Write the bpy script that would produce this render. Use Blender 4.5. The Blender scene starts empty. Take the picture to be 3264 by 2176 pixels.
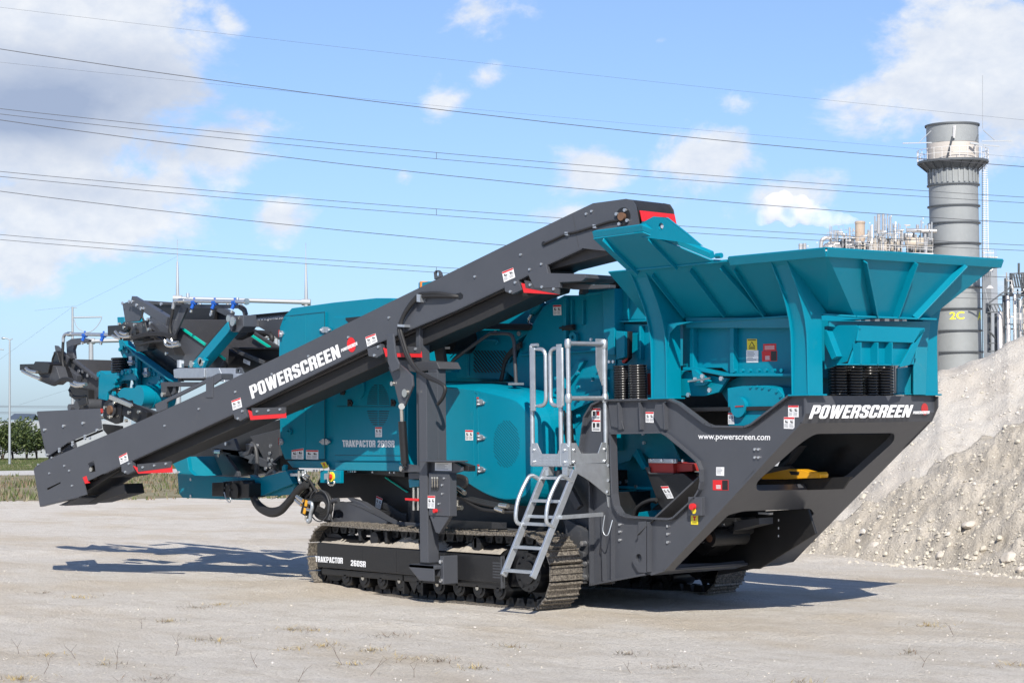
import bpy, bmesh, math, random
import numpy as np
from mathutils import Vector, Matrix, noise
from mathutils.geometry import tessellate_polygon

S = bpy.context.scene
COL = S.collection
rad = math.radians

# ---------------------------------------------------------------- camera
FPX = 6600.0                                   # focal length in photo pixels (photo 3264 x 2176)
ang, pit, rol = rad(50), math.atan(255 / FPX), rad(0.68)
r_ = Vector((math.cos(ang), math.sin(ang), 0)); w_ = Vector((-math.sin(ang), math.cos(ang), 0)); z_ = Vector((0, 0, 1))
fw = math.cos(pit) * w_ + math.sin(pit) * z_
up = -math.sin(pit) * w_ + math.cos(pit) * z_
rr = math.cos(rol) * r_ - math.sin(rol) * up
uu = math.cos(rol) * up + math.sin(rol) * r_
def ray(px, py): return fw + rr * ((px - 1632) / FPX) - uu * ((py - 1088) / FPX)
CAM = Vector((0, 0, .25)) - ray(1890, 1865) * 21.3
cd = bpy.data.cameras.new('camera'); cam = bpy.data.objects.new('camera', cd); COL.objects.link(cam)
cam.matrix_world = Matrix(((rr.x, uu.x, -fw.x, CAM.x), (rr.y, uu.y, -fw.y, CAM.y), (rr.z, uu.z, -fw.z, CAM.z), (0, 0, 0, 1)))
cd.sensor_width = 36; cd.lens = 36 * FPX / 3264; cd.clip_start = .1; cd.clip_end = 6000
S.camera = cam

# ---------------------------------------------------------------- sun, sky, exposure
SUN = Vector((1.0, -.72, 1.0)).normalized()
el = math.asin(SUN.z); az = math.atan2(SUN.x, SUN.y)
sl = bpy.data.lights.new('sun', 'SUN'); so = bpy.data.objects.new('sun', sl); COL.objects.link(so)
so.rotation_euler = (-SUN).to_track_quat('-Z', 'Y').to_euler(); so.location = (0, 0, 60)
sl.energy = 4.0; sl.angle = rad(.5); sl.color = (1, .945, .85)
S.view_settings.view_transform = 'Standard'; S.view_settings.look = 'None'
S.view_settings.gamma = 1; S.view_settings.exposure = 0.68
try: S.cycles.use_adaptive_sampling = True
except Exception: pass
S.cycles.max_bounces = 6; S.cycles.volume_bounces = 6

W = bpy.data.worlds.new('World'); S.world = W; W.use_nodes = True
nt = W.node_tree; nt.nodes.clear()
def N(t, tree=None, **k):
    n = (tree or nt).nodes.new(t)
    for a, v in k.items(): setattr(n, a, v)
    return n
def mth(op, a, b=None, tree=None, clamp=False):
    t = tree or nt
    n = t.nodes.new('ShaderNodeMath'); n.operation = op; n.use_clamp = clamp
    for i, v in enumerate((a, b)):
        if v is None: continue
        if isinstance(v, (int, float)): n.inputs[i].default_value = v
        else: t.links.new(v, n.inputs[i])
    return n.outputs[0]
def mixc(f, a, b, tree=None, bt='MIX'):
    t = tree or nt
    n = t.nodes.new('ShaderNodeMix'); n.data_type = 'RGBA'; n.blend_type = bt
    for s, v in ((n.inputs[0], f), (n.inputs[6], a), (n.inputs[7], b)):
        if isinstance(v, (int, float)): s.default_value = v
        elif isinstance(v, tuple): s.default_value = v if len(v) == 4 else (*v, 1)
        else: t.links.new(v, s)
    return n.outputs[2]
sky = N('ShaderNodeTexSky', sky_type='NISHITA', sun_disc=False, sun_elevation=el, sun_rotation=az, altitude=0, air_density=1.0, dust_density=.6, ozone_density=1.6)
tc = N('ShaderNodeTexCoord')
def dot(v):
    n = N('ShaderNodeVectorMath', operation='DOT_PRODUCT'); nt.links.new(tc.outputs['Generated'], n.inputs[0]); n.inputs[1].default_value = v
    return n.outputs['Value']
sx, sy_, sz = dot(r_), dot(w_), dot(z_)
AZ = mth('ARCTAN2', sx, sy_)                   # compass angle from the machine's far side
EL = mth('ARCSINE', sz)
def AE(px, py):
    d = ray(px, py).normalized(); return math.atan2(d.dot(r_), d.dot(w_)), math.asin(d.z)
mp = N('ShaderNodeMapping'); mp.inputs['Scale'].default_value = (1, 1, 1.6); nt.links.new(tc.outputs['Generated'], mp.inputs[0])
def wn(scale, det, rough, dist=0.0):
    n = N('ShaderNodeTexNoise'); n.inputs['Scale'].default_value = scale; n.inputs['Detail'].default_value = det
    n.inputs['Roughness'].default_value = rough; n.inputs['Distortion'].default_value = dist
    nt.links.new(mp.outputs[0], n.inputs['Vector']); return n.outputs['Fac']
n1 = wn(16, 9, .62, .3); n2 = wn(55, 7, .6)
cb_ = N('ShaderNodeCombineXYZ'); nt.links.new(AZ, cb_.inputs[0]); nt.links.new(EL, cb_.inputs[1])
def blobs(lst):
    tot = None
    for (cx, cy, rx, ry, s) in lst:
        a, e = AE(cx, cy); rx *= 1.9; ry *= 1.9
        m_ = N('ShaderNodeMapping', vector_type='POINT'); m_.inputs['Scale'].default_value = (FPX / rx, FPX / ry, 0); m_.inputs['Location'].default_value = (-a * FPX / rx, -e * FPX / ry, 0)
        nt.links.new(cb_.outputs[0], m_.inputs[0]); gt = N('ShaderNodeTexGradient', gradient_type='QUADRATIC_SPHERE' if False else 'SPHERICAL'); nt.links.new(m_.outputs[0], gt.inputs[0])
        g = mth('MULTIPLY', gt.outputs['Fac'], s * 1.15)
        tot = g if tot is None else mth('MAXIMUM', tot, g)
    return tot
CL = blobs([(1560, 250, 90, 50, .42), (1290, 560, 60, 40, .5), (1830, 690, 120, 40, .45), (2100, 130, 90, 30, .45), (1430, 1000, 70, 30, .5), (720, 60, 60, 60, .6), (60, 120, 420, 330, 1.25), (330, 260, 300, 260, 1.1), (100, 420, 420, 260, 1.1), (500, 360, 170, 110, .75), (740, 470, 190, 130, .8),
            (200, 640, 380, 170, 1.0), (60, 820, 170, 130, .8), (880, 690, 100, 100, .72), (1200, 245, 90, 60, .60), (1400, 350, 100, 100, .60),
            (3080, 200, 260, 230, 1.15), (3260, 330, 220, 200, 1.0), (2800, 300, 260, 130, .62), (2330, 320, 110, 80, .62), (2260, 500, 160, 110, .92),
            (1900, 520, 150, 80, .66), (2480, 620, 190, 100, .55), (1560, 40, 280, 80, .54), (3200, 900, 120, 90, .55), (700, 560, 120, 120, .5)])
edge = mth('ADD', CL, mth('MULTIPLY', mth('SUBTRACT', n1, .5), 1.5))
edge = mth('ADD', edge, mth('MULTIPLY', mth('SUBTRACT', n2, .5), .35))
mr = N('ShaderNodeMapRange', interpolation_type='SMOOTHSTEP'); nt.links.new(edge, mr.inputs[0]); mr.inputs[1].default_value = .36; mr.inputs[2].default_value = .72
DK = blobs([(100, 330, 480, 130, 1.0), (60, 395, 300, 60, 1.1), (480, 440, 260, 60, .5), (180, 600, 260, 50, .35), (3230, 380, 160, 60, .3)])
dk = mth('MULTIPLY', DK, mth('ADD', .35, mth('MULTIPLY', n1, 1.2)), clamp=True)
ccol = mixc(dk, mixc(mth('MULTIPLY', mth('SUBTRACT', n2, .35), 2.2, clamp=True), (6.9, 7.4, 8.3), (9.0, 9.1, 9.2)), (3.5, 4.2, 5.7))
# cooler, a little brighter sky the way this camera saw it
lowf = mth('SUBTRACT', 1.0, mth('MULTIPLY', EL, 5.0), clamp=True)
skyc = mixc(1.0, sky.outputs[0], mixc(lowf, (1.0, 1.10, 1.36), (.70, .92, 1.42)), bt='MULTIPLY')
fin = mixc(mth('MULTIPLY', mr.outputs[0], .93), skyc, ccol)
bg = N('ShaderNodeBackground'); bg.inputs[1].default_value = .068
nt.links.new(fin, bg.inputs[0]); wo = N('ShaderNodeOutputWorld'); nt.links.new(bg.outputs[0], wo.inputs[0])

# ---------------------------------------------------------------- helpers
def on(px, py, p0, n):
    d = ray(px, py); p0 = Vector(p0); n = Vector(n)
    return CAM + d * ((p0 - CAM).dot(n) / d.dot(n))
def AY(px, py, y): return on(px, py, (0, y, 0), (0, 1, 0))
def AX(px, py, x): return on(px, py, (x, 0, 0), (1, 0, 0))
def AZp(px, py, z): return on(px, py, (0, 0, z), (0, 0, 1))
def far(px, py, dist):
    d = ray(px, py); return CAM + d * (dist / d.dot(w_))
ZF = {'p': (0, 0, 1), 'a': (0, 700, .63785), 'b': (800, 850, .54222), 'c': (1200, 700, .51020), 'd': (900, 1350, .42517), 'e': (1650, 600, .51020),
      'g': (2400, 750, .41459), 'h': (1700, 1200, .47818), 'i': (2400, 1250, .44651), 'j': (300, 900, .28698), 'k': (500, 1350, .34014),
      'm': (0, 0, .69388), 'n': (1632, 0, .69388), 'o': (2500, 350, .32524), 'q': (0, 1250, .31873)}
def T(k, pts):
    a, b, s = ZF[k]
    if isinstance(pts[0], (int, float)): return (a + pts[0] * s, b + pts[1] * s)
    return [(a + x * s, b + y * s) for x, y in pts]

MATS = {}
def mat(name, col, rough=.5, metal=0.0, var=.12, scale=6.0, bump=0.0, bscale=60, dust=0.0, spec=.5, coat=0.0, vor=False, dcol=(.42, .38, .33)):
    m = bpy.data.materials.new(name); m.use_nodes = True; t = m.node_tree; b = t.nodes['Principled BSDF']
    g = t.nodes.new('ShaderNodeNewGeometry')
    nz = t.nodes.new('ShaderNodeTexNoise'); nz.inputs['Scale'].default_value = scale; nz.inputs['Detail'].default_value = 6
    nz.inputs['Roughness'].default_value = .65
    t.links.new(g.outputs['Position'], nz.inputs['Vector'])
    c2 = tuple(min(1, c * (1 + var)) for c in col); c1 = tuple(c * (1 - var) for c in col)
    c = mixc(nz.outputs['Fac'], c1, c2, t)
    if dust > 0:
        nd = t.nodes.new('ShaderNodeTexNoise'); nd.inputs['Scale'].default_value = scale * 2.3; nd.inputs['Detail'].default_value = 9; nd.inputs['Roughness'].default_value = .75
        t.links.new(g.outputs['Position'], nd.inputs['Vector'])
        k = t.nodes.new('ShaderNodeMapRange'); t.links.new(nd.outputs['Fac'], k.inputs[0])
        k.inputs[1].default_value = .62 - dust * .35; k.inputs[2].default_value = .75 - dust * .2; k.inputs[4].default_value = min(1, .35 + dust)
        c = mixc(k.outputs[0], c, dcol, t)
    t.links.new(c, b.inputs['Base Color'])
    b.inputs['Metallic'].default_value = metal; b.inputs['Specular IOR Level'].default_value = spec
    rv = mth('ADD', rough - .08, mth('MULTIPLY', nz.outputs['Fac'], .16, t), t, True); t.links.new(rv, b.inputs['Roughness'])
    if coat: b.inputs['Coat Weight'].default_value = coat; b.inputs['Coat Roughness'].default_value = .15
    if bump:
        if vor:
            bn = t.nodes.new('ShaderNodeTexVoronoi'); bo = bn.outputs['Distance']
        else:
            bn = t.nodes.new('ShaderNodeTexNoise'); bn.inputs['Detail'].default_value = 8; bo = bn.outputs['Fac']
        bn.inputs['Scale'].default_value = bscale; t.links.new(g.outputs['Position'], bn.inputs['Vector'])
        bp = t.nodes.new('ShaderNodeBump'); bp.inputs['Strength'].default_value = bump; bp.inputs['Distance'].default_value = .02
        t.links.new(bo, bp.inputs['Height']); t.links.new(bp.outputs[0], b.inputs['Normal'])
    MATS[name] = m; return m
TEAL = mat('teal_paint', (.0, .195, .285), .38, var=.13, scale=1.6, bump=.10, bscale=5, coat=.04, spec=.25, dust=.04, dcol=(.05, .22, .27))
TEALD = mat('teal_paint_dusty', (.006, .20, .28), .45, var=.12, scale=5, dust=.12, dcol=(.10, .24, .27))
GREY = mat('graphite_paint', (.060, .064, .075), .38, var=.16, scale=2, bump=.08, bscale=6, coat=.10, dust=.05, dcol=(.105, .10, .095))
GREYD = mat('graphite_paint_dusty', (.052, .054, .060), .5, var=.15, scale=5, dust=.15, dcol=(.13, .125, .12))
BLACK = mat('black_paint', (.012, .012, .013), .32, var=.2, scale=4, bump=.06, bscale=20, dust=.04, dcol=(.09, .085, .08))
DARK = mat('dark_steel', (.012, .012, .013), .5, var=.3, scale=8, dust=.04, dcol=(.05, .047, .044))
RUB = mat('rubber', (.018, .018, .019), .6, var=.25, scale=10, bump=.05, bscale=90)
BELT = mat('belt_rubber', (.05, .048, .05), .5, var=.3, scale=9, dust=.15, dcol=(.12, .115, .11))
GALV = mat('galvanised_steel', (.50, .53, .56), .42, .75, var=.22, scale=14, bump=.05, bscale=30)
ALU = mat('bright_steel', (.72, .73, .75), .3, .9, var=.15, scale=14)
CHROME = mat('plated_steel', (.62, .60, .55), .25, .9, var=.1, scale=14)
RED = mat('red_paint', (.62, .018, .022), .42, var=.1)
REDD = mat('red_rubber', (.36, .03, .025), .55, var=.15)
WHITE = mat('white_vinyl', (.80, .80, .80), .45, var=.04)
YEL = mat('yellow_vinyl', (.78, .62, .03), .45, var=.05)
AMBER = mat('amber_plastic', (.80, .22, .01), .25, var=.05, coat=.5)
ORYEL = mat('magnet_yellow', (.75, .36, .01), .35, var=.1, coat=.3)
BLUE = mat('blue_nozzle', (.01, .09, .42), .35, var=.1)
GREENL = mat('green_skirt', (.0, .45, .33), .4, var=.05)
RUST = mat('rusty_steel', (.16, .085, .05), .7, .2, var=.5, scale=10)
SHOE = mat('track_shoe_steel', (.085, .075, .065), .5, .35, var=.4, scale=20, dust=.55, dcol=(.40, .355, .295))
COIL = mat('spring_coil', (.015, .015, .016), .22, spec=.7)
SAND = mat('packed_sand', (.37, .33, .275), .95, var=.2, scale=15, bump=.8, bscale=60)

ROOT = {}
def prop(o, label=None, cat=None, group=None, kind=None):
    for k, v in (('label', label), ('category', cat), ('group', group), ('kind', kind)):
        if v: o[k] = v
    return o
def empty(name, loc, **k):
    o = bpy.data.objects.new(name, None); COL.objects.link(o); o.location = loc; o.empty_display_size = .3
    bpy.context.view_layer.update()
    return prop(o, **k)
def link(o, parent):
    """every part keeps world coordinates in its mesh, so only the root's own offset is undone"""
    COL.objects.link(o)
    if parent is not None:
        o.parent = parent
        o.matrix_parent_inverse = Matrix.Translation(-parent.location) if parent.parent is None and parent.type == 'EMPTY' else Matrix.Identity(4)
    return o

class MB:
    """collects shapes with their materials and links them as one mesh"""
    def __init__(s): s.v = []; s.f = []; s.m = []; s.sm = []; s.mats = []
    def mi(s, m):
        if m not in s.mats: s.mats.append(m)
        return s.mats.index(m)
    def add(s, vs, fs, m, smooth=False):
        o = len(s.v); s.v += [tuple(v) for v in vs]; k = s.mi(m)
        for f in fs: s.f.append(tuple(i + o for i in f)); s.m.append(k); s.sm.append(smooth)
        return s
    def prism(s, pts, vec, m, holes=None):
        """planar outline (3-D points) pushed along vec"""
        vec = Vector(vec); pts = [Vector(p) for p in pts]
        nrm = Vector((0, 0, 0))
        for i in range(len(pts)): nrm += pts[i].cross(pts[(i + 1) % len(pts)])
        rev = nrm.dot(vec) > 0
        loops = [pts] + [[Vector(p) for p in h] for h in (holes or [])]
        if not holes:
            n = len(pts); vs = pts + [p + vec for p in pts]
            a = list(range(n)); b = [i + n for i in range(n)]
            fs = [a if not rev else a[::-1], b[::-1] if not rev else b]
            for i in range(n):
                j = (i + 1) % n; q = (i, i + n, j + n, j)
                fs.append(q if not rev else q[::-1])
            return s.add(vs, fs, m)
        tr = tessellate_polygon(loops); flat = [p for l in loops for p in l]; n = len(flat)
        vs = flat + [p + vec for p in flat]; fs = []
        for t_ in tr:
            nn = (flat[t_[1]] - flat[t_[0]]).cross(flat[t_[2]] - flat[t_[0]])
            if nn.length < 1e-10: continue
            a = tuple(t_) if nn.dot(vec) < 0 else tuple(t_)[::-1]
            fs.append(a); fs.append(tuple(i + n for i in a[::-1]))
        k = 0
        for li, l in enumerate(loops):
            for i in range(len(l)):
                j = (i + 1) % len(l); q = (k + i, k + i + n, k + j + n, k + j)
                fs.append(q)
            k += len(l)
        return s.add(vs, fs, m)
    def box(s, x0, x1, y0, y1, z0, z1, m):
        return s.prism([(x0, y0, z0), (x1, y0, z0), (x1, y0, z1), (x0, y0, z1)], (0, y1 - y0, 0), m)
    def slab(s, pts, y, t, m, holes=None):
        """photo-traced outline on the upright plane Y=y, t thick"""
        return s.prism([AY(*p, y) for p in pts], (0, t, 0), m, [[AY(*p, y) for p in h] for h in holes] if holes else None)
    def bar(s, a, b, w, h, m, side=None):
        a = Vector(a); b = Vector(b); d = (b - a).normalized()
        sd = Vector(side) if side is not None else (d.cross(Vector((0, 0, 1))) if abs(d.z) < .95 else Vector((1, 0, 0)))
        sd = (sd - d * sd.dot(d)).normalized(); u = d.cross(sd).normalized()
        q = [a + sd * (i * w / 2) + u * (j * h / 2) for i, j in ((-1, -1), (1, -1), (1, 1), (-1, 1))]
        return s.prism(q, b - a, m)
    def tube(s, pts, rd, m, seg=10, cap=True, closed=False):
        pts = [Vector(p) for p in pts]; n = len(pts); vs = []; fs = []
        fr = None
        for i, p in enumerate(pts):
            if closed: d = pts[(i + 1) % n] - pts[i - 1]
            else: d = (pts[min(i + 1, n - 1)] - pts[max(i - 1, 0)])
            d = d.normalized()
            if fr is None: fr = d.cross(Vector((0, 0, 1)) if abs(d.z) < .9 else Vector((1, 0, 0))).normalized()
            fr = (fr - d * fr.dot(d)).normalized(); u = d.cross(fr)
            R = rd[i] if isinstance(rd, (list, tuple)) else rd
            for k in range(seg):
                a = 2 * math.pi * k / seg; vs.append(p + fr * (R * math.cos(a)) + u * (R * math.sin(a)))
        for i in range(n if closed else n - 1):
            for k in range(seg):
                a = i * seg + k; b = i * seg + (k + 1) % seg; i2 = ((i + 1) % n) * seg
                fs.append((a, b, i2 + (k + 1) % seg, i2 + k))
        s.add(vs, fs, m, True)
        if cap and not closed:
            s.add(vs[:seg], [tuple(range(seg))[::-1]], m); s.add(vs[-seg:], [tuple(range(seg))], m)
        return s
    def cyl(s, a, b, rd, m, seg=20, r2=None):
        return s.tube([a, b], [rd, rd if r2 is None else r2], m, seg)
    def bolts(s, pts, y, rd=.012, m=None, h=.014):
        for p in pts:
            c = AY(*p, y) if len(p) == 2 else Vector(p)
            s.cyl(c + Vector((0, .002, 0)), c - Vector((0, h, 0)), rd, m or ALU, 6)
        return s
    def build(s, name, parent=None, bevel=0.0, seg=2, label=None):
        me = bpy.data.meshes.new(name); me.from_pydata(s.v, [], s.f)
        for m in s.mats: me.materials.append(m)
        me.polygons.foreach_set('material_index', s.m); me.polygons.foreach_set('use_smooth', s.sm); me.update()
        o = bpy.data.objects.new(name, me); link(o, parent)
        if bevel:
            bm_ = o.modifiers.new('bevel', 'BEVEL'); bm_.width = bevel; bm_.segments = seg; bm_.limit_method = 'ANGLE'; bm_.angle_limit = rad(35); bm_.use_clamp_overlap = True
            bm_.harden_normals = False
        if label: o['label'] = label
        return o
def spline(pts, n=8):
    pts = [Vector(p) for p in pts]; out = []
    P = [pts[0] * 2 - pts[1]] + pts + [pts[-1] * 2 - pts[-2]]
    for i in range(1, len(P) - 2):
        for k in range(n):
            t = k / n; a, b, c, d = P[i - 1], P[i], P[i + 1], P[i + 2]
            out.append(.5 * ((2 * b) + (c - a) * t + (2 * a - 5 * b + 4 * c - d) * t * t + (3 * b - a - 3 * c + d) * t ** 3))
    out.append(pts[-1]); return out
def rounded(pts, rd, n=5):
    """round the corners of a 3-D or 2-D polyline loop"""
    out = []; k = len(pts)
    for i in range(k):
        p = Vector(pts[i]); a = Vector(pts[i - 1]); b = Vector(pts[(i + 1) % k])
        R = rd[i] if isinstance(rd, (list, tuple)) else rd
        R1 = min(R, (a - p).length * .45, (b - p).length * .45)
        if R1 < 1e-6: out.append(tuple(p)); continue
        s0 = p + (a - p).normalized() * R1; s1 = p + (b - p).normalized() * R1
        for j in range(n + 1):
            t = j / n; out.append(tuple(s0 * (1 - t) ** 2 + p * 2 * t * (1 - t) + s1 * t * t))
    return out
def lettering(name, parent, txt, quad, plane, m=None, off=.003, bold=.02, sp=1.0):
    """text laid on a plane: quad = photo corners TL,TR,BR,BL; plane = function(px,py)"""
    cu = bpy.data.curves.new('t', 'FONT'); cu.body = txt; cu.offset = bold; cu.space_character = sp; cu.resolution_u = 3
    o = bpy.data.objects.new('t', cu); COL.objects.link(o)
    me = bpy.data.meshes.new_from_object(o.evaluated_get(bpy.context.evaluated_depsgraph_get()))
    bpy.data.objects.remove(o)
    q = [plane(*p) for p in quad]
    xs = [v.co.x for v in me.vertices]; ys = [v.co.y for v in me.vertices]; x0, x1, y0, y1 = min(xs), max(xs), min(ys), max(ys)
    nrm = (q[1] - q[0]).cross(q[3] - q[0]).normalized()
    if nrm.dot(CAM - q[0]) < 0: nrm = -nrm
    for v in me.vertices:
        u = (v.co.x - x0) / (x1 - x0); w = (v.co.y - y0) / (y1 - y0)
        v.co = (q[3] * (1 - u) + q[2] * u) * (1 - w) + (q[0] * (1 - u) + q[1] * u) * w + nrm * off
    me.materials.clear(); me.materials.append(m or WHITE); me.name = name
    return link(bpy.data.objects.new(name, me), parent)
GLY = {
'P': (6, [(0,0),(2.3,0),(2.3,3.6),(4.8,3.6),(6,4.8),(6,8.8),(4.8,10),(0,10)], [(2.3,5.3),(3.7,5.3),(3.7,8.4),(2.3,8.4)]),
'O': (6, [(1.2,0),(4.8,0),(6,1.2),(6,8.8),(4.8,10),(1.2,10),(0,8.8),(0,1.2)], [(2.3,1.7),(3.7,1.7),(3.7,8.3),(2.3,8.3)]),
'W': (9, [(1.4,0),(3.8,0),(4.5,4.5),(5.2,0),(7.6,0),(9,10),(6.8,10),(6.3,4.5),(5.5,10),(3.5,10),(2.7,4.5),(2.2,10),(0,10)], None),
'E': (5, [(0,0),(5,0),(5,1.8),(2.3,1.8),(2.3,4.2),(4.6,4.2),(4.6,6),(2.3,6),(2.3,8.2),(5,8.2),(5,10),(0,10)], None),
'R': (6, [(0,0),(2.3,0),(2.3,4),(3.2,4),(3.7,3.4),(3.7,0),(6,0),(6,3.8),(5.3,4.9),(6,5.8),(6,8.8),(4.8,10),(0,10)], [(2.3,5.6),(3.7,5.6),(3.7,8.4),(2.3,8.4)]),
'S': (6, [(1.2,0),(4.8,0),(6,1.2),(6,4.6),(5.2,5.6),(2.3,7.0),(2.3,8.4),(3.7,8.4),(3.7,6.9),(6,6.9),(6,8.8),(4.8,10),(1.2,10),(0,8.8),(0,6.4),(.8,5.2),(3.7,3.8),(3.7,1.6),(2.3,1.6),(2.3,3.4),(0,3.4),(0,1.2)], None),
'C': (6, [(1.2,0),(4.8,0),(6,1.2),(6,3.9),(3.7,3.9),(3.7,1.7),(2.3,1.7),(2.3,8.3),(3.7,8.3),(3.7,6.4),(6,6.4),(6,8.8),(4.8,10),(1.2,10),(0,8.8),(0,1.2)], None),
'N': (6, [(0,0),(2.1,0),(2.1,5),(3.9,0),(6,0),(6,10),(3.9,10),(3.9,5.2),(2.1,10),(0,10)], None),
'T': (5.5, [(1.6,0),(3.9,0),(3.9,8.2),(5.5,8.2),(5.5,10),(0,10),(0,8.2),(1.6,8.2)], None),
'A': (6.2, [(0,0),(2.2,0),(2.5,1.9),(3.7,1.9),(4,0),(6.2,0),(4.6,10),(1.6,10)], [(2.75,3.6),(3.45,3.6),(3.1,7.2)]),
'K': (6.2, [(0,0),(2.3,0),(2.3,3.5),(3.8,0),(6.2,0),(4,5),(6,10),(3.7,10),(2.3,6.4),(2.3,10),(0,10)], None),
'2': (5.8, [(0,0),(5.8,0),(5.8,1.8),(2.9,1.8),(5.6,5.6),(5.8,6.4),(5.8,8.8),(4.6,10),(1.2,10),(0,8.8),(0,6.6),(2.2,6.6),(2.2,8.3),(3.6,8.3),(3.6,6.6),(0,1.8)], None),
'6': (6, [(1.2,0),(4.8,0),(6,1.2),(6,5.2),(4.8,6.3),(2.3,6.3),(2.3,8.4),(3.7,8.4),(3.7,7.3),(6,7.3),(6,8.8),(4.8,10),(1.2,10),(0,8.8),(0,1.2)], [(2.3,1.6),(3.7,1.6),(3.7,4.7),(2.3,4.7)])}
GLY['0'] = GLY['O']
def heavy(name, parent, txt, quad, plane, m=None, off=.003, gap=.75):
    """heavy condensed block lettering laid on a plane"""
    q = [plane(*p) for p in quad]; nrm = (q[1] - q[0]).cross(q[3] - q[0]).normalized()
    if nrm.dot(CAM - q[0]) < 0: nrm = -nrm
    tot = sum((3 if c == ' ' else GLY[c][0]) + gap for c in txt) - gap; mb = MB(); x = 0
    def P(u, v): u /= tot; v /= 10; return (q[3] * (1 - u) + q[2] * u) * (1 - v) + (q[0] * (1 - u) + q[1] * u) * v + nrm * off
    for c in txt:
        if c == ' ': x += 3 + gap; continue
        w, o, h = GLY[c]; loops = [[Vector((a, b, 0)) for a, b in l] for l in ([o, h] if h else [o])]; flat_ = [p for l in loops for p in l]
        mb.add([P(x + p.x, p.y) for p in flat_], [tuple(t_) for t_ in tessellate_polygon(loops)], m or WHITE); x += w + gap
    return mb.build(name, parent)
def sticker(parent, quad, plane, kind='warn', off=.003, name='safety_sticker'):
    q = [plane(*p) for p in quad]
    nrm = (q[1] - q[0]).cross(q[3] - q[0]).normalized()
    if nrm.dot(CAM - q[0]) < 0: nrm = -nrm
    mb = MB()
    def rect(u0, v0, u1, v1, m, k):
        def P(u, v): return (q[0] * (1 - u) + q[1] * u) * (1 - v) + (q[3] * (1 - u) + q[2] * u) * v + nrm * (off + k * .0012)
        mb.add([P(u0, v0), P(u1, v0), P(u1, v1), P(u0, v1)], [(0, 3, 2, 1)], m)
    rg = random.Random(int(quad[0][0] * 7 + quad[0][1]))
    if kind == 'yellow':
        rect(0, 0, 1, 1, YEL, 0); rect(.3, .15, .7, .3, RED, 1); rect(.4, .3, .6, .6, RED, 1); rect(.2, .7, .8, .74, BLACK, 1); rect(.2, .8, .8, .84, BLACK, 1)
    elif kind == 'tri':
        rect(0, 0, 1, 1, YEL, 0); rect(.1, .06, .9, .14, BLACK, 1)
        def P(u, v): return (q[0] * (1 - u) + q[1] * u) * (1 - v) + (q[3] * (1 - u) + q[2] * u) * v + nrm * (off + .0015)
        def P2(u, v): return P(u, v) + nrm * .001
        mb.add([P(.5, .2), P(.82, .72), P(.18, .72)], [(0, 1, 2)], BLACK); mb.add([P2(.5, .32), P2(.7, .66), P2(.3, .66)], [(0, 1, 2)], YEL)
        rect(.2, .8, .8, .9, BLACK, 1)
    elif kind == 'ce':
        rect(0, 0, 1, 1, RED, 0); rect(.6, .04, .97, .96, BLACK, 1)
        for i in range(4): rect(.22, .5 + i * .1, .52, .55 + i * .1, WHITE, 2)
    elif kind == 'red':
        rect(0, 0, 1, 1, RED, 0)
        for i in range(4): rect(.12, .3 + i * .15, .88, .35 + i * .15, WHITE, 1)
    elif kind == 'plate':
        rect(0, 0, 1, 1, WHITE, 0)
        for i in range(5): rect(.08, .15 + i * .15, .85 - .3 * rg.random(), .19 + i * .15, GREYD, 1)
    elif kind == 'triple':
        rect(0, 0, 1, 1, WHITE, 0)
        for r0 in (0, .5): 
            rect(.03, r0 + .02, .97, r0 + .09, RED, 1); rect(.12, r0 + .14, .4, r0 + .34, BLACK, 1); rect(.55, r0 + .14, .9, r0 + .32, RED if r0 == 0 else GREYD, 1)
            for i in range(3): rect(.1, r0 + .37 + i * .035, .9, r0 + .385 + i * .035, GREYD, 1)
    else:
        rect(0, 0, 1, 1, WHITE, 0); rect(.02, .02, .98, .17, RED, 1)
        cols = 2 if kind == 'wide' else 1
        for c in range(2):
            a = .06 + c * .48
            x, y = a + .08, .27
            mb_ = BLACK
            rect(x, y, x + .1, y + .22, mb_, 1); rect(x + .05, y + .14, x + .26, y + .24, mb_, 1); rect(x + .16, y - .03, x + .2, y + .1, mb_, 1)
            for i in range(4): rect(a, .6 + i * .085, a + .30 + .1 * rg.random(), .625 + i * .085, GREYD, 1)
        rect(.495, .2, .505, .96, GREYD, 1)
    return mb.build(name, parent)
def hose(mb, pts, rd=.022, m=None, n=6): return mb.tube(spline(pts, n), rd, m or RUB, 8)

# ================================================================= THE CRUSHER
crusher = empty('mobile_crusher', (-3, .95, 0), label='large teal and graphite tracked crushing machine with feed hopper, stacked conveyors and side ladder', cat='crushing machine')
CW = 1.89                                     # chassis width
pY = lambda y: (lambda px, py: AY(px, py, y))
pX = lambda x: (lambda px, py: AX(px, py, x))

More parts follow.
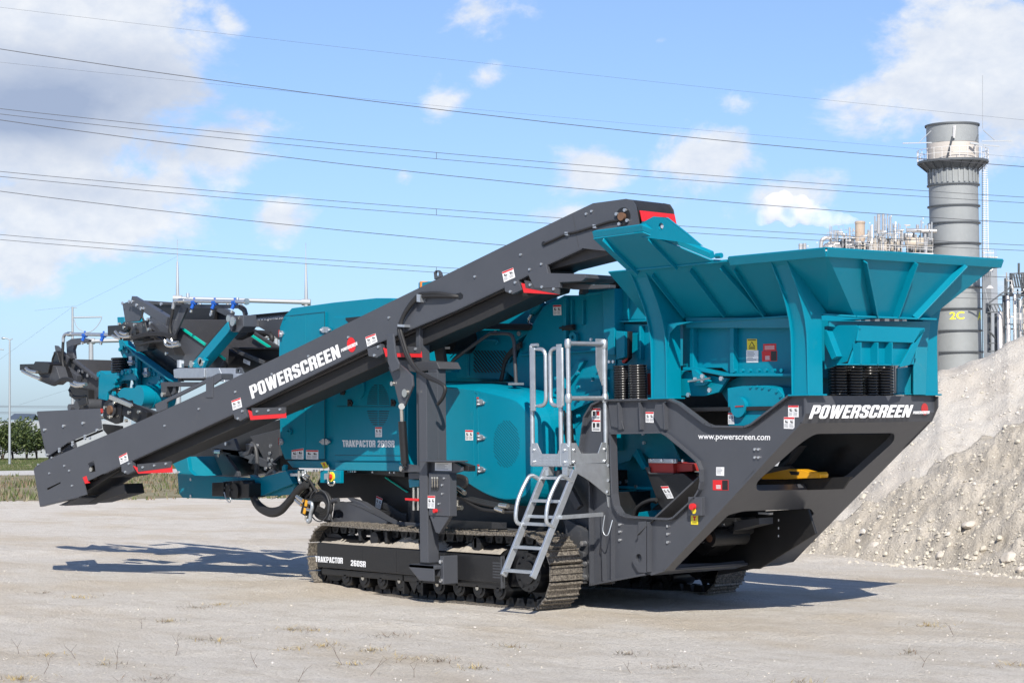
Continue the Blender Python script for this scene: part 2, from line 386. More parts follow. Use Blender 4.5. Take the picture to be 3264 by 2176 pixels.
# ---- chassis: two side plates with flanges, sloping end frame
ch = MB()
EMBL = mat('emblem_red', (.42, .03, .03), .5, var=.1)
outer = [(1882, 1865), (1880, 1545), (1846, 1440), (1862, 1330), (1885, 1292), (1915, 1278), (2130, 1275), (2159, 1288), (2245, 1353), (2266, 1361), (2370, 1363), (2392, 1355), (2512, 1264), (2577, 1264), (2577, 1300), (2558, 1345), (2480, 1430), (2400, 1503), (2116, 1822), (2050, 1833)]
hole = T('h', [(505, 372), (850, 365), (885, 385), (1000, 480), (1090, 560), (1112, 620), (1115, 700), (1105, 755), (1070, 815), (930, 945), (895, 955), (620, 940), (565, 920), (530, 865), (517, 780)])
ch.slab(outer, .05, .03, GREY, [hole])
def flange(pts, y0, y1, th, m=GREY, closed=False):
    P = [AY(*p, y0) for p in pts]; n = len(P)
    for i in range(n if closed else n - 1):
        a, b = P[i], P[(i + 1) % n]
        d = (b - a).normalized(); nrm = Vector((-d.z, 0, d.x)) * th
        ch.prism([a - d * .002, b + d * .002, b + nrm + d * .002, a + nrm - d * .002], (0, y1 - y0, 0), m)
flange(hole, .0, .09, -.018, closed=True)
flange([(1915, 1278), (2130, 1275), (2159, 1288), (2245, 1353), (2266, 1361), (2370, 1363), (2392, 1355), (2512, 1264), (2577, 1264)], 0, .06, .018)
flange([(1882, 1865), (1880, 1545), (1846, 1440), (1862, 1330), (1885, 1292), (1915, 1278)], .0, .06, .02)
flange([(1882, 1865), (2050, 1833)], .0, .06, .02)
# stiffening ribs between the flanges
for a, b in (((515, 960), (515, 1350)), ((758, 965), (758, 1300)), ((448, 900), (460, 1365))):
    p, q = AY(*T('h', a), .0), AY(*T('h', b), .0); ch.prism([p, q, q + Vector((.016, 0, 0)), p + Vector((.016, 0, 0))], (0, .06, 0), GREY)
for x0 in (560, 700, 862):
    p, q = AY(*T('h', (x0, 172)), .002), AY(*T('h', (x0 + 8, 352)), .002)
    ch.prism([p, q, q + Vector((.016, 0, 0)), p + Vector((.016, 0, 0))], (0, .058, 0), GREY)
ch.slab(T('h', [(815, 175), (872, 175), (872, 350), (850, 345), (800, 262)]), .02, .014, GREY)
ch.slab(T('h', [(500, 185), (558, 180), (600, 350), (520, 330)]), .03, .014, GREY)
# lifting lug
lc = T('h', (702, 1210)); lug = T('h', [(700, 965), (752, 962), (752, 1305), (700, 1303), (658, 1230), (665, 1180), (698, 1090)])
ch.slab(lug, .015, .03, GREY, [[(lc[0] + 10 * math.cos(a * .63), lc[1] + 15 * math.sin(a * .63)) for a in range(10)]])
ch.bolts(T('h', [(578, 985), (578, 1032), (578, 1087), (898, 995), (898, 1047), (898, 1102), (885, 178), (1480, 484), (1505, 484), (1480, 538), (1505, 538)]), .048, .014)
# far side plate
far_pts = [AY(*p, 0) + Vector((0, CW - .02, 0)) for p in outer]
ch.prism(far_pts, (0, .02, 0), GREYD, [[AY(*p, 0) + Vector((0, CW - .02, 0)) for p in hole]])
# sloping end frame (profile pushed across the width), with two windows
prof = [Vector((2.955, 0, 2.148)), Vector((2.955, 0, 1.985)), Vector((2.905, 0, 1.895)), Vector((2.60, 0, 1.663)), Vector((1.05, 0, .445)), Vector((.86, 0, .395))]
def endpoly(px, py):                           # photo point -> the sloped end plane
    d = Vector((2.60 - 1.05, 0, 1.663 - .445)); n = d.cross(Vector((0, 1, 0)))
    return on(px, py, prof[3], n)
nsl = Vector((2.60 - 1.05, 0, 1.663 - .445)).cross(Vector((0, 1, 0))).normalized()
if nsl.x < 0: nsl = -nsl
for i in range(2):
    a, b = prof[i], prof[i + 1]
    ch.prism([a, b, b + Vector((0, CW, 0)), a + Vector((0, CW, 0))], Vector((-.022, 0, 0)), GREY)
top = prof[2]; bot = prof[4]
upE = [top, bot, bot + Vector((0, CW, 0)), top + Vector((0, CW, 0))]
dd = (top - bot)
w1 = rounded([endpoly(*p) for p in T('i', [(440, 296), (1012, 290), (1008, 350), (690, 636), (560, 690), (25, 702), (25, 640), (330, 370)])], .07, 4)
w2 = rounded([endpoly(*p) for p in [(2322, 1640), (2372, 1628), (2585, 1621), (2596, 1637), (2402, 1800), (2290, 1812), (2148, 1815)]], .04, 4)
pl0 = prof[3]
def flat(v): v = Vector(v); return v - nsl * (v - pl0).dot(nsl)
ch.prism([flat(v) for v in upE], -nsl * .022, GREY, [[flat(v) for v in w1], [flat(v) for v in w2]])
ch.prism([bot, prof[5], prof[5] + Vector((0, CW, 0)), bot + Vector((0, CW, 0))], Vector((0, 0, .02)), GREY)
# window reveals
for wl in (w1, w2):
    q = [flat(v) for v in wl]
    for i in range(len(q)):
        a, b = q[i], q[(i + 1) % len(q)]
        ch.add([a - nsl * .02, b - nsl * .02, b - nsl * .07, a - nsl * .07], [(0, 1, 2, 3)], GREY)
# near side beam of the end frame: inner web
a, b = flat(top) + Vector((0, .16, 0)), flat(bot) + Vector((0, .16, 0))
pass
for yy in (.13, CW - .15):
    pass
chassis = ch.build('chassis', crusher, .004)
ink = MB()
# floor, cross members and an added dark plate blocking sun under the frame
ink.box(.2, 2.6, .14, CW - .03, 2.02, 2.06, DARK)
ink.prism([(.85, .14, .42), (.85, .14, 1.3), (.9, .14, 2.0), (-.1, .14, 2.0), (-.1, .14, .42)], (0, .02, 0), DARK) if False else None
ink.box(.05, .09, .14, CW - .03, .42, 1.2, DARK); ink.box(-1.2, .85, .12, 1.75, .40, .44, DARK)

ink.build('belly_frame_sun_block', chassis, .004)
lettering('lettering', chassis, 'www.powerscreen.com', [(2226, 1386), (2456, 1388), (2454, 1409), (2226, 1404)], pY(.05), bold=.014)
heavy('lettering', chassis, 'POWERSCREEN', [(2592, 1291), (2911, 1290), (2897, 1329), (2577, 1334)], pX(2.957))
heavy('lettering', chassis, 'POWERSCREEN', [(2911, 1310), (2963, 1309), (2961, 1318), (2909, 1319)], pX(2.961))
em = MB(); c = AX(2947, 1303, 2.957)
em.add([c + Vector((.002, .052 * math.cos(a), .058 * math.sin(a))) for a in [i * math.pi / 8 for i in range(16)]], [tuple(range(16))], EMBL)
em.build('round_emblem', chassis)
for q, pl, kd in (
    (T('h', [(1220, 602), (1274, 602), (1273, 660), (1220, 658)]), pY(.05), 'plate'), (T('h', [(1198, 688), (1302, 688), (1302, 757), (1198, 755)]), pY(.05), 'ce'),
    (T('h', [(750, 234), (804, 234), (804, 307), (750, 305)]), pY(.048), 'warn'), (T('h', [(390, 208), (449, 208), (449, 365), (392, 363)]), pY(.048), 'triple'),
    (T('i', [(253, 92), (328, 92), (328, 177), (253, 175)]), pY(.05), 'warn'), (T('i', [(222, 176), (299, 176), (298, 261), (222, 258)]), pY(.05), 'warn'),
    (T('h', [(1052, 918), (1100, 920), (1100, 986), (1052, 984)]), pY(.048), 'yellow')):
    sticker(chassis, q, pl, kd)
es = MB(); p = AY(*T('h', (1105, 860)), .10)
es.box(p.x - .05, p.x + .13, .0, .098, p.z - .09, p.z + .09, GREY)
c = AY(*T('h', (1070, 865)), .0); es.cyl(c + Vector((0, .03, 0)), c + Vector((0, -.035, 0)), .032, RED, 16); es.cyl(c + Vector((0, .03, -.04)), c + Vector((0, -.002, -.04)), .03, YEL, 16)
es.build('emergency_stop', chassis, .004)

# ---- inside the frame window: discharge chute, red skirt, hoses
inn = MB()
inn.slab(T('h', [(500, 370), (900, 370), (1100, 600), (1000, 700), (700, 960), (500, 960)]), .75, .02, TEALD)
inn.slab(T('h', [(500, 372), (900, 372), (980, 560), (770, 540), (690, 480), (640, 560), (520, 600)]), .55, .02, TEALD)
inn.slab(T('h', [(520, 725), (800, 735), (800, 752), (520, 745)]), .50, .05, TEAL)
inn.slab(T('h', [(520, 748), (690, 752), (540, 840)]), .52, .03, TEALD)
inn.slab(T('h', [(570, 925), (790, 890), (860, 935), (560, 938)]), .5, .2, TEAL)
inn.bolts(T('h', [(578, 705), (622, 695), (684, 730), (740, 440), (735, 380)]), .5, .02)
inn.slab(T('h', [(660, 520), (690, 480), (752, 610), (728, 622)]), .45, .05, TEAL)
inn.build('crusher_base', crusher, .004)
chu = MB()
chu.slab(T('h', [(745, 610), (778, 640), (1000, 645), (1100, 720), (1010, 850), (960, 940), (905, 938), (830, 840)]), .30, .5, DARK)
chu.slab(T('h', [(738, 604), (772, 600), (775, 640), (930, 642), (930, 650), (770, 650)]), .28, .02, GREYD)
chu.slab(T('h', [(860, 905), (952, 912), (930, 940), (875, 938)]), .28, .1, REDD)
chute = chu.build('discharge_chute', crusher, .005)
MB().slab(T('h', [(768, 572), (930, 572), (935, 642), (772, 640)]), .31, .3, REDD).slab(T('h', [(930, 575), (1060, 580), (1060, 630), (935, 635)]), .36, .25, REDD).build('rubber_skirt', chute, .004)
MB().slab(T('h', [(765, 545), (950, 548), (952, 577), (765, 574)]), .29, .02, GALV).bolts(T('h', [(788, 556), (860, 558), (932, 560), (1000, 560)]), .29, .016).build('skirt_clamp', chute, .003)
sticker(chute, T('h', [(850, 730), (900, 728), (938, 808), (895, 812)]), pY(.30), 'warn')
hs = MB()
for dz in (0, 16):
    hose(hs, [AY(*T('h', q), .25 + dz * .003) for q in ((660 + dz, 945), (680 + dz, 890), (720 + dz, 850), (775 + dz, 825), (820, 820 + dz))], .022)
hs.build('hydraulic_hose', crusher)

# ---- belly conveyor seen through the end frame, and overband magnet
bc = MB()
bc.slab([(2315, 1650), (2360, 1632), (2575, 1620), (2600, 1700), (2420, 1812), (2200, 1812), (2190, 1740)], 1.2, .03, DARK)
bc.slab([(2230, 1650), (2345, 1650), (2338, 1700), (2240, 1772), (2195, 1740)], .8, .3, DARK)
c0 = AY(*T('h', (1175, 1075)), .55); bc.cyl(c0, c0 + Vector((0, .5, 0)), .085, DARK, 18); bc.cyl(c0 - Vector((0, .01, 0)), c0 + Vector((0, .02, 0)), .04, RUST, 14)
bc.bolts(T('h', [(1200, 1122), (1268, 988), (1268, 1043), (1130, 1100)]), .78, .018)
bp_ = [endpoly(*p) for p in [(2325, 1632), (2600, 1612), (2640, 1640), (2440, 1815), (2100, 1835)]]; bc.prism([flat(v) - nsl * .50 for v in bp_], -nsl * .02, GREYD)
bel = bc.build('belly_conveyor', crusher, .006)
k = MB(); k.slab([(2330, 1660), (2420, 1650), (2420, 1670), (2340, 1690)], .8, .2, GREYD); k.build('belly_bracket', bel); k = MB(); k.slab(T('i', [(35, 855), (120, 858), (118, 873), (38, 868)]), 1.1, .05, WHITE); k.build('white_tag', bel)
for yy in (905, 960, 1017): k = MB(); k.slab(T('i', [(179, yy), (184, yy), (184, yy + 15), (179, yy + 15)]), 1.19, .005, WHITE); k.build('slot', bel)
mg = MB()
mg.slab(T('i', [(60, 590), (150, 568), (260, 545), (340, 550), (420, 572), (470, 568), (482, 585), (478, 610), (400, 612), (240, 620), (60, 618)]), .9, .12, ORYEL)
mg.slab(T('i', [(255, 562), (330, 566), (325, 590), (270, 588)]), .895, .01, DARK)

mag = mg.build('overband_magnet', crusher, .01)  # yellow body of the overband magnet, not a lamp
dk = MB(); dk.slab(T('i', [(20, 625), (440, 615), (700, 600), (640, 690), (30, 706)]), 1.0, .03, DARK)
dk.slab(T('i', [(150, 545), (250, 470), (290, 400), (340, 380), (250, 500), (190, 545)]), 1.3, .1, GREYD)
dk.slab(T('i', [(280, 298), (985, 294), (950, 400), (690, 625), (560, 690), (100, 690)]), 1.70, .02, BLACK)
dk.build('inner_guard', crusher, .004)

# ---- feed hopper
RZ, BZ = 3.425, 2.915                          # rim and bottom heights
XL, XR = -.05 + 1.0, 3.50
hp = MB()
def quad(mb, a, b, c, d, m, th=.012):
    a, b, c, d = map(Vector, (a, b, c, d)); n = (b - a).cross(d - a).normalized()
    mb.prism([a, b, c, d], n * th, m)
NL = Vector((.62, -.30, RZ)); NR = Vector((XR, -.30, RZ)); FR = Vector((XR, 2.22, RZ)); FL = Vector((.62, 2.22, RZ))
nl = Vector((.62, .30, BZ)); nr = Vector((2.99, .30, BZ)); er = Vector((3.20, .42, 2.885)); fr_ = Vector((3.20, 1.50, 2.885)); f2 = Vector((2.99, 1.62, BZ)); fl = Vector((.62, 1.62, BZ))
def sheet(mb, pts, m, th=.014):
    pts = [Vector(p) for p in pts]; n = (pts[1] - pts[0]).cross(pts[2] - pts[0]).normalized(); mb.prism(pts, n * th, m)
sheet(hp, [NL, NR, nr, nl], TEAL); sheet(hp, [NR, er, nr], TEAL); sheet(hp, [NR, FR, fr_, er], TEAL); sheet(hp, [FR, f2, fr_], TEAL); sheet(hp, [FR, FL, fl, f2], TEAL)
hopper = hp.build('feed_hopper', crusher)
rimb = MB()
def lip(a, b, out, mb=rimb):
    a, b, out = Vector(a), Vector(b), Vector(out)
    mb.prism([a - Vector((0, 0, .045)), b - Vector((0, 0, .045)), b + Vector((0, 0, .03)) + out, a + Vector((0, 0, .03)) + out], out.normalized() * .012 if out.length else (0, .01, 0), TEAL)
    mb.prism([a + out + Vector((0, 0, .03)), b + out + Vector((0, 0, .03)), b - out * 1.2 + Vector((0, 0, .03)), a - out * 1.2 + Vector((0, 0, .03))], (0, 0, .012), TEAL)
lip((2.32, -.30, RZ), (XR + .02, -.30, RZ), (0, -.035, 0)); lip((XR, -.32, RZ), (XR, 2.24, RZ), (.035, 0, 0)); lip((.62, 2.22, RZ), (XR, 2.22, RZ), (0, .035, 0))
rimb.build('hopper_rim', hopper, .004)
fb = MB()
def fl_(a, b, inn_, w=.055):
    a, b = Vector(a), Vector(b); fb.prism([a, b, b + Vector(inn_) * w, a + Vector(inn_) * w], (0, 0, -.018), TEAL)
fl_(nl, nr, (0, -1, 0), .08); fb.prism([nr + Vector((0, -.08, 0)), nr, er, er + Vector((.06, -.05, 0))], (0, 0, -.018), TEAL)
fl_(er + Vector((0, -.04, 0)), fr_ + Vector((0, .04, 0)), (1, 0, 0), .07)
fb.build('hopper_flange', hopper, .003)
# wing stiffeners
def rib(mb, a, b, nrm, h=.05, w=.012):
    a, b, nrm = Vector(a), Vector(b), Vector(nrm).normalized(); s_ = (b - a).cross(nrm).normalized() * w
    mb.prism([a, b, b + nrm * h, a + nrm * h], s_, TEAL)
nS = (NR - NL).cross(nl - NL).normalized(); nS = nS if nS.z < 0 else -nS
nE = (FR - NR).cross(er - NR).normalized(); nE = nE if nE.z < 0 else -nE
def onS(px, py): return on(px, py, NL, nS)
def onE(px, py): return on(px, py, NR, nE)
for a, b in (((1280, 480), (1555, 786)), ((1090, 500), (1305, 786)), ((850, 530), (1052, 790)), ((60, 190), (60, 190))):
    if a == b: continue
    rb = MB(); rib(rb, onS(*T('e', a)), onS(*T('e', b)), nS); rb.build('wing_rib', hopper, .003)
for a, b in (((20, 400), (110, 608)), ):
    rb = MB(); rib(rb, onS(*T('g', (-130, 250))), onS(*T('g', b)), nS); rb.build('wing_rib', hopper, .003)
for a, b in (((840, 182), (928, 612)), ((1232, 195), (1080, 620)), ((1612, 218), (1228, 622))):
    rb = MB(); rib(rb, onE(*T('g', a)), onE(*T('g', b)), nE, .075, .014); rb.build('wing_rib', hopper, .003)
# raised flap on the near wing
d1 = onS(2002, 865); hx0 = AY(2002, 865, -.30).x; fdir = Vector((0, -.46, .43)); nF = Vector((1, 0, 0)).cross(fdir).normalized(); nF = nF if nF.z < 0 else -nF
P0 = Vector((hx0, -.30, RZ)); onF = lambda px, py: on(px, py, P0, nF)
fp = MB()
fl3 = [Vector((hx0, -.305, RZ + .01)), Vector((2.28, -.305, RZ + .01)), onF(2267, 826), onF(2050, 737), onF(1892, 758)]
sheet(fp, fl3, TEAL, .014)
# rim of the flap
for a, b in ((fl3[2], fl3[3]), (fl3[3], fl3[4])):
    o_ = Vector((0, -.02, .06)); fp.prism([a, b, b + o_, a + o_], Vector((0, .055, .018)), TEAL)
for a, b in (((545, 305), (765, 520)), ((830, 300), (1010, 490))):
    rib(fp, onF(*T('e', a)), onF(*T('e', b)), nF, .05)
ec = onF(*T('e', (915, 290))) + Vector((0, -.02, .06))
eye = [ec + Vector((x, 0, z)) for x, z in ((-.42, -.04), (-.30, .07), (-.12, .12), (.05, .10), (.30, -.06), (.50, -.20), (.2, -.14))]
hc = [ec + Vector((.04 * math.cos(t * .6) - .02, 0, .035 * math.sin(t * .6) + .02)) for t in range(10)]
fp.prism(eye, (0, .025, 0), TEAL, [hc])
flap = fp.build('hopper_flap', hopper, .004)
hg = MB()
hg.cyl((hx0, -.315, RZ), (2.30, -.315, RZ), .016, TEAL, 8); q = onF(*T('e', (1250, 435))); hg.cyl(q + Vector((-.02, 0, .02)), q + Vector((.05, 0, .02)), .026, TEAL, 10)
hg.build('flap_hinge', hopper)
# far side flap (stands up the same way)
ff = MB(); None and sheet(ff, [(hx0, 2.23, RZ), (2.28, 2.23, RZ), (2.2, 2.42, RZ + .16), (1.35, 2.66, RZ + .40), (.85, 2.68, RZ + .42)], TEAL, .014)

# ---- curved gusset posts carrying the hopper
def post(x0, x1, y_out, mirror=False, zb=2.15, curve=True):
    mb = MB()
    zs = [zb, 2.62, 2.72, 2.84, 2.96, 3.08, 3.20, 3.32, 3.40]
    ys = [0, 0, -.004, -.022, -.055, -.10, -.16, -.225, -.27]
    outl = [(y, z) for y, z in zip(ys, zs)]
    inl = [(-.245, 3.40), (.28, 2.92), (.205, 2.90), (.205, zb)]
    pts = outl + inl
    f = (lambda y: CW - y) if mirror else (lambda y: y)
    for xa, xb in ((x0, x0 + .014), (x1 - .014, x1)):
        mb.prism([(xa, f(y), z) for y, z in pts], (xb - xa, 0, 0), TEAL)
    # web set back between the two plates, flush at the foot
    web = [(y + (.012 if z < 2.6 else .03), z) for y, z in outl]
    vv = [(x, f(y), z) for y, z in web for x in (x0 + .012, x1 - .012)]
    mb.add(vv, [(2 * i, 2 * i + 1, 2 * i + 3, 2 * i + 2) for i in range(len(web) - 1)], TEAL, True)
    mb.box(x0 - .03, x1 + .03, min(f(-.02), f(.23)), max(f(-.02), f(.23)), zb - .002, zb + .014, TEAL)
    for x in (x0 + .05, x1 - .05): mb.cyl((x, f(.05), zb + .014), (x, f(.05), zb + .035), .018, ALU, 6)
    return mb.build('hopper_post', hopper, .005, 2)
post(.90, 1.125, 0); post(2.78, 2.99, 0); post(.90, 1.125, 0, True); post(2.78, 2.99, 0, True)
# arched plate joining the post and the wing foot (rounded inner corner)
ar = MB()
def arch(pts, x, t=.014): ar.prism([AX(*p, x) for p in pts], (t, 0, 0), TEAL)
ar.prism([(1.125, .02, 2.60), (1.125, .02, 2.90), (1.50, .02, 2.90), (1.26, .02, 2.87), (1.16, .02, 2.80)], (0, .014, 0), TEAL)
ar.build('corner_gusset', hopper, .003)

# ---- feeder pan between the posts
fd = MB()
fd.slab([(2185, 1012), (2522, 1012), (2522, 1045), (2185, 1045)], .24, .03, TEALD)
fd.slab([(2176, 1015), (2522, 1015), (2522, 1205), (2330, 1194), (2300, 1172), (2176, 1172)], .33, 1.2, TEAL)
for x in (2198, 2326):
    a, b = AY(x, 1045, .26), AY(x, 1172 if x < 2300 else 1190, .26); fd.prism([a, b, b + Vector((.05, 0, 0)), a + Vector((.05, 0, 0))], (0, .07, 0), TEAL)
fd.slab([(2176, 1170), (2215, 1170), (2312, 1190), (2522, 1190), (2522, 1199), (2308, 1199), (2212, 1180), (2176, 1180)], .22, .12, TEAL)
fd.bolts([(2345, 1181), (2369, 1181), (2393, 1181), (2421, 1180), (2445, 1180), (2470, 1180), (2496, 1180)], .25, .02, TEAL, .03)
fd.slab([(2170, 1180), (2215, 1188), (2320, 1205), (2290, 1250), (2245, 1262), (2170, 1262)], .28, .04, TEAL)
fd.slab([(2203, 1176), (2213, 1176), (2260, 1215), (2245, 1228), (2213, 1230)], .18, .05, TEAL)
fd.cyl(AY(2195, 1215, .15), AY(2262, 1205, .15), .012, CHROME, 8); fd.bolts([(2217, 1209), (2240, 1211), (2240, 1199), (2263, 1243), (2195, 1258), (2300, 1206)], .17, .025)
fd.slab([(2290, 1235), (2350, 1203), (2366, 1198), (2530, 1198), (2530, 1262), (2400, 1345), (2330, 1300)], .42, .9, TEALD); fd.slab([(2140, 1165), (2340, 1165), (2350, 1362), (2250, 1362), (2140, 1300)], .75, .5, DARK)
fd.box(2.30, 2.34, .5, 1.60, 2.16, 2.80, DARK)
# end skirt under the hopper
fd.prism([AX(*p, 3.02) for p in T('g', [(590, 660), (1365, 660), (1340, 900), (1330, 1225), (1240, 1225), (1240, 1030), (1270, 800), (590, 700)])], (-.02, 0, 0), TEALD)
feeder = fd.build('vibrating_feeder', crusher, .005)
mo = MB()
p0 = AY(2322, 1356, .17); p1 = AY(2318, 1237, .17)
box_ = [(2322, 1357), (2318, 1237), (2362, 1230), (2440, 1228), (2478, 1236), (2497, 1258), (2503, 1290), (2460, 1325), (2410, 1358)]
mo.slab(box_, .17, .5, TEAL)
c = AY(2362, 1297, .17); mo.cyl(c + Vector((0, .02, 0)), c - Vector((0, .045, 0)), .098, TEAL, 32)
mo.bolts([(2395, 1233), (2415, 1232), (2433, 1234), (2455, 1237), (2478, 1247), (2490, 1262)], .17, .014, TEAL)
mot = mo.build('vibrator_housing', feeder, .02, 4)
MB().slab([(2343, 1293), (2369, 1292), (2369, 1295), (2343, 1297)], .118, .004, REDD).build('rotation_arrow', mot)
sticker(mot, T('e', [(1316, 1400), (1350, 1400), (1355, 1472), (1316, 1472)]), pY(.168), 'warn')
sticker(feeder, T('e', [(1434, 941), (1496, 941), (1498, 1010), (1435, 1010)]), pY(.33), 'tri'); sticker(feeder, T('e', [(1430, 1010), (1505, 1012), (1505, 1087), (1430, 1088)]), pY(.33), 'plate')
sticker(feeder, T('g', [(80, 835), (180, 831), (180, 885), (80, 888)]), pY(.33), 'red'); sticker(feeder, T('g', [(70, 890), (187, 886), (187, 966), (72, 968)]), pY(.33), 'ce')
# funnel box at the end
fu = MB()
fu.slab(T('g', [(548, 700), (600, 690), (790, 690), (822, 712), (720, 970), (550, 1030)]), .36, .02, TEAL)
fu.slab(T('g', [(548, 725), (570, 735), (645, 930), (605, 955), (548, 830)]), .28, .08, TEAL)
fu.prism([AX(*p, 3.30) for p in T('g', [(818, 692), (1322, 712), (1322, 735), (1245, 826), (800, 812)])], (-.02, 0, 0), TEAL)
fu.prism([AX(*p, 3.24) for p in T('g', [(800, 812), (1245, 826), (1240, 992), (740, 985)])], (-.02, 0, 0), TEAL)
fu.prism([AX(*p, 3.32) for p in T('g', [(720, 984), (1138, 990), (1136, 1000), (720, 996)])], (-.12, 0, 0), TEAL)
fu.prism([AX(*p, 3.30) for p in T('g', [(1290, 725), (1325, 715), (1210, 995), (1118, 1018), (1140, 990)])], (-.02, 0, 0), TEAL)
for x in (830, 960, 1070): fu.prism([AX(*p, 3.33) for p in T('g', [(x, 822), (x + 7, 822), (x + 7, 990), (x, 990)])], (-.10, 0, 0), TEAL)
fu.build('feeder_end_box', feeder, .004)
# spring stacks
def spring(mb, c, rd, z0, z1, n):
    mb.cyl((c.x, c.y, z0), (c.x, c.y, z1), rd * .62, DARK, 14)
    for i in range(n):
        z = z0 + (z1 - z0) * (i + .5) / n
        pts = [(c.x + rd * .86 * math.cos(a), c.y + rd * .86 * math.sin(a), z) for a in [j * math.pi / 10 for j in range(20)]]
        mb.tube([Vector(p) for p in pts], rd * .14, COIL, 6, closed=True)
for (px, rd, yy) in ((1985, .10, .30), (2033, .10, .22)):
    c = AY(px, 1270, yy); m_ = MB(); spring(m_, c, rd, 2.15, 2.15 + .36, 14); m_.build('spring', crusher)
for i, px in enumerate((2672, 2720, 2773, 2817)):
    c = AX(px, 1258, 2.78 + (.06 if i % 2 else 0)); m_ = MB(); spring(m_, c, .10, 2.15, 2.15 + .42, 15); m_.build('spring', crusher)
m_ = MB(); c = AY(2068, 1270, .35); m_.box(c.x - .02, c.x + .02, .35, .40, 2.2, 2.42, REDD); m_.build('spring_lock', crusher, .003)
# far end posts seen under the rim
for (y0, y1, x) in ((1.60, 1.66, 2.92), (1.80, 1.89, 2.93)):
    pass
ep = MB()
ep.prism([AX(*p, 2.94) for p in T('g', [(1112, 1020), (1228, 1010), (1232, 1215), (1112, 1215)])], (-.02, 0, 0), TEALD)
ep.prism([AX(*p, 2.955) for p in T('g', [(1240, 1220), (1240, 890), (1290, 760), (1375, 645), (1345, 700), (1330, 840), (1340, 1060), (1350, 1225)])], (-.02, 0, 0), TEAL)
ep.prism([AX(*p, 2.96) for p in T('g', [(1112, 1213), (1355, 1216), (1355, 1226), (1112, 1224)])], (-.2, 0, 0), TEAL)
ep.build('end_post', hopper, .004)

# ---- crusher body behind the platform
cb = MB()
cb.slab(T('e', [(0, 1045), (30, 960), (80, 870), (160, 740), (290, 668), (380, 668), (380, 645), (480, 600), (500, 592), (560, 590), (600, 565), (690, 575), (690, 820), (620, 830), (612, 1130), (560, 1130), (560, 1330), (430, 1370), (430, 1568), (0, 1568)]), .42, 1.05, TEAL)
cb.slab(T('e', [(530, 640), (605, 625), (605, 1040), (540, 1040)]), .30, .14, TEAL)
cb.slab(T('e', [(285, 690), (300, 690), (300, 980), (285, 980)]), .36, .08, TEAL)
cb.slab(T('e', [(380, 660), (540, 640), (540, 655), (380, 675)]), .36, .08, TEAL)
cb.slab(T('e', [(10, 1035), (560, 1005), (560, 1016), (10, 1046)]), .36, .08, TEAL)
cb.slab(T('e', [(255, 1075), (275, 1070), (290, 1250), (262, 1250)]), .34, .1, TEAL)
cb.slab(T('e', [(370, 1075), (418, 1075), (300, 1250), (275, 1230)]), .37, .06, TEAL)
for x in (330, 400): cb.slab(T('e', [(x, 700), (x + 8, 700), (x + 8, 850), (x, 850)]), .38, .05, TEAL)
cb.bolts(T('e', [(582, 735), (582, 797), (582, 862), (600, 915), (575, 1083), (600, 1083), (461, 945), (382, 1150), (470, 1195), (385, 1240), (385, 1330), (270, 1050), (270, 1110), (320, 1390)]), .33, .018, ALU)
# bucket-shaped side plates on the inlet
cb.slab(T('e', [(640, 600), (690, 560), (780, 640), (800, 820), (650, 820), (645, 700)]), .44, .4, TEAL)
cb.slab(T('e', [(612, 845), (830, 850), (830, 1135), (615, 1125)]), .44, .4, TEAL)
cb.slab(T('e', [(610, 825), (825, 820), (825, 832), (610, 838)]), .36, .1, TEAL)
cb.slab(T('e', [(613, 890), (667, 895), (667, 1055), (615, 1070)]), .26, .1, TEAL)
cb.slab(T('e', [(668, 893), (693, 893), (690, 1060), (655, 1095), (650, 1068), (668, 1055)]), .30, .06, DARK)
cb.slab(T('e', [(650, 1075), (688, 1060), (665, 1092), (652, 1092)]), .29, .02, REDD)
cb.slab(T('e', [(755, 860), (768, 860), (768, 1070), (755, 1060)]), .38, .06, TEAL)
cb.slab(T('e', [(570, 560), (600, 557), (640, 600), (610, 640), (575, 640)]), .40, .2, DARK)
crb = cb.build('crusher_housing', crusher, .006)
MB().slab(T('e', [(320, 915), (345, 895), (365, 915), (365, 985), (322, 985)]), .36, .03, TEAL, [[T('e', (342 + 10 * math.cos(t * .7), 930 + 13 * math.sin(t * .7))) for t in range(9)]]).build('lifting_eye', crb)
sticker(crb, T('e', [(222, 730), (273, 728), (275, 792), (224, 794)]), pY(.42), 'warn')
lt = MB(); lt.slab(T('e', [(275, 858), (345, 850), (345, 885), (275, 890)]), .36, .04, DARK); lt.cyl(AY(*T('e', (262, 872)), .34), AY(*T('e', (345, 866)), .34), .012, DARK, 8)
lt.build('door_latch', crb, .003)
# lifting ram on top
rm = MB(); rm.cyl(AY(*T('e', (88, 775)), .5), AY(*T('e', (148, 715)), .5), .05, TEAL, 14); rm.cyl(AY(*T('e', (205, 690)), .5), AY(*T('e', (212, 690)), .7), .07, TEAL, 14)
rm.slab(T('e', [(70, 740), (98, 720), (112, 745), (85, 790), (68, 780)]), .46, .05, TEAL)
hose(rm, [AY(*T('e', q), .45) for q in ((88, 790), (70, 820), (80, 850), (98, 850))], .018, CHROME)
rm.build('opening_ram', crusher, .004)
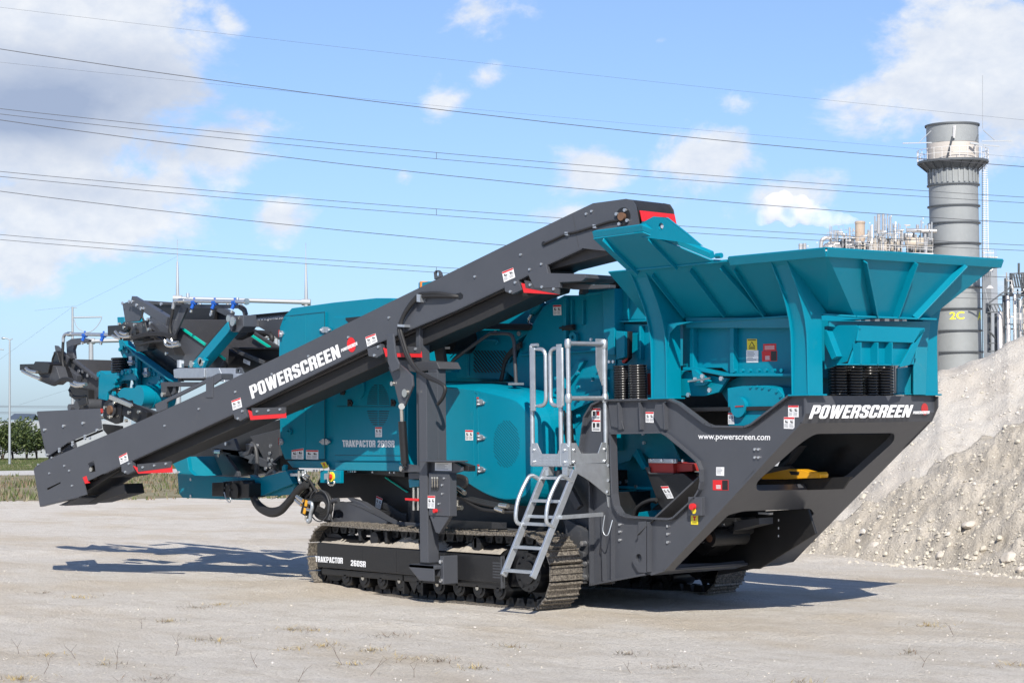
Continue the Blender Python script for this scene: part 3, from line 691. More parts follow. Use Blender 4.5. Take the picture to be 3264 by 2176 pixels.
# lower crusher side: flap door, links, belt guard
lo = MB()
lo.slab(T('c', [(790, 930), (890, 850), (960, 850), (1500, 850), (1500, 1440), (1260, 1440), (960, 1440), (960, 1080)]), .45, .9, TEAL)
lo.slab(T('c', [(990, 1180), (1110, 1180), (1140, 1310), (1165, 1400), (1165, 1440), (1000, 1440)]), .20, .2, TEAL)
lo.slab(T('c', [(1040, 1190), (1078, 1190), (1090, 1440), (1045, 1440)]), .12, .05, TEAL)
lo.slab(T('c', [(1100, 1150), (1180, 1130), (1400, 1060), (1400, 1110), (1140, 1230)]), .3, .06, TEAL)
lo.slab(T('c', [(1240, 1300), (1410, 1150), (1440, 1180), (1300, 1400), (1250, 1420)]), .25, .06, TEAL)
lo.slab(T('c', [(1165, 1190), (1200, 1190), (1215, 1400), (1180, 1400)]), .24, .05, DARK)
lo.bolts(T('c', [(1097, 1405), (1048, 1265), (1130, 1410), (1200, 1195), (1265, 1045), (1355, 995), (1267, 1225), (1130, 990), (1150, 880), (1262, 960), (1262, 1130)]), .2, .02, TEAL, .03)
h_ = AY(*T('c', (1033, 1360)), .12); h2 = AY(*T('c', (1037, 1445)), .12)
lo.tube(spline([h_ + Vector((0, .05, 0)), h_ + Vector((0, -.02, -.02)), h2 + Vector((0, -.02, .02)), h2 + Vector((0, .05, 0))], 4), .014, BLACK, 8)
lo.build('crusher_side_guard', crusher, .006)

# ---- engine canopy
cn = MB()
oc = [(889, 1132), (892, 1042), (905, 1008), (930, 982), (1063, 964), (1198, 950), (1245, 950), (1262, 960), (1300, 980), (1300, 1497), (1050, 1497), (1046, 1480), (908, 1463), (893, 1425)]
F0 = [AY(*p, .06) for p in oc]
cn.prism(F0, (0, CW - .12, 0), TEAL)
# proud side panels (door bank, middle panel) and skirt
cn.slab([(897, 1128), (899, 1048), (912, 1012), (936, 1003), (1035, 994), (1035, 1462), (911, 1461), (899, 1424)], .035, .03, TEAL)
cn.slab([(1064, 1010), (1290, 1010), (1290, 1469), (1064, 1469)], .035, .03, TEAL)
cn.slab([(914, 1468), (1034, 1468), (1034, 1492), (932, 1490)], .02, .05, TEALD)
cn.slab([(1068, 1472), (1268, 1474), (1279, 1483), (1279, 1501), (1068, 1498)], .0, .07, TEALD)
cn.bolts(T('b', [(575, 1203), (590, 1203), (602, 1203), (616, 1203), (718, 1206), (820, 1209), (846, 1209), (280, 1190), (372, 1197), (388, 1197)]), .05, .012)
canopy = cn.build('engine_canopy', crusher, .012, 3)
def seam(name, pts, y, parent, w=.006, m=None):
    mb = MB(); P = [AY(*p, y) for p in pts]
    for a, b in zip(P, P[1:]): mb.bar(a, b, w, .004, m or BLACK, side=(0, 1, 0) if False else None)
    return mb.build(name, parent)
seam('door_seam', T('b', [(190, 292), (320, 278), (434, 266), (434, 1134)]), .033, canopy)
seam('door_seam', T('b', [(320, 278), (320, 1132)]), .033, canopy, m=TEALD)
seam('door_seam', T('b', [(205, 1134), (434, 1134)]), .033, canopy)
seam('door_seam', T('b', [(495, 1107), (882, 1109)]), .033, canopy)
seam('door_seam', T('b', [(505, 820), (870, 822)]), .033, canopy)
for q in ((433, 371), (432, 1028)):
    mb = MB(); x, y = q
    mb.slab(T('b', rounded([(x - 34, y), (x - 12, y - 17), (x - 3, y - 17), (x - 3, y + 17), (x - 12, y + 17)], 3)), .014, .02, GALV)
    mb.slab(T('b', rounded([(x + 34, y), (x + 12, y - 17), (x + 3, y - 17), (x + 3, y + 17), (x + 12, y + 17)], 3)), .014, .02, GALV)
    mb.bolts(T('b', [(x - 22, y), (x + 22, y)]), .014, .009); mb.build('hinge', canopy, .003)
for q in ((172, 394), (172, 1028), (300, 812), (535, 735), (578, 800), (832, 800)):
    mb = MB(); x, y = q
    mb.slab(T('b', [(x - 8, y - 18), (x + 8, y - 18), (x + 16, y), (x + 8, y + 18), (x - 8, y + 18)]), .016, .02, GALV if q[0] < 310 else DARK)
    mb.bolts(T('b', [(x, y)]), .014, .012, DARK if q[0] > 310 else ALU); mb.slab(T('b', [(x - 12, y - 22), (x - 8, y - 22), (x - 8, y + 18), (x - 12, y + 18)]), .014, .02, REDD if q[0] < 200 else DARK)
    mb.build('door_latch', canopy, .003)
# louvred circle
lv = MB()
def slots(mb, cx, cy, rx, ry, rows, y, gap=None, k='b', m=BLACK, hh=4):
    for r0 in rows:
        dy = (r0 - cy) / ry
        if abs(dy) >= 1: continue
        w = rx * math.sqrt(1 - dy * dy)
        for a, b in ((cx - w, cx - 4), (cx + 4, cx + w)):
            mb.slab(T(k, [(a, r0), (b, r0 + .8), (b, r0 + hh + .8), (a, r0 + hh)]), y, .003, m)
slots(lv, 747, 812, 66, 128, list(range(694, 808, 12)) + list(range(846, 932, 13)), .032)
lv.build('louvre', canopy)
gl = MB(); c = AY(*T('b', (637, 712)), .03); gl.cyl(c + Vector((0, .02, 0)), c - Vector((0, .02, 0)), .13, TEAL, 24); gl.build('filter_cover', canopy, .01)
gt = MB(); gt.slab(T('b', [(556, 300), (640, 292), (640, 322), (575, 330), (556, 312)]), .03, .01, BLACK); gt.build('air_slot', canopy)
le = MB(); le.slab(T('b', [(207, 985), (205, 962), (214, 950), (226, 950), (233, 962), (232, 985)]), .0, .02, TEAL, [T('b', [(213, 972), (213, 962), (219, 957), (226, 962), (226, 972)])]).build('lifting_eye', canopy)
heavy('lettering', canopy, 'TRAKPACTOR 260SR', T('b', [(538, 1018), (845, 1020), (844, 1060), (541, 1058)]), pY(.035))
sticker(canopy, T('b', [(731, 941), (771, 941), (771, 1000), (732, 1000)]), pY(.035), 'warn')
sticker(canopy, T('b', [(240, 1077), (310, 1065), (310, 1131), (240, 1129)]), pY(.035), 'wide'); sticker(canopy, T('b', [(325, 1075), (397, 1077), (397, 1132), (325, 1130)]), pY(.035), 'wide')
sticker(canopy, T('b', [(410, 1150), (440, 1146), (456, 1180), (428, 1187)]), pY(.02), 'yellow')

# ---- roof and radiator section behind the side conveyor
rf = MB()
rf.slab(T('c', [(120, 560), (300, 560), (640, 530), (700, 525), (905, 517), (1065, 520), (1080, 560), (960, 680), (940, 720), (870, 770), (800, 1010), (120, 1010)]), .55, 1.0, TEAL)
rf.slab(T('c', [(500, 690), (960, 690), (960, 720), (930, 720), (870, 760), (800, 1000), (500, 990)]), .48, .06, TEAL)
rf.slab(T('c', [(630, 645), (950, 650), (970, 665), (960, 690), (600, 682)]), .40, .1, DARK)
rf.slab(T('c', [(560, 720), (575, 720), (575, 975), (560, 975)]), .46, .03, TEAL)
roof = rf.build('radiator_housing', crusher, .01)
rfx = MB(); rfx.slab(T('c', [(0, 495), (50, 488), (90, 488), (110, 500), (0, 520)]), .5, .9, TEAL).build('roof_cowl', roof, .02) if False else None
gv = MB()
def slotfield(x0, x1, y0, y1, step, wv, slope):
    n = int((x1 - x0 + (y1 - y0) / abs(slope)) / step) + 2
    for i in range(n):
        c = x0 - (y1 - y0) / slope + i * step if slope > 0 else x0 + i * step
        p = []
        for t in range(41):
            y = y0 + (y1 - y0) * t / 40; x = c + (y - y0) / slope
            if x0 <= x <= x1: p.append((x, y))
        if len(p) > 6: (xa, ya), (xb, yb) = p[0], p[-1]; gv.slab(T('c', [(xa, ya), (xa + wv, ya), (xb + wv, yb), (xb, yb)]), .475, .004, BLACK)
slotfield(600, 815, 817, 955, 20, 8, 1.25); slotfield(522, 552, 760, 850, 22, 8, -1.0); slotfield(455, 500, 820, 870, 22, 8, -1.0)
gv.build('slotted_grille', roof)
for p in ((580, 713), (745, 705), (892, 711)): MB().bolts(T('c', [p]), .475, .03, GALV).build('cap_bolt', roof)
mb = MB(); mb.slab(T('c', [(508, 690), (545, 685), (547, 718), (510, 720)]), .46, .02, GALV); mb.bolts(T('c', [(528, 704)]), .46, .015, DARK); mb.build('door_latch', roof)
MB().tube(spline([AY(*T('c', q), .44) for q in ((585, 760), (600, 752), (740, 752), (755, 765), (745, 778))], 3), .012, TEAL).build('grab_handle', roof)
# fan shroud, black curved hose bundle at the back
fs = MB()
c = AY(*T('c', (440, 745)), .10); fs.cyl(c, c + Vector((0, .3, 0)), .17, BLACK, 24); fs.slab(T('c', [(350, 760), (400, 740), (430, 930), (385, 960)]), .05, .05, GREYD)
fs.slab(T('c', [(424, 794), (458, 793), (458, 808), (424, 808)]), .09, .005, WHITE)
fs.build('motor_guard', crusher, .005)
mb = MB()
for d in (0, 10, 20): hose(mb, [AY(*T('c', q), .36) for q in ((905, 770 + d), (850, 810 + d), (805, 870 + d), (790, 950), (782 - d * .3, 1005))], .02)
mb.build('hydraulic_hose', crusher)

# ---- rounded fuel and hydraulic canopy on the right
YN = -.12
side = [(1392, 1232), (1511, 1243), (1623, 1271), (1659, 1292), (1683, 1327), (1693, 1370), (1699, 1480), (1688, 1545), (1664, 1580), (1614, 1588), (1568, 1578), (1525, 1558), (1465, 1520), (1392, 1487)]
SP = [AY(*p, YN) for p in side]
# smooth the nose outline
sm = [SP[0], SP[1]] + spline([SP[1], SP[2], SP[3], SP[4], SP[5], SP[6], SP[7], SP[8], SP[9], SP[10], SP[11], SP[12]], 4)[1:] + [SP[13]]
cen = Vector((sum(p.x for p in sm) / len(sm), 0, sum(p.z for p in sm) / len(sm)))
def insetp(p, k, y):
    d = Vector((p.x - cen.x, 0, p.z - cen.z)); L = d.length
    return Vector((p.x, y, p.z)) + d / L * k
nose = MB(); ring0 = sm; n = len(sm); vs = []
layers = [(0, YN), (.012, YN + .004), (.055, YN + .10), (.085, YN + .22), (.09, YN + .30), (.09, 1.7)]
for k, y in layers:
    for p in sm: vs.append(insetp(p, k, y))
fs_ = [tuple(range(n))]
for l in range(len(layers) - 1):
    for i in range(n):
        j = (i + 1) % n; fs_.append((l * n + i, (l + 1) * n + i, (l + 1) * n + j, l * n + j))
nose.add(vs, fs_, TEAL)
nz = nose.build('side_canopy', crusher, .006, 2)
seam('door_seam', T('c', [(610, 1075), (632, 1085), (640, 1560)]), YN - .003, nz, .005, TEALD); seam('door_seam', [(1513, 1244), (1509, 1400), (1512, 1520)], YN - .003, nz, .004, TEALD)
for q in ((648, 1140), (650, 1360), (652, 1560)):
    mb = MB(); x, y = q
    mb.slab(T('c', [(x - 24, y - 22), (x + 5, y - 18), (x + 27, y), (x + 22, y + 12), (x - 24, y + 22)]), YN - .016, .016, GALV); mb.bolts(T('c', [(x - 14, y - 10), (x - 14, y + 12), (x + 18, y)]), YN - .016, .01)
    mb.slab(T('c', [(x - 24, y - 32), (x - 14, y - 32), (x - 14, y - 22), (x - 24, y - 22)]), YN - .014, .014, REDD); mb.build('hinge', nz, .003)
gr = MB(); SLOT = mat('slot_shadow_teal', (.0, .06, .085), .6)
for i in range(19):                            # fine diagonal perforation in an oval
    cx, cy, rx, ry = 810, 1400, 84, 152
    # lines of slope +1.15
    t0 = -184 + i * 20
    pts = []
    for u in range(-200, 201, 6):
        x = cx + u; y = cy + t0 * 1.0 + u * 1.15
        if ((x - cx) / rx) ** 2 + ((y - cy) / ry) ** 2 < 1: pts.append((x, y))
    if len(pts) > 1 :
        a, b = pts[0], pts[-1]; gr.slab(T('c', [(a[0], a[1]), (a[0] + 2, a[1] - 1), (b[0] + 2, b[1] - 1), (b[0], b[1])]), YN - .003, .003, SLOT)
gr.build('perforated_grille', nz)
sticker(nz, T('c', [(556, 1312), (605, 1314), (605, 1377), (557, 1377)]), pY(YN), 'warn')
hd = MB()
pA, pB = AY(*T('c', (470, 950)), .12), AY(*T('c', (872, 1030)), .12)
hd.tube([pA] + spline([AY(*T('c', (468, 900)), .12), AY(*T('c', (500, 862)), .12), AY(*T('c', (690, 725)), .12), AY(*T('c', (740, 712)), .12), AY(*T('c', (835, 716)), .12), AY(*T('c', (860, 760)), .12)], 6) + [pB], .020, TEALD if False else GREYD, 10)
hd.box(pA.x - .06, pA.x + .06, .06, .18, pA.z - .005, pA.z + .02, TEAL); hd.box(pB.x - .06, pB.x + .06, .06, .18, pB.z - .005, pB.z + .02, GALV)
hd.build('grab_rail', crusher)

# ---- access platform with handrails and gate
pf = MB(); x0, x1, y0, y1, zf = -.385, .21, -.50, .06, 1.50
pf.box(x0, x1, y0 + .01, y1, zf - .02, zf + .012, GALV)
toe = lambda: None
def toe_plate(mb, P, vec, a, b, m=GALV):      # notched toe board
    P = Vector(P); L = Vector(vec)
    prf = [(0, 0), (1, 0), (1, .19), (.93, .23), (.82, .23), (.72, .12), (.30, .12), (.18, .23), (.05, .23), (0, .19)]
    return mb.prism([P + L * u + Vector((0, 0, v)) for u, v in prf], Vector((b)), m)
toe_plate(pf, (x0, y0, zf - .01), (x1 - x0, 0, 0), 0, (0, .012, 0)); toe_plate(pf, (x1, y0 + .012, zf - .01), (0, y1 - y0 - .012, 0), 0, (-.012, 0, 0))
pf.bolts([(x, y0, z) for x, z in ((x0 + .06, zf + .15), (x0 + .06, zf + .03), (x1 - .06, zf + .15), (x1 - .06, zf + .03))], y0, .014)
for y, z in ((-.42, .15), (-.42, .03), (0, .15), (0, .03)): pf.cyl((x1 - .01, y, zf + z), (x1 + .014, y, zf + z), .014, ALU, 6)
for i in range(6):                            # tread pattern
    for j in range(3): pf.box(x0 + .14 + i * .055, x0 + .165 + i * .055, y0 - .004, y0, zf + .01 + j * .03, zf + .018 + j * .03, GALV)
# support bracket to the chassis
pf.prism([(x1, -.02, zf - .02), (x1, .085, zf - .02), (x1, .085, zf - .47), (x1, .04, zf - .44)], (-.014, 0, 0), GALV)
br = T('h', [(270, 580), (515, 578), (518, 790), (485, 788), (365, 690), (275, 635)])
pf.prism([AX(*p, x1 + .004) for p in br], (.014, 0, 0), GALV); pf.bolts([AX(*T('h', p), x1 + .02) for p in ((505, 590), (505, 690), (498, 765))], 0, .015)
plat = pf.build('access_platform', crusher, .003)
rl = MB(); R0 = .0235
posts = [((x0 + .02, y0 + .02), 2.725), ((x1 - .03 - .10, y0 + .02), 2.70), ((x1 - .02, y0 + .03), 2.73), ((x1 - .02, y1 - .03), 2.73)]
for (x, y), zt in posts: rl.cyl((x, y, zf), (x, y, zt if (x, y) != posts[1][0] else 2.2), R0, GALV, 12)
for z in (2.725, 2.17):
    rl.cyl((x1 - .02, y0 + .03, z), (x1 - .02, y1 - .03, z), R0, GALV, 12)
for z in (2.725, 2.17):
    for (x, y) in ((x1 - .02, y0 + .03), (x1 - .02, y1 - .03)): rl.tube([Vector((x, y, z - .045)), Vector((x, y, z - .02)), Vector((x, y, z + .02)), Vector((x, y, z + .045))], [.03, .036, .036, .028], GALV, 12)
rl.cyl((x0 + .02, y0 + .02, 2.725), (x0 + .12, y0 + .02, 2.725), R0 * .8, GALV, 10)
rl.prism([(x1 - .02, y1 - .14, 2.78), (x1 - .02, y1 + .02, 2.78), (x1 - .02, y1 - .0, 2.38), (x1 - .02, y1 - .06, 2.30), (x1 - .02, y1 - .14, 2.50)], (-.014, 0, 0), GALV)
rl.build('handrail', plat)
ga = MB()
def loop_gate(xa, xb, z0, z1, fl=1):
    y = y0 - .005; pts = [Vector(p) for p in rounded([(xa, y, z0), (xb, y, z0), (xb, y, z1), (xa, y, z1)], [.0, .09, .09, .0] if fl > 0 else [.09, 0, 0, .09], 5)]
    ga.tube(pts, .021, GALV, 10, closed=True)
loop_gate(x0 + .06, x0 + .27, 2.10, 2.68, 1); loop_gate(x0 + .34, x0 + .52, 2.10, 2.68, -1)
ga.box(x0 + .05, x0 + .12, y0 - .03, y0 - .015, 2.05, 2.70, GALV); ga.box(x0 + .46, x0 + .535, y0 - .03, y0 - .015, 2.08, 2.72, GALV)
ga.build('safety_gate', plat, .003)
# ladder
ld = MB(); la, lb = Vector((-.145, -.50, 1.44)), Vector((-.145, -1.05, .45)); w = .45
for s_ in (0, w): ld.bar(la + Vector((s_, 0, 0)), lb + Vector((s_, 0, 0)) + (lb - la).normalized() * .05, .03, .07, GALV, side=(1, 0, 0))
ldr = ld.build('ladder', plat, .003)
for i in range(5):
    p = lb + (la - lb) * ((i + .0) / 4.35); rg = MB()
    for dy in (-.03, 0, .03): rg.box(p.x + .015, p.x + w - .015, p.y + dy - .006, p.y + dy + .006, p.z - .006, p.z + .022, GALV)
    rg.box(p.x + .015, p.x + w - .015, p.y - .035, p.y + .035, p.z - .002, p.z + .008, GALV); rg.build('rung', ldr)
for s_ in (-.01, w + .01):
    g = MB(); a = la + (lb - la) * .10 + Vector((s_, 0, 0)); b = la + (lb - la) * .55 + Vector((s_, 0, 0)); o_ = Vector((0, -.15, .09))
    g.tube(spline([a, a + o_ * .8 + (lb - la) * .02, a + o_ + (lb - la) * .12, b + o_ + (la - lb) * .15, b + o_ * .6, b], 6), .021, GALV, 10); g.build('grab_handle', ldr)
lk = MB()
lk.box(x0 + .2, x0 + .28, y0 + .0, y0 + .08, zf - .11, zf - .02, GALV); lk.box(x1 - .1, x1 - .02, y0, y0 + .08, zf - .11, zf - .02, GALV)
a = la + (lb - la) * .46; lk.bar(a + Vector((0, .03, 0)), a + Vector((w + .06, .03, 0)), .03, .03, GALV); lk.bar(a + Vector((w + .02, .03, 0)), Vector((a.x + w + .02, -.15, a.z + .01)), .03, .04, GALV)
lk.tube(spline([Vector((a.x + w + .02, -.12, a.z)), Vector((a.x + w + .0, -.13, a.z - .16)), Vector((a.x + w + .05, -.11, a.z - .2)), Vector((a.x + w + .07, -.06, a.z - .05))], 5), .006, GALV, 6)
lk.build('ladder_stay', ldr, .003)
# dark sloping bracket plates behind the ladder
bk = MB()
bk.slab([(1735, 1480), (1830, 1480), (1945, 1580), (1900, 1620), (1830, 1620), (1790, 1560)], .02, .02, GALV) if False else None
bk.slab([(1700, 1500), (1950, 1490), (1950, 1860), (1880, 1862), (1840, 1780), (1780, 1620)], .14, .05, GREYD)
bk.slab([(1760, 1500), (1790, 1500), (1850, 1610), (1835, 1625)], .0, .05, GREYD)
bk.slab([(1800, 1650), (1885, 1700), (1885, 1850), (1860, 1850), (1800, 1760)], .05, .05, GREYD)
bk.bolts(T('h', [(345, 1245), (347, 1335), (345, 1110)]), .04, .03, ALU, .05)
bk.build('chassis_bracket', crusher, .005)

# ---- crawler tracks
def crawler():
    XL_, XR_, zc, R = -4.06, -.475, .388, .37
    y0, y1 = -.50, -.06
    t = MB(); t.box(XL_ + .1, XR_ - .1, y0 + .12, y1 - .06, .22, .60, BLACK)
    trk = t.build('crawler_track', crusher)
    bm_ = MB(); cm = MB(); L = XR_ - XL_; per = 2 * L + 2 * math.pi * R; ns = int(per / .165)
    def pt(s):
        s %= per
        if s < L: return Vector((XL_ + s, 0, zc + R - .018 * math.sin(math.pi * s / L))), Vector((1, 0, 0)), Vector((0, 0, 1))
        s -= L
        if s < math.pi * R:
            a = math.pi / 2 - s / R; return Vector((XR_ + R * math.cos(a), 0, zc + R * math.sin(a))), Vector((math.sin(a), 0, -math.cos(a))), Vector((math.cos(a), 0, math.sin(a)))
        s -= math.pi * R
        if s < L: return Vector((XR_ - s, 0, zc - R)), Vector((-1, 0, 0)), Vector((0, 0, -1))
        s -= L; a = -math.pi / 2 - s / R
        return Vector((XL_ + R * math.cos(a), 0, zc + R * math.sin(a))), Vector((math.sin(a), 0, -math.cos(a))), Vector((math.cos(a), 0, math.sin(a)))
    rg = random.Random(5)
    for i in range(ns):
        p, tg, nn = pt(i * per / ns); hl = per / ns * .47
        p = p + nn * rg.uniform(-.002, .002)
        A = p + Vector((0, y0, 0))
        sec = [(-hl, 0), (hl, 0), (hl, .012), (hl * .92, .034), (hl * .80, .034), (hl * .76, .014), (hl * .1, .014), (hl * .06, .030), (-hl * .06, .030), (-hl * .1, .014), (-hl * .74, .014), (-hl * .78, .034), (-hl * .9, .034), (-hl, .012)]
        bm_.prism([A + tg * a + nn * b for a, b in sec], (0, y1 - y0, 0), SHOE)
        ca = p + Vector((0, (y0 + y1) / 2 - .09, 0))
        for s2 in (0, .12):
            c_ = ca + Vector((0, s2, 0)); cm.prism([c_ - tg * hl * .95, c_ + tg * hl * .95, c_ + tg * hl * .6 - nn * .085, c_ - tg * hl * .6 - nn * .085], (0, .04, 0), DARK)
        cm.cyl(ca - nn * .05, ca - nn * .05 + Vector((0, .16, 0)), .022, DARK, 8)
    bm_.build('track_shoes', trk); cm.build('track_chain', trk)
    f = MB()
    ft, fb_ = .60, .255
    f.prism([(-4.24, y0 - .005, fb_ + .02), (-.86, y0 - .005, fb_), (-.86, y0 - .005, ft - .08), (-.90, y0 - .005, ft - .065), (-4.20, y0 - .005, ft - .04), (-4.24, y0 - .005, ft - .06)], (0, .03, 0), BLACK)
    f.prism([(-4.22, y0 + .02, ft - .05), (-.88, y0 + .02, ft - .07), (-.88, y0 + .16, ft + .04), (-4.22, y0 + .16, ft + .05)], (0, .0, -.03), BLACK)
    f.box(-.87, -.845, y0 - .015, y0 + .03, fb_ - .05, ft - .06, GREYD)
    for xx in (-3.35, -2.7, -1.6): f.box(xx, xx + .008, y0 - .008, y0, fb_ + .02, ft - .07, BLACK)
    f.box(-4.18, -.88, y0 + .02, y0 + .10, .19, .26, BLACK)
    for xx in (-3.5, -3.0, -2.2, -1.4): f.box(xx, xx + .05, y0 + .06, y0 + .14, ft - .0, ft + .12, DARK)
    fr = f.build('track_frame', trk, .008, 2)
    sd = MB(); vs = []; fs2 = []; nx, ny = 220, 6; rg = random.Random(9)
    for i in range(nx):
        for j in range(ny):
            x = -4.20 + 3.3 * i / (nx - 1); v = j / (ny - 1)
            h = .03 + .09 * noise.noise(Vector((x * 2.1, 0, 3))) + .05 * noise.noise(Vector((x * 8, j * .6, 3))) + .03 * noise.noise(Vector((x * 22, j, 3)))
            edge_ = 1 if 0 < j else 0
            vs.append((x, y0 + .012 + v * .2, ft - .045 + (max(.012, h) * (v * 1.0 + .25) if edge_ else 0) + v * .06))
    for i in range(nx - 1):
        for j in range(ny - 1): a = i * ny + j; fs2.append((a, a + ny, a + ny + 1, a + 1))
    sd.add(vs, fs2, SAND, True); sd.build('sand_deposit', trk)
    for i in range(9):
        x = -3.72 + i * .345; r_w = MB(); big = i == 4
        r_w.cyl((x, y0 + .05, .175), (x, y1 - .04, .175), .10, BLACK, 20); r_w.cyl((x, y0 + .035, .175), (x, y0 + .06, .175), .065, DARK, 16); r_w.cyl((x, y0 + .02, .185), (x, y0 + .04, .185), .026, CHROME if i % 2 else DARK, 10)
        r_w.build('track_roller', trk, .006)
    gd = MB()
    for x in (-2.62, -2.28): gd.box(x, x + .03, y0 + .02, y0 + .1, .05, .26, BLACK)
    gd.prism([(-2.56, y0 + .03, .24), (-2.32, y0 + .03, .24), (-2.42, y0 + .03, .06)], (0, .03, 0), BLACK)
    gd.build('roller_guard', trk, .004)
    for x in (-3.2, -1.35):
        MB().cyl((x, y0 + .06, .64), (x, y1 - .05, .64), .075, DARK, 18).build('top_roller', trk, .008)
    idl = MB(); idl.cyl((XL_, y0 + .12, zc), (XL_, y1 - .10, zc), .28, DARK, 30); idl.cyl((XL_, y0 + .07, zc), (XL_, y0 + .13, zc), .12, DARK, 20)
    idl.build('idler_wheel', trk, .01)
    sp = MB(); vs = []
    pr = []
    for i in range(42):
        a = 2 * math.pi * i / 42; q = .31 if i % 3 == 0 else (.26 if i % 3 == 1 else .262); pr.append((XR_ + q * math.cos(a), y0 + .19, zc + q * math.sin(a)))
    sp.prism(pr, (0, .05, 0), DARK); sp.cyl((XR_, y0 + .03, zc), (XR_, y0 + .2, zc), .20, BLACK, 28, .22); sp.cyl((XR_, y0 + .01, zc), (XR_, y0 + .04, zc), .12, BLACK, 20)
    for i in range(12):
        a = i * math.pi / 6; sp.cyl((XR_ + .17 * math.cos(a), y0 + .015, zc + .17 * math.sin(a)), (XR_ + .17 * math.cos(a), y0 + .04, zc + .17 * math.sin(a)), .014, DARK, 6)
    sp.build('drive_sprocket', trk, .006)
    cp = MB(); c = AY(*T('d', (1612, 1095)), y0 - .005)
    for i in range(6):
        cp.box(c.x - .07, c.x + .07, y0 - .012, y0 - .005, c.z - .085 + i * .03, c.z - .070 + i * .03, GREYD)
    cp.box(c.x - .10, c.x + .10, y0 - .008, y0 - .005, c.z - .115, c.z + .12, BLACK); cp.build('data_plate', trk)
    return trk
track = crawler()
heavy('lettering', track, 'TRAKPACTOR', T('d', [(246, 990), (455, 1003), (455, 1047), (250, 1033)]), pY(-.505))
heavy('lettering', track, '260SR', T('d', [(515, 1019), (627, 1030), (626, 1074), (514, 1062)]), pY(-.505))
t2 = track.copy(); link(t2, crusher); t2.location = (0, 2.45, 0)
for chd in list(track.children):
    if chd.name.startswith(('lettering',)): continue
    c2 = chd.copy(); COL.objects.link(c2); c2.parent = t2; c2.matrix_parent_inverse = Matrix.Identity(4)
# undercarriage cross frame and raking legs
uc = MB()
uc.slab([(1048, 1668), (1060, 1660), (1068, 1600), (1100, 1600), (1160, 1620), (1260, 1670), (1270, 1690), (1048, 1690)], .02, .12, GREY, [[(1082 + 12 * math.cos(t * .63), 1640 + 14 * math.sin(t * .63)) for t in range(10)]])
uc.slab([(1105, 1585), (1150, 1600), (1260, 1670), (1200, 1670)], .10, .1, GREY)
uc.slab([(1230, 1660), (1720, 1690), (1860, 1760), (1860, 1860), (1250, 1830)], .02, .06, GREYD)
uc.box(-4.0, -.2, .1, 1.8, .42, .62, DARK)
uc.build('undercarriage_frame', crusher, .01)
gq = MB(); gq.slab(T('d', [(1240, 720), (1600, 735), (1680, 790), (1225, 780)]), .0, .02, BLACK)
for i in range(14): gq.slab(T('d', [(1570 + i * 8, 738), (1573 + i * 8, 738), (1573 + i * 8, 785), (1570 + i * 8, 785)]), -.004, .004, GREYD)
gq.build('track_guard_grille', crusher)

# ---- mast that carries the side conveyor
ms = MB()
mp_ = lambda px, py: AY(px, py, -.70)
xa, xb = AY(1336, 1500, -.75).x, AY(1362, 1500, -.75).x
ms.box(xa, xa + .14, -.75, -.60, .44, 2.48, GREY)                                   # inner telescoping box seen at the foot
x2, x3 = AY(1335, 1300, -.62).x, AY(1362, 1300, -.62).x
ms.prism([(xa - .30, -.55, 1.38), (xa - .30, -.55, 3.0), (xa - .23, -.55, 3.0), (xa - .23, -.55, 1.38)], (0, .14, 0), GREY)
ms.prism([(xa - .02, -.60, 1.36), (xa + .14, -.60, 1.36), (xa + .14, -.60, 2.52), (xa - .02, -.60, 2.52)], (0, .12, 0), GREY)
# foot bracket around the track frame
ms.box(xa - .16, xa + .30, -.78, -.62, .38, .42, GREY); ms.prism([(xa - .16, -.78, .38), (xa + .02, -.78, .25), (xa + .28, -.78, .25), (xa + .28, -.78, .42), (xa - .16, -.78, .42)], (0, .014, 0), GREY)
ms.box(xa + .28, xa + .34, -.70, -.50, .22, .52, GREY); ms.box(xa - .16, xa + .3, -.70, -.505, .30, .37, GREY)
for z in (.26, .46): ms.cyl((xa + .31, -.72, z), (xa + .31, -.69, z), .022, ALU, 8)
# bracket plates
ms.slab(T('b', [(805, 590), (865, 570), (905, 600), (945, 640), (950, 700), (900, 820), (868, 800), (830, 650)]), -.80, .03, GREY)
ms.slab(T('b', [(795, 395), (835, 395), (850, 530), (870, 570), (868, 600), (825, 620), (802, 560)]), -.88, .025, GREY)
ms.slab(T('b', [(865, 545), (1090, 560), (1110, 600), (960, 620), (880, 600)]), -.6, .3, GREYD)
for q, rd in (((914, 742), .045), ((838, 687), .025), ((893, 1185), .03)):
    c = AY(*T('b', q), -.80 if q[1] < 1000 else -.72); ms.cyl(c, c - Vector((0, .03, 0)), rd, CHROME, 14)
ms.slab(T('b', [(876, 1165), (930, 1160), (1000, 1170), (1000, 1205), (884, 1208)]), -.70, .03, GREY)
ms.slab(T('b', [(925, 1210), (1000, 1210), (1000, 1245), (925, 1248)]), -.62, .1, GREY)
ms.slab(T('b', [(925, 1248), (990, 1252), (985, 1290), (930, 1296)]), -.58, .06, TEALD)
for x in (958, 985): ms.cyl(AY(*T('b', (x, 1296)), -.55), AY(*T('b', (x, 1430)), -.55), .018, CHROME, 8)
ms.slab(T('b', [(903, 1358), (982, 1362), (982, 1378), (905, 1372)]), -.6, .02, RED)
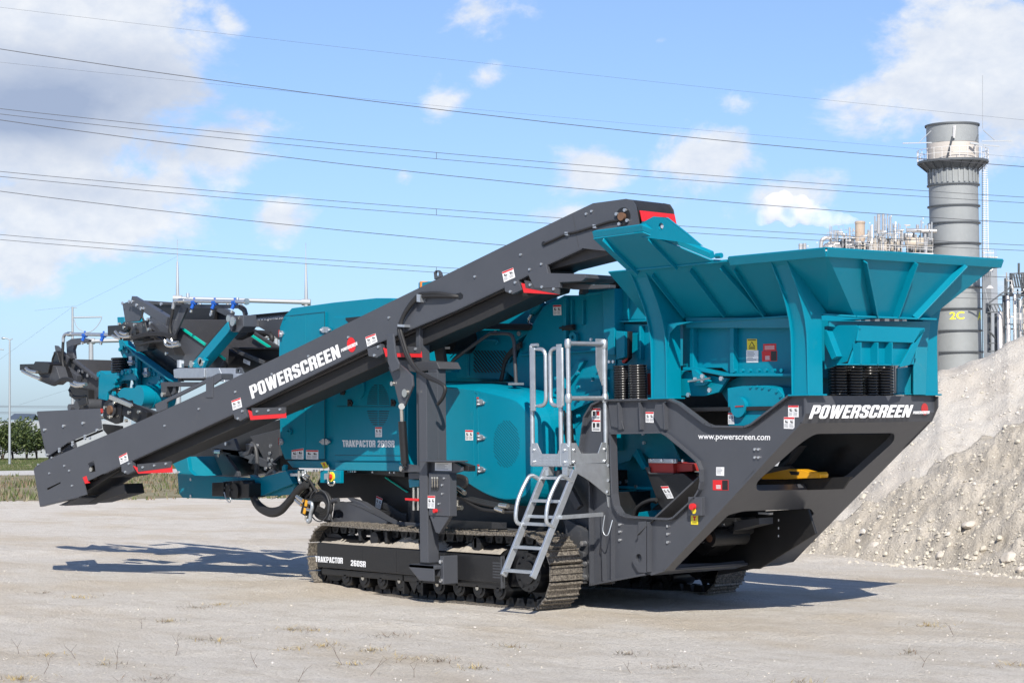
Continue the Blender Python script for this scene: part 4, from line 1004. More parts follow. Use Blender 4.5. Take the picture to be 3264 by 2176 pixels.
# top bracket shelf
ms.prism([mp_(*p) for p in T('b', [(988, 1138), (1185, 1142), (1240, 1175), (1240, 1200), (1195, 1215), (1040, 1215)])], (0, .03, 0), GREY)
ms.slab(T('b', [(1185, 1142), (1200, 1142), (1278, 1170), (1278, 1202), (1240, 1200)]), -.66, .1, DARK)
ms.slab(T('b', [(988, 1136), (1190, 1140), (1190, 1148), (988, 1146)]), -.86, .2, GREY)
mast = ms.build('conveyor_mast', crusher, .006)
sticker(mast, T('b', [(1083, 1150), (1182, 1150), (1182, 1199), (1083, 1197)]), pY(-.705), 'plate', name='sight_scale')
cbx = MB(); q = T('b', [(1045, 1210), (1165, 1215), (1168, 1466), (1045, 1460)])
cbx.slab(q, -.76, .10, GREY); cbx.prism([AY(*p, -.75) for p in T('b', [(1050, 1460), (1168, 1466), (1105, 1568), (1085, 1560)])], (0, .05, 0), GREY)
cbx.bolts(T('b', [(1137, 1242), (1126, 1282), (1127, 1333), (1107, 1392)]), -.76, .012)
ctrl = cbx.build('control_box', mast, .005)
for i in range(3):
    lv_ = MB(); a = AY(*T('b', (1066 + i * 15, 1300)), -.765); b = AY(*T('b', (1066 + i * 15, 1245)), -.80); lv_.cyl(a, b, .007, CHROME, 8); lv_.cyl(b, b + Vector((0, 0, .02)), .013, CHROME, 8); lv_.cyl(a - Vector((0, 0, .02)), a + Vector((0, 0, .02)), .014, DARK, 8); lv_.build('lever', ctrl)
c = AY(*T('b', (1090, 1433)), -.76); MB().cyl(c, c - Vector((0, .035, 0)), .022, RED, 14).build('stop_button', ctrl, .005)
sticker(mast, T('b', [(1040, 1344), (1084, 1344), (1082, 1420), (1040, 1417)]), pY(-.76), 'warn')
# lifting ram
ra = MB(); a, m_, b = AY(*T('b', (886, 830)), -.80), AY(*T('b', (889, 908)), -.79), AY(*T('b', (905, 1158)), -.76)
ra.cyl(a, m_, .022, CHROME, 12); ra.cyl(m_, b, .045, BLACK, 16); ra.cyl(b, b + (b - m_).normalized() * .03, .03, BLACK); ra.cyl(AY(*T('b', (886, 820)), -.82), AY(*T('b', (886, 820)), -.76), .035, CHROME, 12)
ra.build('hydraulic_ram', mast)
# hoses behind the mast; dark backing slab added so the gap reads dark
hb = MB(); hb.slab([(1400, 1480), (1900, 1500), (1900, 1700), (1300, 1690), (1300, 1600)], .30, .5, DARK)
for i in range(6):
    hose(hb, [AY(*T('d', p), -.42 - .03 * (i % 3)) for p in ((1260 + i * 9, 470 + i * 6), (1330 + 6 * i, 540 + i * 5), (1430 + 8 * i, 560 + 14 * i), (1560, 590 + 12 * i), (1700, 615 + 9 * i), (1760, 620 + 8 * i))], .018)
for i in range(3): hose(hb, [AY(*T('d', p), -.30) for p in ((1230, 420 + i * 10), (1310, 385 + i * 8), (1380, 410 + i * 8), (1370, 470 + i * 5), (1280, 500))], .016)
for a, b in (((1250, 485), (1310, 530)), ((1310, 478), (1370, 520)), ((1255, 632), (1345, 628)), ((1600, 635), (1660, 655)), ((1630, 610), (1690, 618)), ((1310, 570), (1305, 625))):
    hb.cyl(AY(*T('d', a), -.50), AY(*T('d', b), -.50), .026, CHROME, 10)
hb.build('hydraulic_hose', crusher)

# ---- slewed side conveyor
NC = Vector((-.14, 1, 0)).normalized(); PC = Vector((0, -.33, 0))
def AC(px, py, o=0.0): return on(px, py, PC + NC * o, NC)
pC = lambda o=0.0: (lambda px, py: AC(px, py, o))
def cslab(mb, pts, o, t, m, holes=None): return mb.prism([AC(*p, o) for p in pts], NC * t, m, [[AC(*p, o) for p in h] for h in holes] if holes else None)
WD = .62
plate = [(107, 1494), (122, 1478), (160, 1460), (443, 1343), (700, 1226), (950, 1107), (1650, 763), (1890, 648), (1995, 634), (2015, 638), (2026, 655), (2040, 730), (2034, 800), (1923, 799), (1854, 791), (1744, 842), (1628, 904), (1455, 986), (1200, 1093), (740, 1319), (408, 1472), (330, 1508), (268, 1538), (277, 1575), (250, 1582), (127, 1612)]
cv = MB()
sq = [T('q', p) for p in ((878, 712), (940, 682), (955, 790), (900, 800))]
sl_ = [T('q', p) for p in ((468, 958), (605, 895), (606, 907), (470, 982))]
cslab(cv, plate, 0, .012, GREY, [sq, sl_])
far_plate = [AC(*p, 0) + NC * (WD - .012) for p in plate]
cv.prism(far_plate, NC * .012, GREY)
def edge_fl(pts, w, th, o=0.0, sgn=1):
    P = [AC(*p, o) for p in pts]
    for a, b in zip(P, P[1:]):
        d = (b - a).normalized(); n_ = d.cross(NC) * th * sgn
        cv.prism([a, b, b + n_, a + n_], NC * w, GREY)
edge_fl([(122, 1478), (160, 1460), (443, 1343), (700, 1226), (950, 1107), (1650, 763), (1890, 648)], .07, .01, .002, -1)
edge_fl([(1854, 791), (1744, 842), (1628, 904), (1455, 986), (1200, 1093), (740, 1319), (408, 1472), (330, 1508)], .06, .01, .002, 1)
edge_fl([(127, 1612), (250, 1582)], .06, .01, .002, -1)
conv = cv.build('side_conveyor', crusher, .003)
bt = MB()
cslab(bt, [(300, 1530), (400, 1515), (500, 1471), (789, 1348), (908, 1298), (1228, 1155), (1455, 1054), (1532, 1023), (1690, 948), (1745, 930), (1760, 862), (1455, 1000), (740, 1330), (300, 1500)], .13, .36, RUB)
cslab(bt, [(300, 1525), (740, 1328), (1455, 996), (1760, 858), (1990, 800), (1985, 720), (1640, 800), (900, 1150), (300, 1440)], .10, .42, BELT)
cslab(bt, [(180, 1590), (260, 1575), (380, 1500), (410, 1470), (300, 1480), (180, 1540)], .10, .42, RUB)
cslab(bt, T('q', [(580, 1128), (650, 1133), (780, 1060), (780, 1035)]), .05, .5, GREYD); cslab(bt, T('a', [(435, 1417), (468, 1415), (630, 1368), (620, 1318), (560, 1330)]), .2, .3, DARK)
bt.build('belt', conv, .01)
ctr = AC(*T('e', (660, 178)), 0)
hd_ = MB(); hd_.cyl(ctr + NC * .03, ctr + NC * (WD - .03), .178, RUB, 36)
hd_.build('head_pulley', conv)
dm = MB(); c0 = ctr - NC * .002
dm.cyl(c0, c0 - NC * .004, .092, BLACK, 28); dm.cyl(c0, c0 - NC * .04, .042, RUST, 16)
for x, y in ((625, 162), (677, 138), (692, 202), (642, 224)): q = AC(*T('e', (x, y)), 0); dm.cyl(q, q - NC * .03, .018, GALV, 8)
dm.build('bearing_cap', conv)
sc_ = MB(); e1 = AC(2031, 672, .03) + Vector((.03, 0, 0)); e2 = AC(2038, 706, .03) + Vector((.03, 0, 0))
sc_.prism([e1, e2, e2 + Vector((.015, 0, 0)), e1 + Vector((.015, 0, 0))], NC * (WD - .06), RED); sc_.build('belt_scraper', conv, .003)
sb = MB(); e3 = AC(2040, 732, .03) + Vector((.025, 0, 0))
sb.prism([e2, e3, e3 + Vector((.02, 0, 0)), e2 + Vector((.02, 0, 0))], NC * (WD - .06), GREY)
for k_ in (.12, .30, .48): q = (e2 + e3) / 2 + NC * k_; sb.cyl(q + Vector((.015, 0, 0)), q + Vector((.04, -.01, 0)), .018, GALV, 8)
sb.build('scraper_bracket', conv, .003)
jn = MB(); a, b = AC(*T('e', (345, 168))), AC(*T('e', (382, 372))); jn.bar(a, b, .005, .004, GREYD); jn.build('plate_joint', conv)
bl = MB()
for z, p in (('e', (20, 415)), ('e', (76, 507)), ('e', (150, 474)), ('e', (430, 161)), ('e', (464, 144)), ('c', (617, 356)), ('c', (903, 219)), ('c', (80, 611)), ('a', (1177, 860)), ('a', (995, 945)), ('a', (824, 1029)), ('a', (248, 1266)), ('a', (323, 1229)), ('a', (347, 1253)), ('a', (361, 1328)), ('a', (192, 1222)), ('b', (574, 414)), ('b', (812, 300)), ('b', (125, 630)), ('b', (340, 525)), ('a', (260, 1188))):
    q = AC(*T(z, p)); bl.cyl(q, q - NC * .014, .014, GALV, 6)
bl.build('bolt_heads', conv)
gd_ = MB()
cslab(gd_, T('a', [(187, 957), (498, 943), (508, 1043), (340, 1112), (236, 1184)]), .0, .012, GREY); cslab(gd_, T('a', [(240, 1186), (340, 1116), (508, 1047), (510, 1056), (342, 1126), (245, 1196)]), .06, .02, DARK)
for p in ((236, 1174), (300, 1145), (366, 1112), (428, 1080), (488, 1050), (225, 1049), (320, 1030), (417, 1016), (300, 1156), (366, 1124), (428, 1092), (452, 1090)): q = AC(*T('a', p)); gd_.cyl(q, q - NC * .02, .02, GALV, 6)
gd_.prism([AC(*T('a', p), .0) for p in ((187, 957), (240, 1185), (232, 1185), (183, 962))], NC * .5, GREY)
gd_.build('tail_guard', conv, .003)
rdp = MB(); cslab(rdp, T('q', [(826, 850), (862, 833), (882, 905), (850, 913)]), -.004, .03, RED); cslab(rdp, T('q', [(880, 890), (1004, 850), (1004, 870), (885, 908)]), .1, .02, REDD); rdp.build('adjuster_guard', conv)
ad = MB(); cslab(ad, T('q', [(470, 975), (480, 950), (600, 900), (604, 906)]), .03, .02, DARK); q = AC(*T('q', (918, 770)), .02); ad.cyl(q, q - NC * .02, .03, CHROME, 10); ad.build('belt_adjuster', conv)
for br_, rd_ in (
    (T('a', [(605, 1222), (655, 1203), (668, 1255), (637, 1272), (607, 1258)]), T('a', [(664, 1228), (690, 1268), (860, 1262), (855, 1215), (690, 1240)])),
    (T('a', [(1165, 968), (1222, 940), (1235, 985), (1200, 1005), (1172, 995)]), [(790, 1306), (798, 1338), (911, 1331), (909, 1303), (805, 1312)]),
    (T('b', [(683, 482), (762, 452), (775, 512), (738, 535), (690, 525)]), [(1221, 1108), (1229, 1137), (1344, 1139), (1341, 1112), (1235, 1112)]),
    (T('c', [(795, 405), (880, 373), (908, 438), (850, 465), (803, 450)]), [(1661, 902), (1669, 933), (1782, 939), (1782, 924), (1675, 905)])):
    g_ = MB(); cslab(g_, br_, -.012, .06, GREY)
    for p in (br_[1], br_[3]): q = AC(p[0] - 6, p[1] + (10 if p is br_[1] else -8), -.012); g_.cyl(q, q - NC * .014, .016, GALV, 6)
    o_ = g_.build('guard_bracket', conv, .004)
    r_g = MB(); lo_, hi_ = rd_, None
    cslab(r_g, rd_, -.01, .012, RED); pass
    cslab(r_g, [(rd_[4][0] - 4, rd_[4][1] - 12), (rd_[3][0], rd_[3][1] - 6), (rd_[3][0], rd_[3][1] + 14), (rd_[4][0], rd_[4][1] + 12)], -.014, .02, GREYD)
    for f_ in (.15, .5, .85):
        p = (rd_[4][0] * (1 - f_) + rd_[3][0] * f_, rd_[4][1] * (1 - f_) + rd_[3][1] * f_); q = AC(*p, -.014); r_g.cyl(q, q - NC * .014, .016, GALV, 6)
    r_g.build('roller_guard', conv, .002)
hb_ = MB(); cslab(hb_, T('e', [(62, 535), (175, 472), (190, 530), (420, 535), (424, 560), (400, 580), (262, 588), (262, 622), (105, 626)]), -.02, .05, GREY); cslab(hb_, T('e', [(190, 530), (420, 535), (424, 560), (400, 582), (260, 590), (120, 600), (115, 575)]), -.0, .5, GREYD)
cslab(hb_, T('e', [(262, 588), (470, 602), (575, 602), (575, 622), (470, 630), (345, 632), (262, 620)]), .15, .1, GREYD); cslab(hb_, T('e', [(385, 620), (405, 620), (405, 650), (380, 665)]), .18, .1, DARK)
hb_.build('chute_bracket', conv, .005)
le_ = MB(); cslab(le_, T('c', [(362, 372), (358, 330), (370, 317), (385, 316), (398, 328), (406, 356)]), .0, .03, GREY, [T('c', [(378 + 11 * math.cos(t * .7), 338 + 18 * math.sin(t * .7)) for t in range(9)])]); le_.build('lifting_eye', conv, .002)
heavy('lettering', conv, 'POWERSCREEN', [(794, 1231), (1077, 1097), (1087, 1137), (804, 1271)], pC(0))
heavy('lettering', conv, 'POWERSCREEN', T('b', [(530, 484), (624, 440), (627, 460), (532, 502)]), pC(-.003))
em = MB(); c = AC(*T('b', (590, 458)), -.004); ux = (AC(1200, 1050) - AC(1000, 1145)).normalized(); uy = ux.cross(NC)
em.add([c + ux * .07 * math.cos(a) + uy * .085 * math.sin(a) for a in [i * math.pi / 12 for i in range(24)]], [tuple(range(24))], RED)
em.build('round_emblem', conv)
for q in (T('b', [(673, 414), (733, 391), (745, 440), (685, 470)]), T('c', [(785, 328), (855, 300), (868, 360), (798, 391)]), T('a', [(595, 1183), (635, 1162), (643, 1203), (603, 1222)]), T('a', [(1157, 905), (1203, 888), (1211, 935), (1165, 952)])):
    sticker(conv, q, pC(0), 'wide')
for dx, dy in ((0, 0), (-12, -16)):
    h0 = MB(); P_ = [(528, 482), (470, 478 + dy * .2), (380, 476 + dy), (300, 478 + dy), (262, 488 + dy), (200, 555 + dy * .8), (158 + dx * .3, 630), (152 + dx, 690), (170 + dx, 760), (200 + dx, 850), (250 + dx * .6, 930), (320, 985 + dy * .4), (390, 1015), (428, 1050), (415, 1110), (385, 1150)]
    offs = [.03, -.03, -.05, -.05, -.05, -.05, -.05, -.05, -.08, -.12, -.16, -.2, -.24, -.26, -.24, -.2]
    h0.tube(spline([AC(*T('c', p), o) for p, o in zip(P_, offs)], 6), .021, RUB, 8); h0.build('hydraulic_hose', conv)
h1 = MB(); hose(h1, [AC(*T('c', p), -.02) for p in ((1045, 152), (1100, 128), (1185, 90), (1250, 76), (1360, 42), (1450, 14), (1490, 8), (1535, 0))], .012)
h1.build('greasing_line', conv)
cl_ = MB()
for p, a, b in (((262, 490), 11, 25), ((153, 662), 22, 9), ((1185, 88), 10, 12), ((1360, 42), 10, 12)):
    x, y = p; c_m = MB(); cslab(c_m, T('c', [(x - a, y - b), (x + a, y - b + 3), (x + a, y + b), (x - a, y + b - 3)]), -.085 if a > 10 else -.03, .085 if a > 10 else .03, GALV); c_m.build('hose_clamp', conv)
cslab(cl_, T('c', [(480, 485), (500, 462), (525, 455), (540, 470), (538, 490), (520, 500)]), -.003, .003, BLACK)
q = AC(*T('c', (1045, 152)), -.002); cl_.cyl(q, q - NC * .003, .028, BLACK, 12)
cl_.build('hose_port', conv)
# slotted rail folded on top of the conveyor
rl2 = MB(); cslab(rl2, T('j', [(672, 1352), (1372, 1008), (1405, 1015), (1405, 1080), (1325, 1138), (1312, 1082), (805, 1332), (800, 1405), (712, 1440), (690, 1425)]), .0, .03, GREY)
cslab(rl2, T('j', [(1240, 1060), (1315, 1050), (1315, 1280), (1240, 1280)]), -.01, .03, GREY)
rl2.prism([AC(*p, .03) for p in T('j', [(1372, 1008), (1405, 1015), (1405, 1080), (1372, 1080)])], NC * .2, GREY)
rl2.build('folding_rail', conv, .006)
# amber beacon on the roof
be = MB(); q = AY(1352, 916, .75); be.cyl(q, q + Vector((0, 0, .07)), .055, AMBER, 16); be.cyl(q - Vector((0, 0, .06)), q, .06, DARK, 14); be.box(q.x - .05, q.x + .3, .7, .85, q.z - .08, q.z + .06, TEAL)
be.build('amber_beacon', crusher, .008)

# ================================================================= screening end (left)
J = lambda pts: T('j', pts); A_ = lambda pts: T('a', pts); K = lambda pts: T('k', pts)
# screen box
s1 = MB()
s1.slab(J([(270, 632), (340, 630), (470, 790), (905, 1100), (900, 1200), (760, 1230), (560, 1160), (440, 1155), (430, 1100), (360, 1000), (335, 880), (285, 760)]), .2, .06, TEAL)
a, b = AY(*J([(345, 640)])[0], .15), AY(*J([(470, 785)])[0], .15); s1.bar(a, b, .12, .03, TEAL); a, b = AY(*J([(465, 780)])[0], .15), AY(*J([(912, 1105)])[0], .15); s1.bar(a, b, .14, .035, TEAL)
s1.slab(J([(452, 790), (478, 800), (478, 1150), (455, 1150)]), .12, .06, TEAL)
s1.slab(J([(255, 385), (330, 383), (340, 445), (262, 480)]), .4, .3, TEAL)
s1.slab(J([(600, 980), (660, 950), (790, 1080), (780, 1200), (600, 1150)]), .16, .04, TEAL); s1.slab(J([(735, 1080), (775, 1075), (785, 1210), (740, 1210)]), .1, .05, TEAL)
for x, y in ((413, 870), (580, 1000)): s1.cyl(AY(*J([(x, y - 50)])[0], .14), AY(*J([(x, y + 50)])[0], .14), .04, GALV, 10); s1.cyl(AY(*J([(x - 25, y + 15)])[0], .10), AY(*J([(x + 28, y + 18)])[0], .10), .03, GALV, 8)
s1.bolts(J([(300, 745), (325, 725), (385, 765), (415, 985), (505, 1050), (635, 970), (685, 1020), (745, 1065), (615, 1130), (655, 1020), (745, 1100), (505, 1040), (455, 1150), (800, 1160), (830, 1190)]), .17, .03, TEAL, .03)
scr = s1.build('screen_box', crusher, .006)
b1 = MB(); b1.slab(J([(50, 985), (75, 980), (135, 1015), (275, 1000), (275, 1060), (235, 1090), (225, 1165), (150, 1220), (135, 1310), (45, 1290)]), -.05, .25, TEAL)
b1.slab(J([(225, 1085), (330, 960), (460, 950), (470, 1085), (330, 1085), (235, 1120)]), .0, .04, TEAL); b1.slab(J([(300, 1180), (330, 1168), (440, 1175), (440, 1310), (300, 1310), (250, 1240)]), -.02, .2, TEAL)
b1.bolts(J([(62, 1022), (330, 1000), (418, 985), (245, 1095), (230, 1235)]), -.03, .04, TEAL, .03)
b1.build('screen_support', scr, .008)
m_ = MB(); c = AY(*J([(290, 1230)])[0], .1); spring(m_, c, .13, c.z, c.z + .5, 14); m_.build('spring', scr)
dr = MB(); c = AY(*J([(490, 1265)])[0], -.10); dr.cyl(c, c + Vector((0, .50, 0)), .155, TEAL, 36); dr.cyl(c + Vector((0, .18, 0)), c + Vector((0, .50, 0)), .17, TEAL, 36)
dr.build('drive_guard_drum', scr, .012, 3)
# galvanised tank bracket
gb = MB(); gb.slab(J([(878, 965), (935, 950), (1385, 948), (1448, 1098), (1400, 1100), (1280, 1050), (1240, 1062), (935, 1065), (885, 1058)]), -.55, .35, GALV); gb.slab(J([(1208, 955), (1222, 955), (1222, 1055), (1208, 1055)]), -.57, .02, GALV)
q, q2 = AY(*J([(960, 945)])[0], -.4), AY(*J([(960, 862)])[0], -.4); gb.cyl(q, q2, .047, GALV, 16); gb.cyl(AY(*J([(982, 885)])[0], -.46), AY(*J([(985, 885)])[0], -.42), .02, GALV, 8)
gb.cyl(AY(*J([(965, 1068)])[0], -.4), AY(*J([(965, 1100)])[0], -.4), .04, GREYD, 12); gb.build('galvanised_bracket', crusher, .008)
fa = MB(); fa.slab(J([(740, 1110), (770, 1105), (1165, 1105), (1090, 1155), (805, 1158), (792, 1262), (770, 1275), (745, 1258)]), -1.0, .1, GREYD); fa.slab(J([(880, 1130), (910, 1130), (895, 1230), (870, 1250), (845, 1240), (870, 1200)]), -.98, .05, GREYD); c = AY(*J([(768, 1243)])[0], -1.0); fa.cyl(c, c - Vector((0, .02, 0)), .03, CHROME, 12)
fa.build('folding_arm', crusher, .006)
# oversize conveyor head (upper left)
oc_ = MB()
oc_.slab(J([(560, 265), (440, 200), (1020, 232), (1350, 270), (1330, 412), (960, 410), (830, 470)]), .75, .05, DARK)
oc_.slab(J([(700, 420), (960, 408), (1500, 415), (1780, 555), (2060, 720), (2060, 1200), (1500, 1060), (1100, 790)]), .60, .04, BELT)
oc_.slab(J([(312, 235), (435, 193), (545, 285), (538, 345), (500, 430), (345, 440)]), -.1, .02, GREY)
oc_.slab(J([(430, 192), (470, 196), (1040, 232), (1040, 254), (520, 245)]), .72, .08, GREYD)
oc_.slab(J([(1303, 272), (1352, 265), (1545, 365), (1500, 430), (1303, 412)]), .85, .03, GREY)
oc_.slab(J([(900, 480), (985, 515), (1260, 690), (1450, 850), (1400, 960), (1000, 930), (830, 820), (640, 650), (700, 560)]), .0, .03, GREY)
oc_.slab(J([(470, 640), (640, 640), (830, 820), (1000, 950), (900, 1090), (470, 780)]), .3, .5, BLACK)
oc_.slab(J([(1000, 880), (1450, 850), (1500, 1080), (1400, 1100), (1000, 960)]), .4, .2, DARK)
for a, b, w in (((440, 198), (548, 262), .12), ((548, 255), (838, 435), .13), ((665, 450), (850, 560), .15), ((640, 380), (700, 470), .08), ((1345, 268), (1540, 365), .09)):
    oc_.bar(AY(*J([a])[0], -.12 if a[0] < 1000 else .8), AY(*J([b])[0], -.12 if a[0] < 1000 else .8), w * .7, w, GREY)
oc_.bolts(J([(318, 232), (395, 213), (425, 213), (475, 252), (525, 290), (555, 290), (748, 240), (1300, 355)]), -.16, .025, GALV)
ovc = oc_.build('oversize_conveyor', crusher, .006)
sk = MB()
for a, b, y in (((985, 515), (1232, 688), -.02), ((1395, 805), (1455, 852), -.02), ((1755, 590), (1955, 722), .55)): sk.bar(AY(*J([a])[0], y), AY(*J([b])[0], y), .02, .03, GREENL)
sk.build('belt_skirt', ovc)
hm = MB()
hm.slab(J([(148, 480), (300, 472), (372, 490), (372, 520), (345, 545), (300, 590), (150, 588)]), -.35, .25, BLACK); hm.slab(J([(300, 470), (330, 436), (480, 445), (505, 460), (545, 520), (540, 590), (400, 590), (372, 520)]), -.3, .2, GREYD)
hm.slab(J([(500, 440), (560, 420), (620, 500), (680, 600), (840, 690), (900, 800), (800, 800), (640, 700), (500, 760), (430, 660), (420, 610), (540, 600)]), -.15, .2, DARK)
hm.slab(J([(535, 430), (560, 425), (590, 560), (550, 620), (530, 560)]), -.36, .05, BLACK); hm.slab(J([(430, 640), (560, 640), (600, 750), (470, 770)]), -.2, .1, BLACK)
for p in ((290, 462), (345, 500), (462, 468), (620, 520), (640, 450), (575, 470), (610, 410), (815, 790)): q = AY(*J([p])[0], -.33); hm.cyl(q, q - Vector((0, .03, 0)), .022, CHROME, 8)
c = AY(*J([(575, 665)])[0], -.25); hm.cyl(c, c + Vector((0, .1, 0)), .09, DARK, 18); c = AY(*J([(440, 560)])[0], -.35); hm.cyl(c, c + Vector((0, .1, 0)), .06, BLACK, 14)
hm.build('drive_motor', ovc, .006)
for pts in (((205, 590), (250, 610), (300, 622)), ((235, 545), (280, 590), (330, 605), (400, 602)), ((290, 555), (330, 572), (372, 570)), ((785, 640), (800, 690), (850, 708), (900, 705)), ((815, 632), (840, 660), (880, 668), (930, 665)), ((858, 628), (872, 680), (900, 700), (950, 692))):
    ft = MB(); ft.tube(spline([AY(*J([p])[0], -.4) for p in pts], 5), .022, CHROME, 8); ft.build('hose_fitting', ovc)
ho = MB()
for dy in (0, 14, 28): hose(ho, [AY(*J([(x, y + dy)])[0], -.38) for x, y in ((330, 608), (430, 600), (520, 575), (640, 556), (760, 560), (830, 575), (905, 595))], .016)
hose(ho, [AY(*J([p])[0], -.36) for p in ((640, 460), (700, 520), (740, 590), (790, 640))], .014); hose(ho, [AY(*J([p])[0], -.36) for p in ((540, 300), (535, 380), (560, 440))], .014)
hose(ho, [AY(*J([p])[0], -.36) for p in ((450, 680), (520, 690), (640, 660), (780, 650))], .02)
ho.build('hydraulic_hose', ovc)
def spray(pts_el, a, b, noz, y, parent, k='j', hosepts=None):
    m1 = MB(); Q = lambda p: AY(*T(k, p), y)
    m1.cyl(Q(a), Q(b), .026, GALV, 14); m1.tube(spline([Q(p) for p in pts_el], 5), .024, GALV, 10)
    m1.cyl(Q((b[0] - (12 if k == 'j' else 5), b[1])), Q(b), .04, CHROME, 12); m1.cyl(Q(a), Q((a[0] + (60 if k == 'j' else 18), a[1])), .034, CHROME, 12)
    sp_ = m1.build('spray_bar', parent)
    for (x, yy) in noz:
        m2 = MB(); c = Q((x, yy)); m2.cyl(c - Vector((.04, 0, 0)), c + Vector((.04, 0, 0)), .034, BLUE, 12); m2.cyl(c, c + Vector((-.02, -.03, -.08)), .024, BLUE, 10); m2.cyl(c + Vector((-.02, -.03, -.10)), c + Vector((-.025, -.035, -.13)), .022, CHROME, 8)
        m2.cyl(c, c + Vector((0, 0, .06)), .014, BLUE, 8); m2.build('spray_nozzle', sp_)
    if hosepts:
        m3 = MB(); hose(m3, [Q(p) for p in hosepts], .022); m3.build('water_hose', sp_)
    return sp_
spr = spray([(960, 205), (905, 208), (888, 225), (876, 290)], (950, 205), (1700, 215), [(1112, 222), (1340, 224), (1562, 224)], -.2, crusher, 'j', [(876, 280), (865, 360), (845, 460), (845, 540), (865, 620)])
ss = MB(); P_ = lambda x, y, yy=-.12: AY(*T('j', (x, y)), yy)
ss.bar(P_(1018, 250), P_(880, 560), .03, .14, GREY); ss.bar(P_(1000, 264), P_(1630, 268), .05, .05, GREY); ss.bar(P_(1620, 268), P_(1665, 300), .04, .06, GREYD); ss.bar(P_(1665, 295), P_(1685, 365), .04, .06, GREYD)
for x, y0_, y1_ in ((1040, 120, 170), (1055, 190, 295), (1590, 170, 200), (1632, 200, 290), (1175, 235, 262), (1485, 235, 262)): ss.cyl(P_(x, y0_), P_(x + 2, y1_), .008 if x in (1055, 1632) else .022, GALV, 8)
ss.build('spray_bar_bracket', crusher, .004)
# teal jib and elbow
jb = MB(); a, b = P_(1175, 925, -.15), P_(1555, 485, -.15)
jb.bar(a, b, .16, .13, TEAL, side=(0, 1, 0)); jb.bar(a + Vector((-.10, .04, .07)), b + Vector((-.10, .04, .07)), .10, .06, DARK, side=(0, 1, 0))
jb.slab(J([(1040, 940), (1065, 895), (1090, 880), (1130, 900), (1180, 850), (1215, 830), (1240, 860), (1200, 950)]), -.25, .05, TEAL); jb.bolts(J([(1085, 905), (1195, 890), (1180, 870)]), -.25, .05, CHROME)
jib = jb.build('jib_arm', crusher, .006)
eb = MB(); eb.slab(J([(1490, 400), (1510, 362), (1550, 368), (1655, 362), (1658, 490), (1605, 550), (1535, 552), (1520, 520)]), -.30, .2, GREY); eb.slab(J([(1490, 380), (1512, 355), (1540, 400), (1540, 500), (1520, 550), (1492, 470)]), -.34, .04, GREY)
for p, r0 in (((1548, 432), .06), ((1502, 400), .045)): q = P_(*p, -.35); eb.cyl(q, q + Vector((0, -.02, 0)), r0, CHROME, 16)
eb.slab(J([(1560, 540), (1690, 480), (1720, 540), (1690, 590), (1580, 640), (1540, 600)]), .1, .1, DARK); eb.build('jib_elbow', jib, .01)
ab = MB(); ab.slab(J([(1655, 362), (1735, 362), (2180, 318), (2330, 318), (2300, 700), (2060, 640), (1960, 570), (1830, 495), (1660, 492)]), 1.0, .05, GREY); ab.slab(J([(1740, 360), (2180, 318), (2180, 330), (1740, 372)]), .95, .05, BLACK); ab.slab(J([(1655, 368), (1735, 368), (1780, 420), (1790, 490), (1660, 490)]), .93, .07, GREY)
fines = ab.build('transfer_conveyor', crusher, .005)
lettering('lettering', fines, 'www.powerscreen.com', J([(1815, 398), (2275, 356), (2275, 400), (1818, 438)]), pY(1.0), bold=.012)
ca = MB(); hose(ca, [P_(*p, .9) for p in ((1730, 495), (1790, 535), (1870, 555), (1960, 560))], .018); hose(ca, [P_(*p, .9) for p in ((1700, 580), (1780, 560), (1880, 560), (1950, 580), (1975, 620), (1950, 680), (1900, 712))], .035); hose(ca, [P_(*p, .9) for p in ((1720, 500), (1800, 560), (1850, 590), (1900, 590))], .018); ca.build('cable_loop', fines)
fb2 = MB(); fb2.slab(J([(1500, 720), (2062, 718), (2062, 742), (1560, 742)]), .3, .3, BLACK); fb2.slab(J([(1495, 735), (1545, 770), (1880, 895), (1820, 960), (1700, 1000), (1560, 1070), (1488, 1000), (1488, 860)]), .25, .05, BLACK); fb2.slab(J([(1540, 745), (2062, 742), (2062, 900), (1880, 890)]), .4, .05, DARK)
fb2.bar(P_(1600, 770, .22), P_(1890, 890, .22), .03, .05, GREYD); fbo = fb2.build('feed_boot', crusher, .005)
sticker(fbo, J([(1662, 845), (1737, 878), (1732, 922), (1658, 888)]), pY(.25), 'plate')
le2 = MB(); le2.slab(J([(1572, 1010), (1572, 965), (1590, 945), (1615, 942), (1632, 960), (1640, 1010)]), -.6, .03, GREY, [J([(1604 + 16 * math.cos(t * .7), 985 + 24 * math.sin(t * .7)) for t in range(9)])]).build('lifting_eye', crusher)
# left fines conveyor
lc_ = MB()
lc_.slab(A_([(365, 700), (380, 697), (625, 704), (640, 765), (500, 790), (440, 760)]), .5, .04, BELT)
lc_.slab(A_([(282, 640), (300, 650), (375, 705), (495, 800), (495, 880), (450, 930), (350, 880), (340, 850), (355, 820), (280, 760)]), .1, .04, GREYD)
lc_.slab(A_([(272, 628), (285, 630), (345, 690), (330, 730), (285, 720)]), .0, .03, GREY); lc_.bar(AY(*A_([(320, 740)])[0], .02), AY(*A_([(395, 795)])[0], .02), .08, .1, GREY); lc_.bar(AY(*A_([(372, 705)])[0], .05), AY(*A_([(490, 795)])[0], .05), .06, .04, GREYD)
lc_.slab(A_([(330, 610), (355, 595), (410, 590), (445, 600), (440, 610), (372, 628), (365, 650), (370, 695), (335, 700)]), .05, .05, GREY)
lc_.slab(A_([(345, 850), (380, 840), (440, 850), (440, 900), (380, 905), (345, 880)]), .0, .1, DARK)
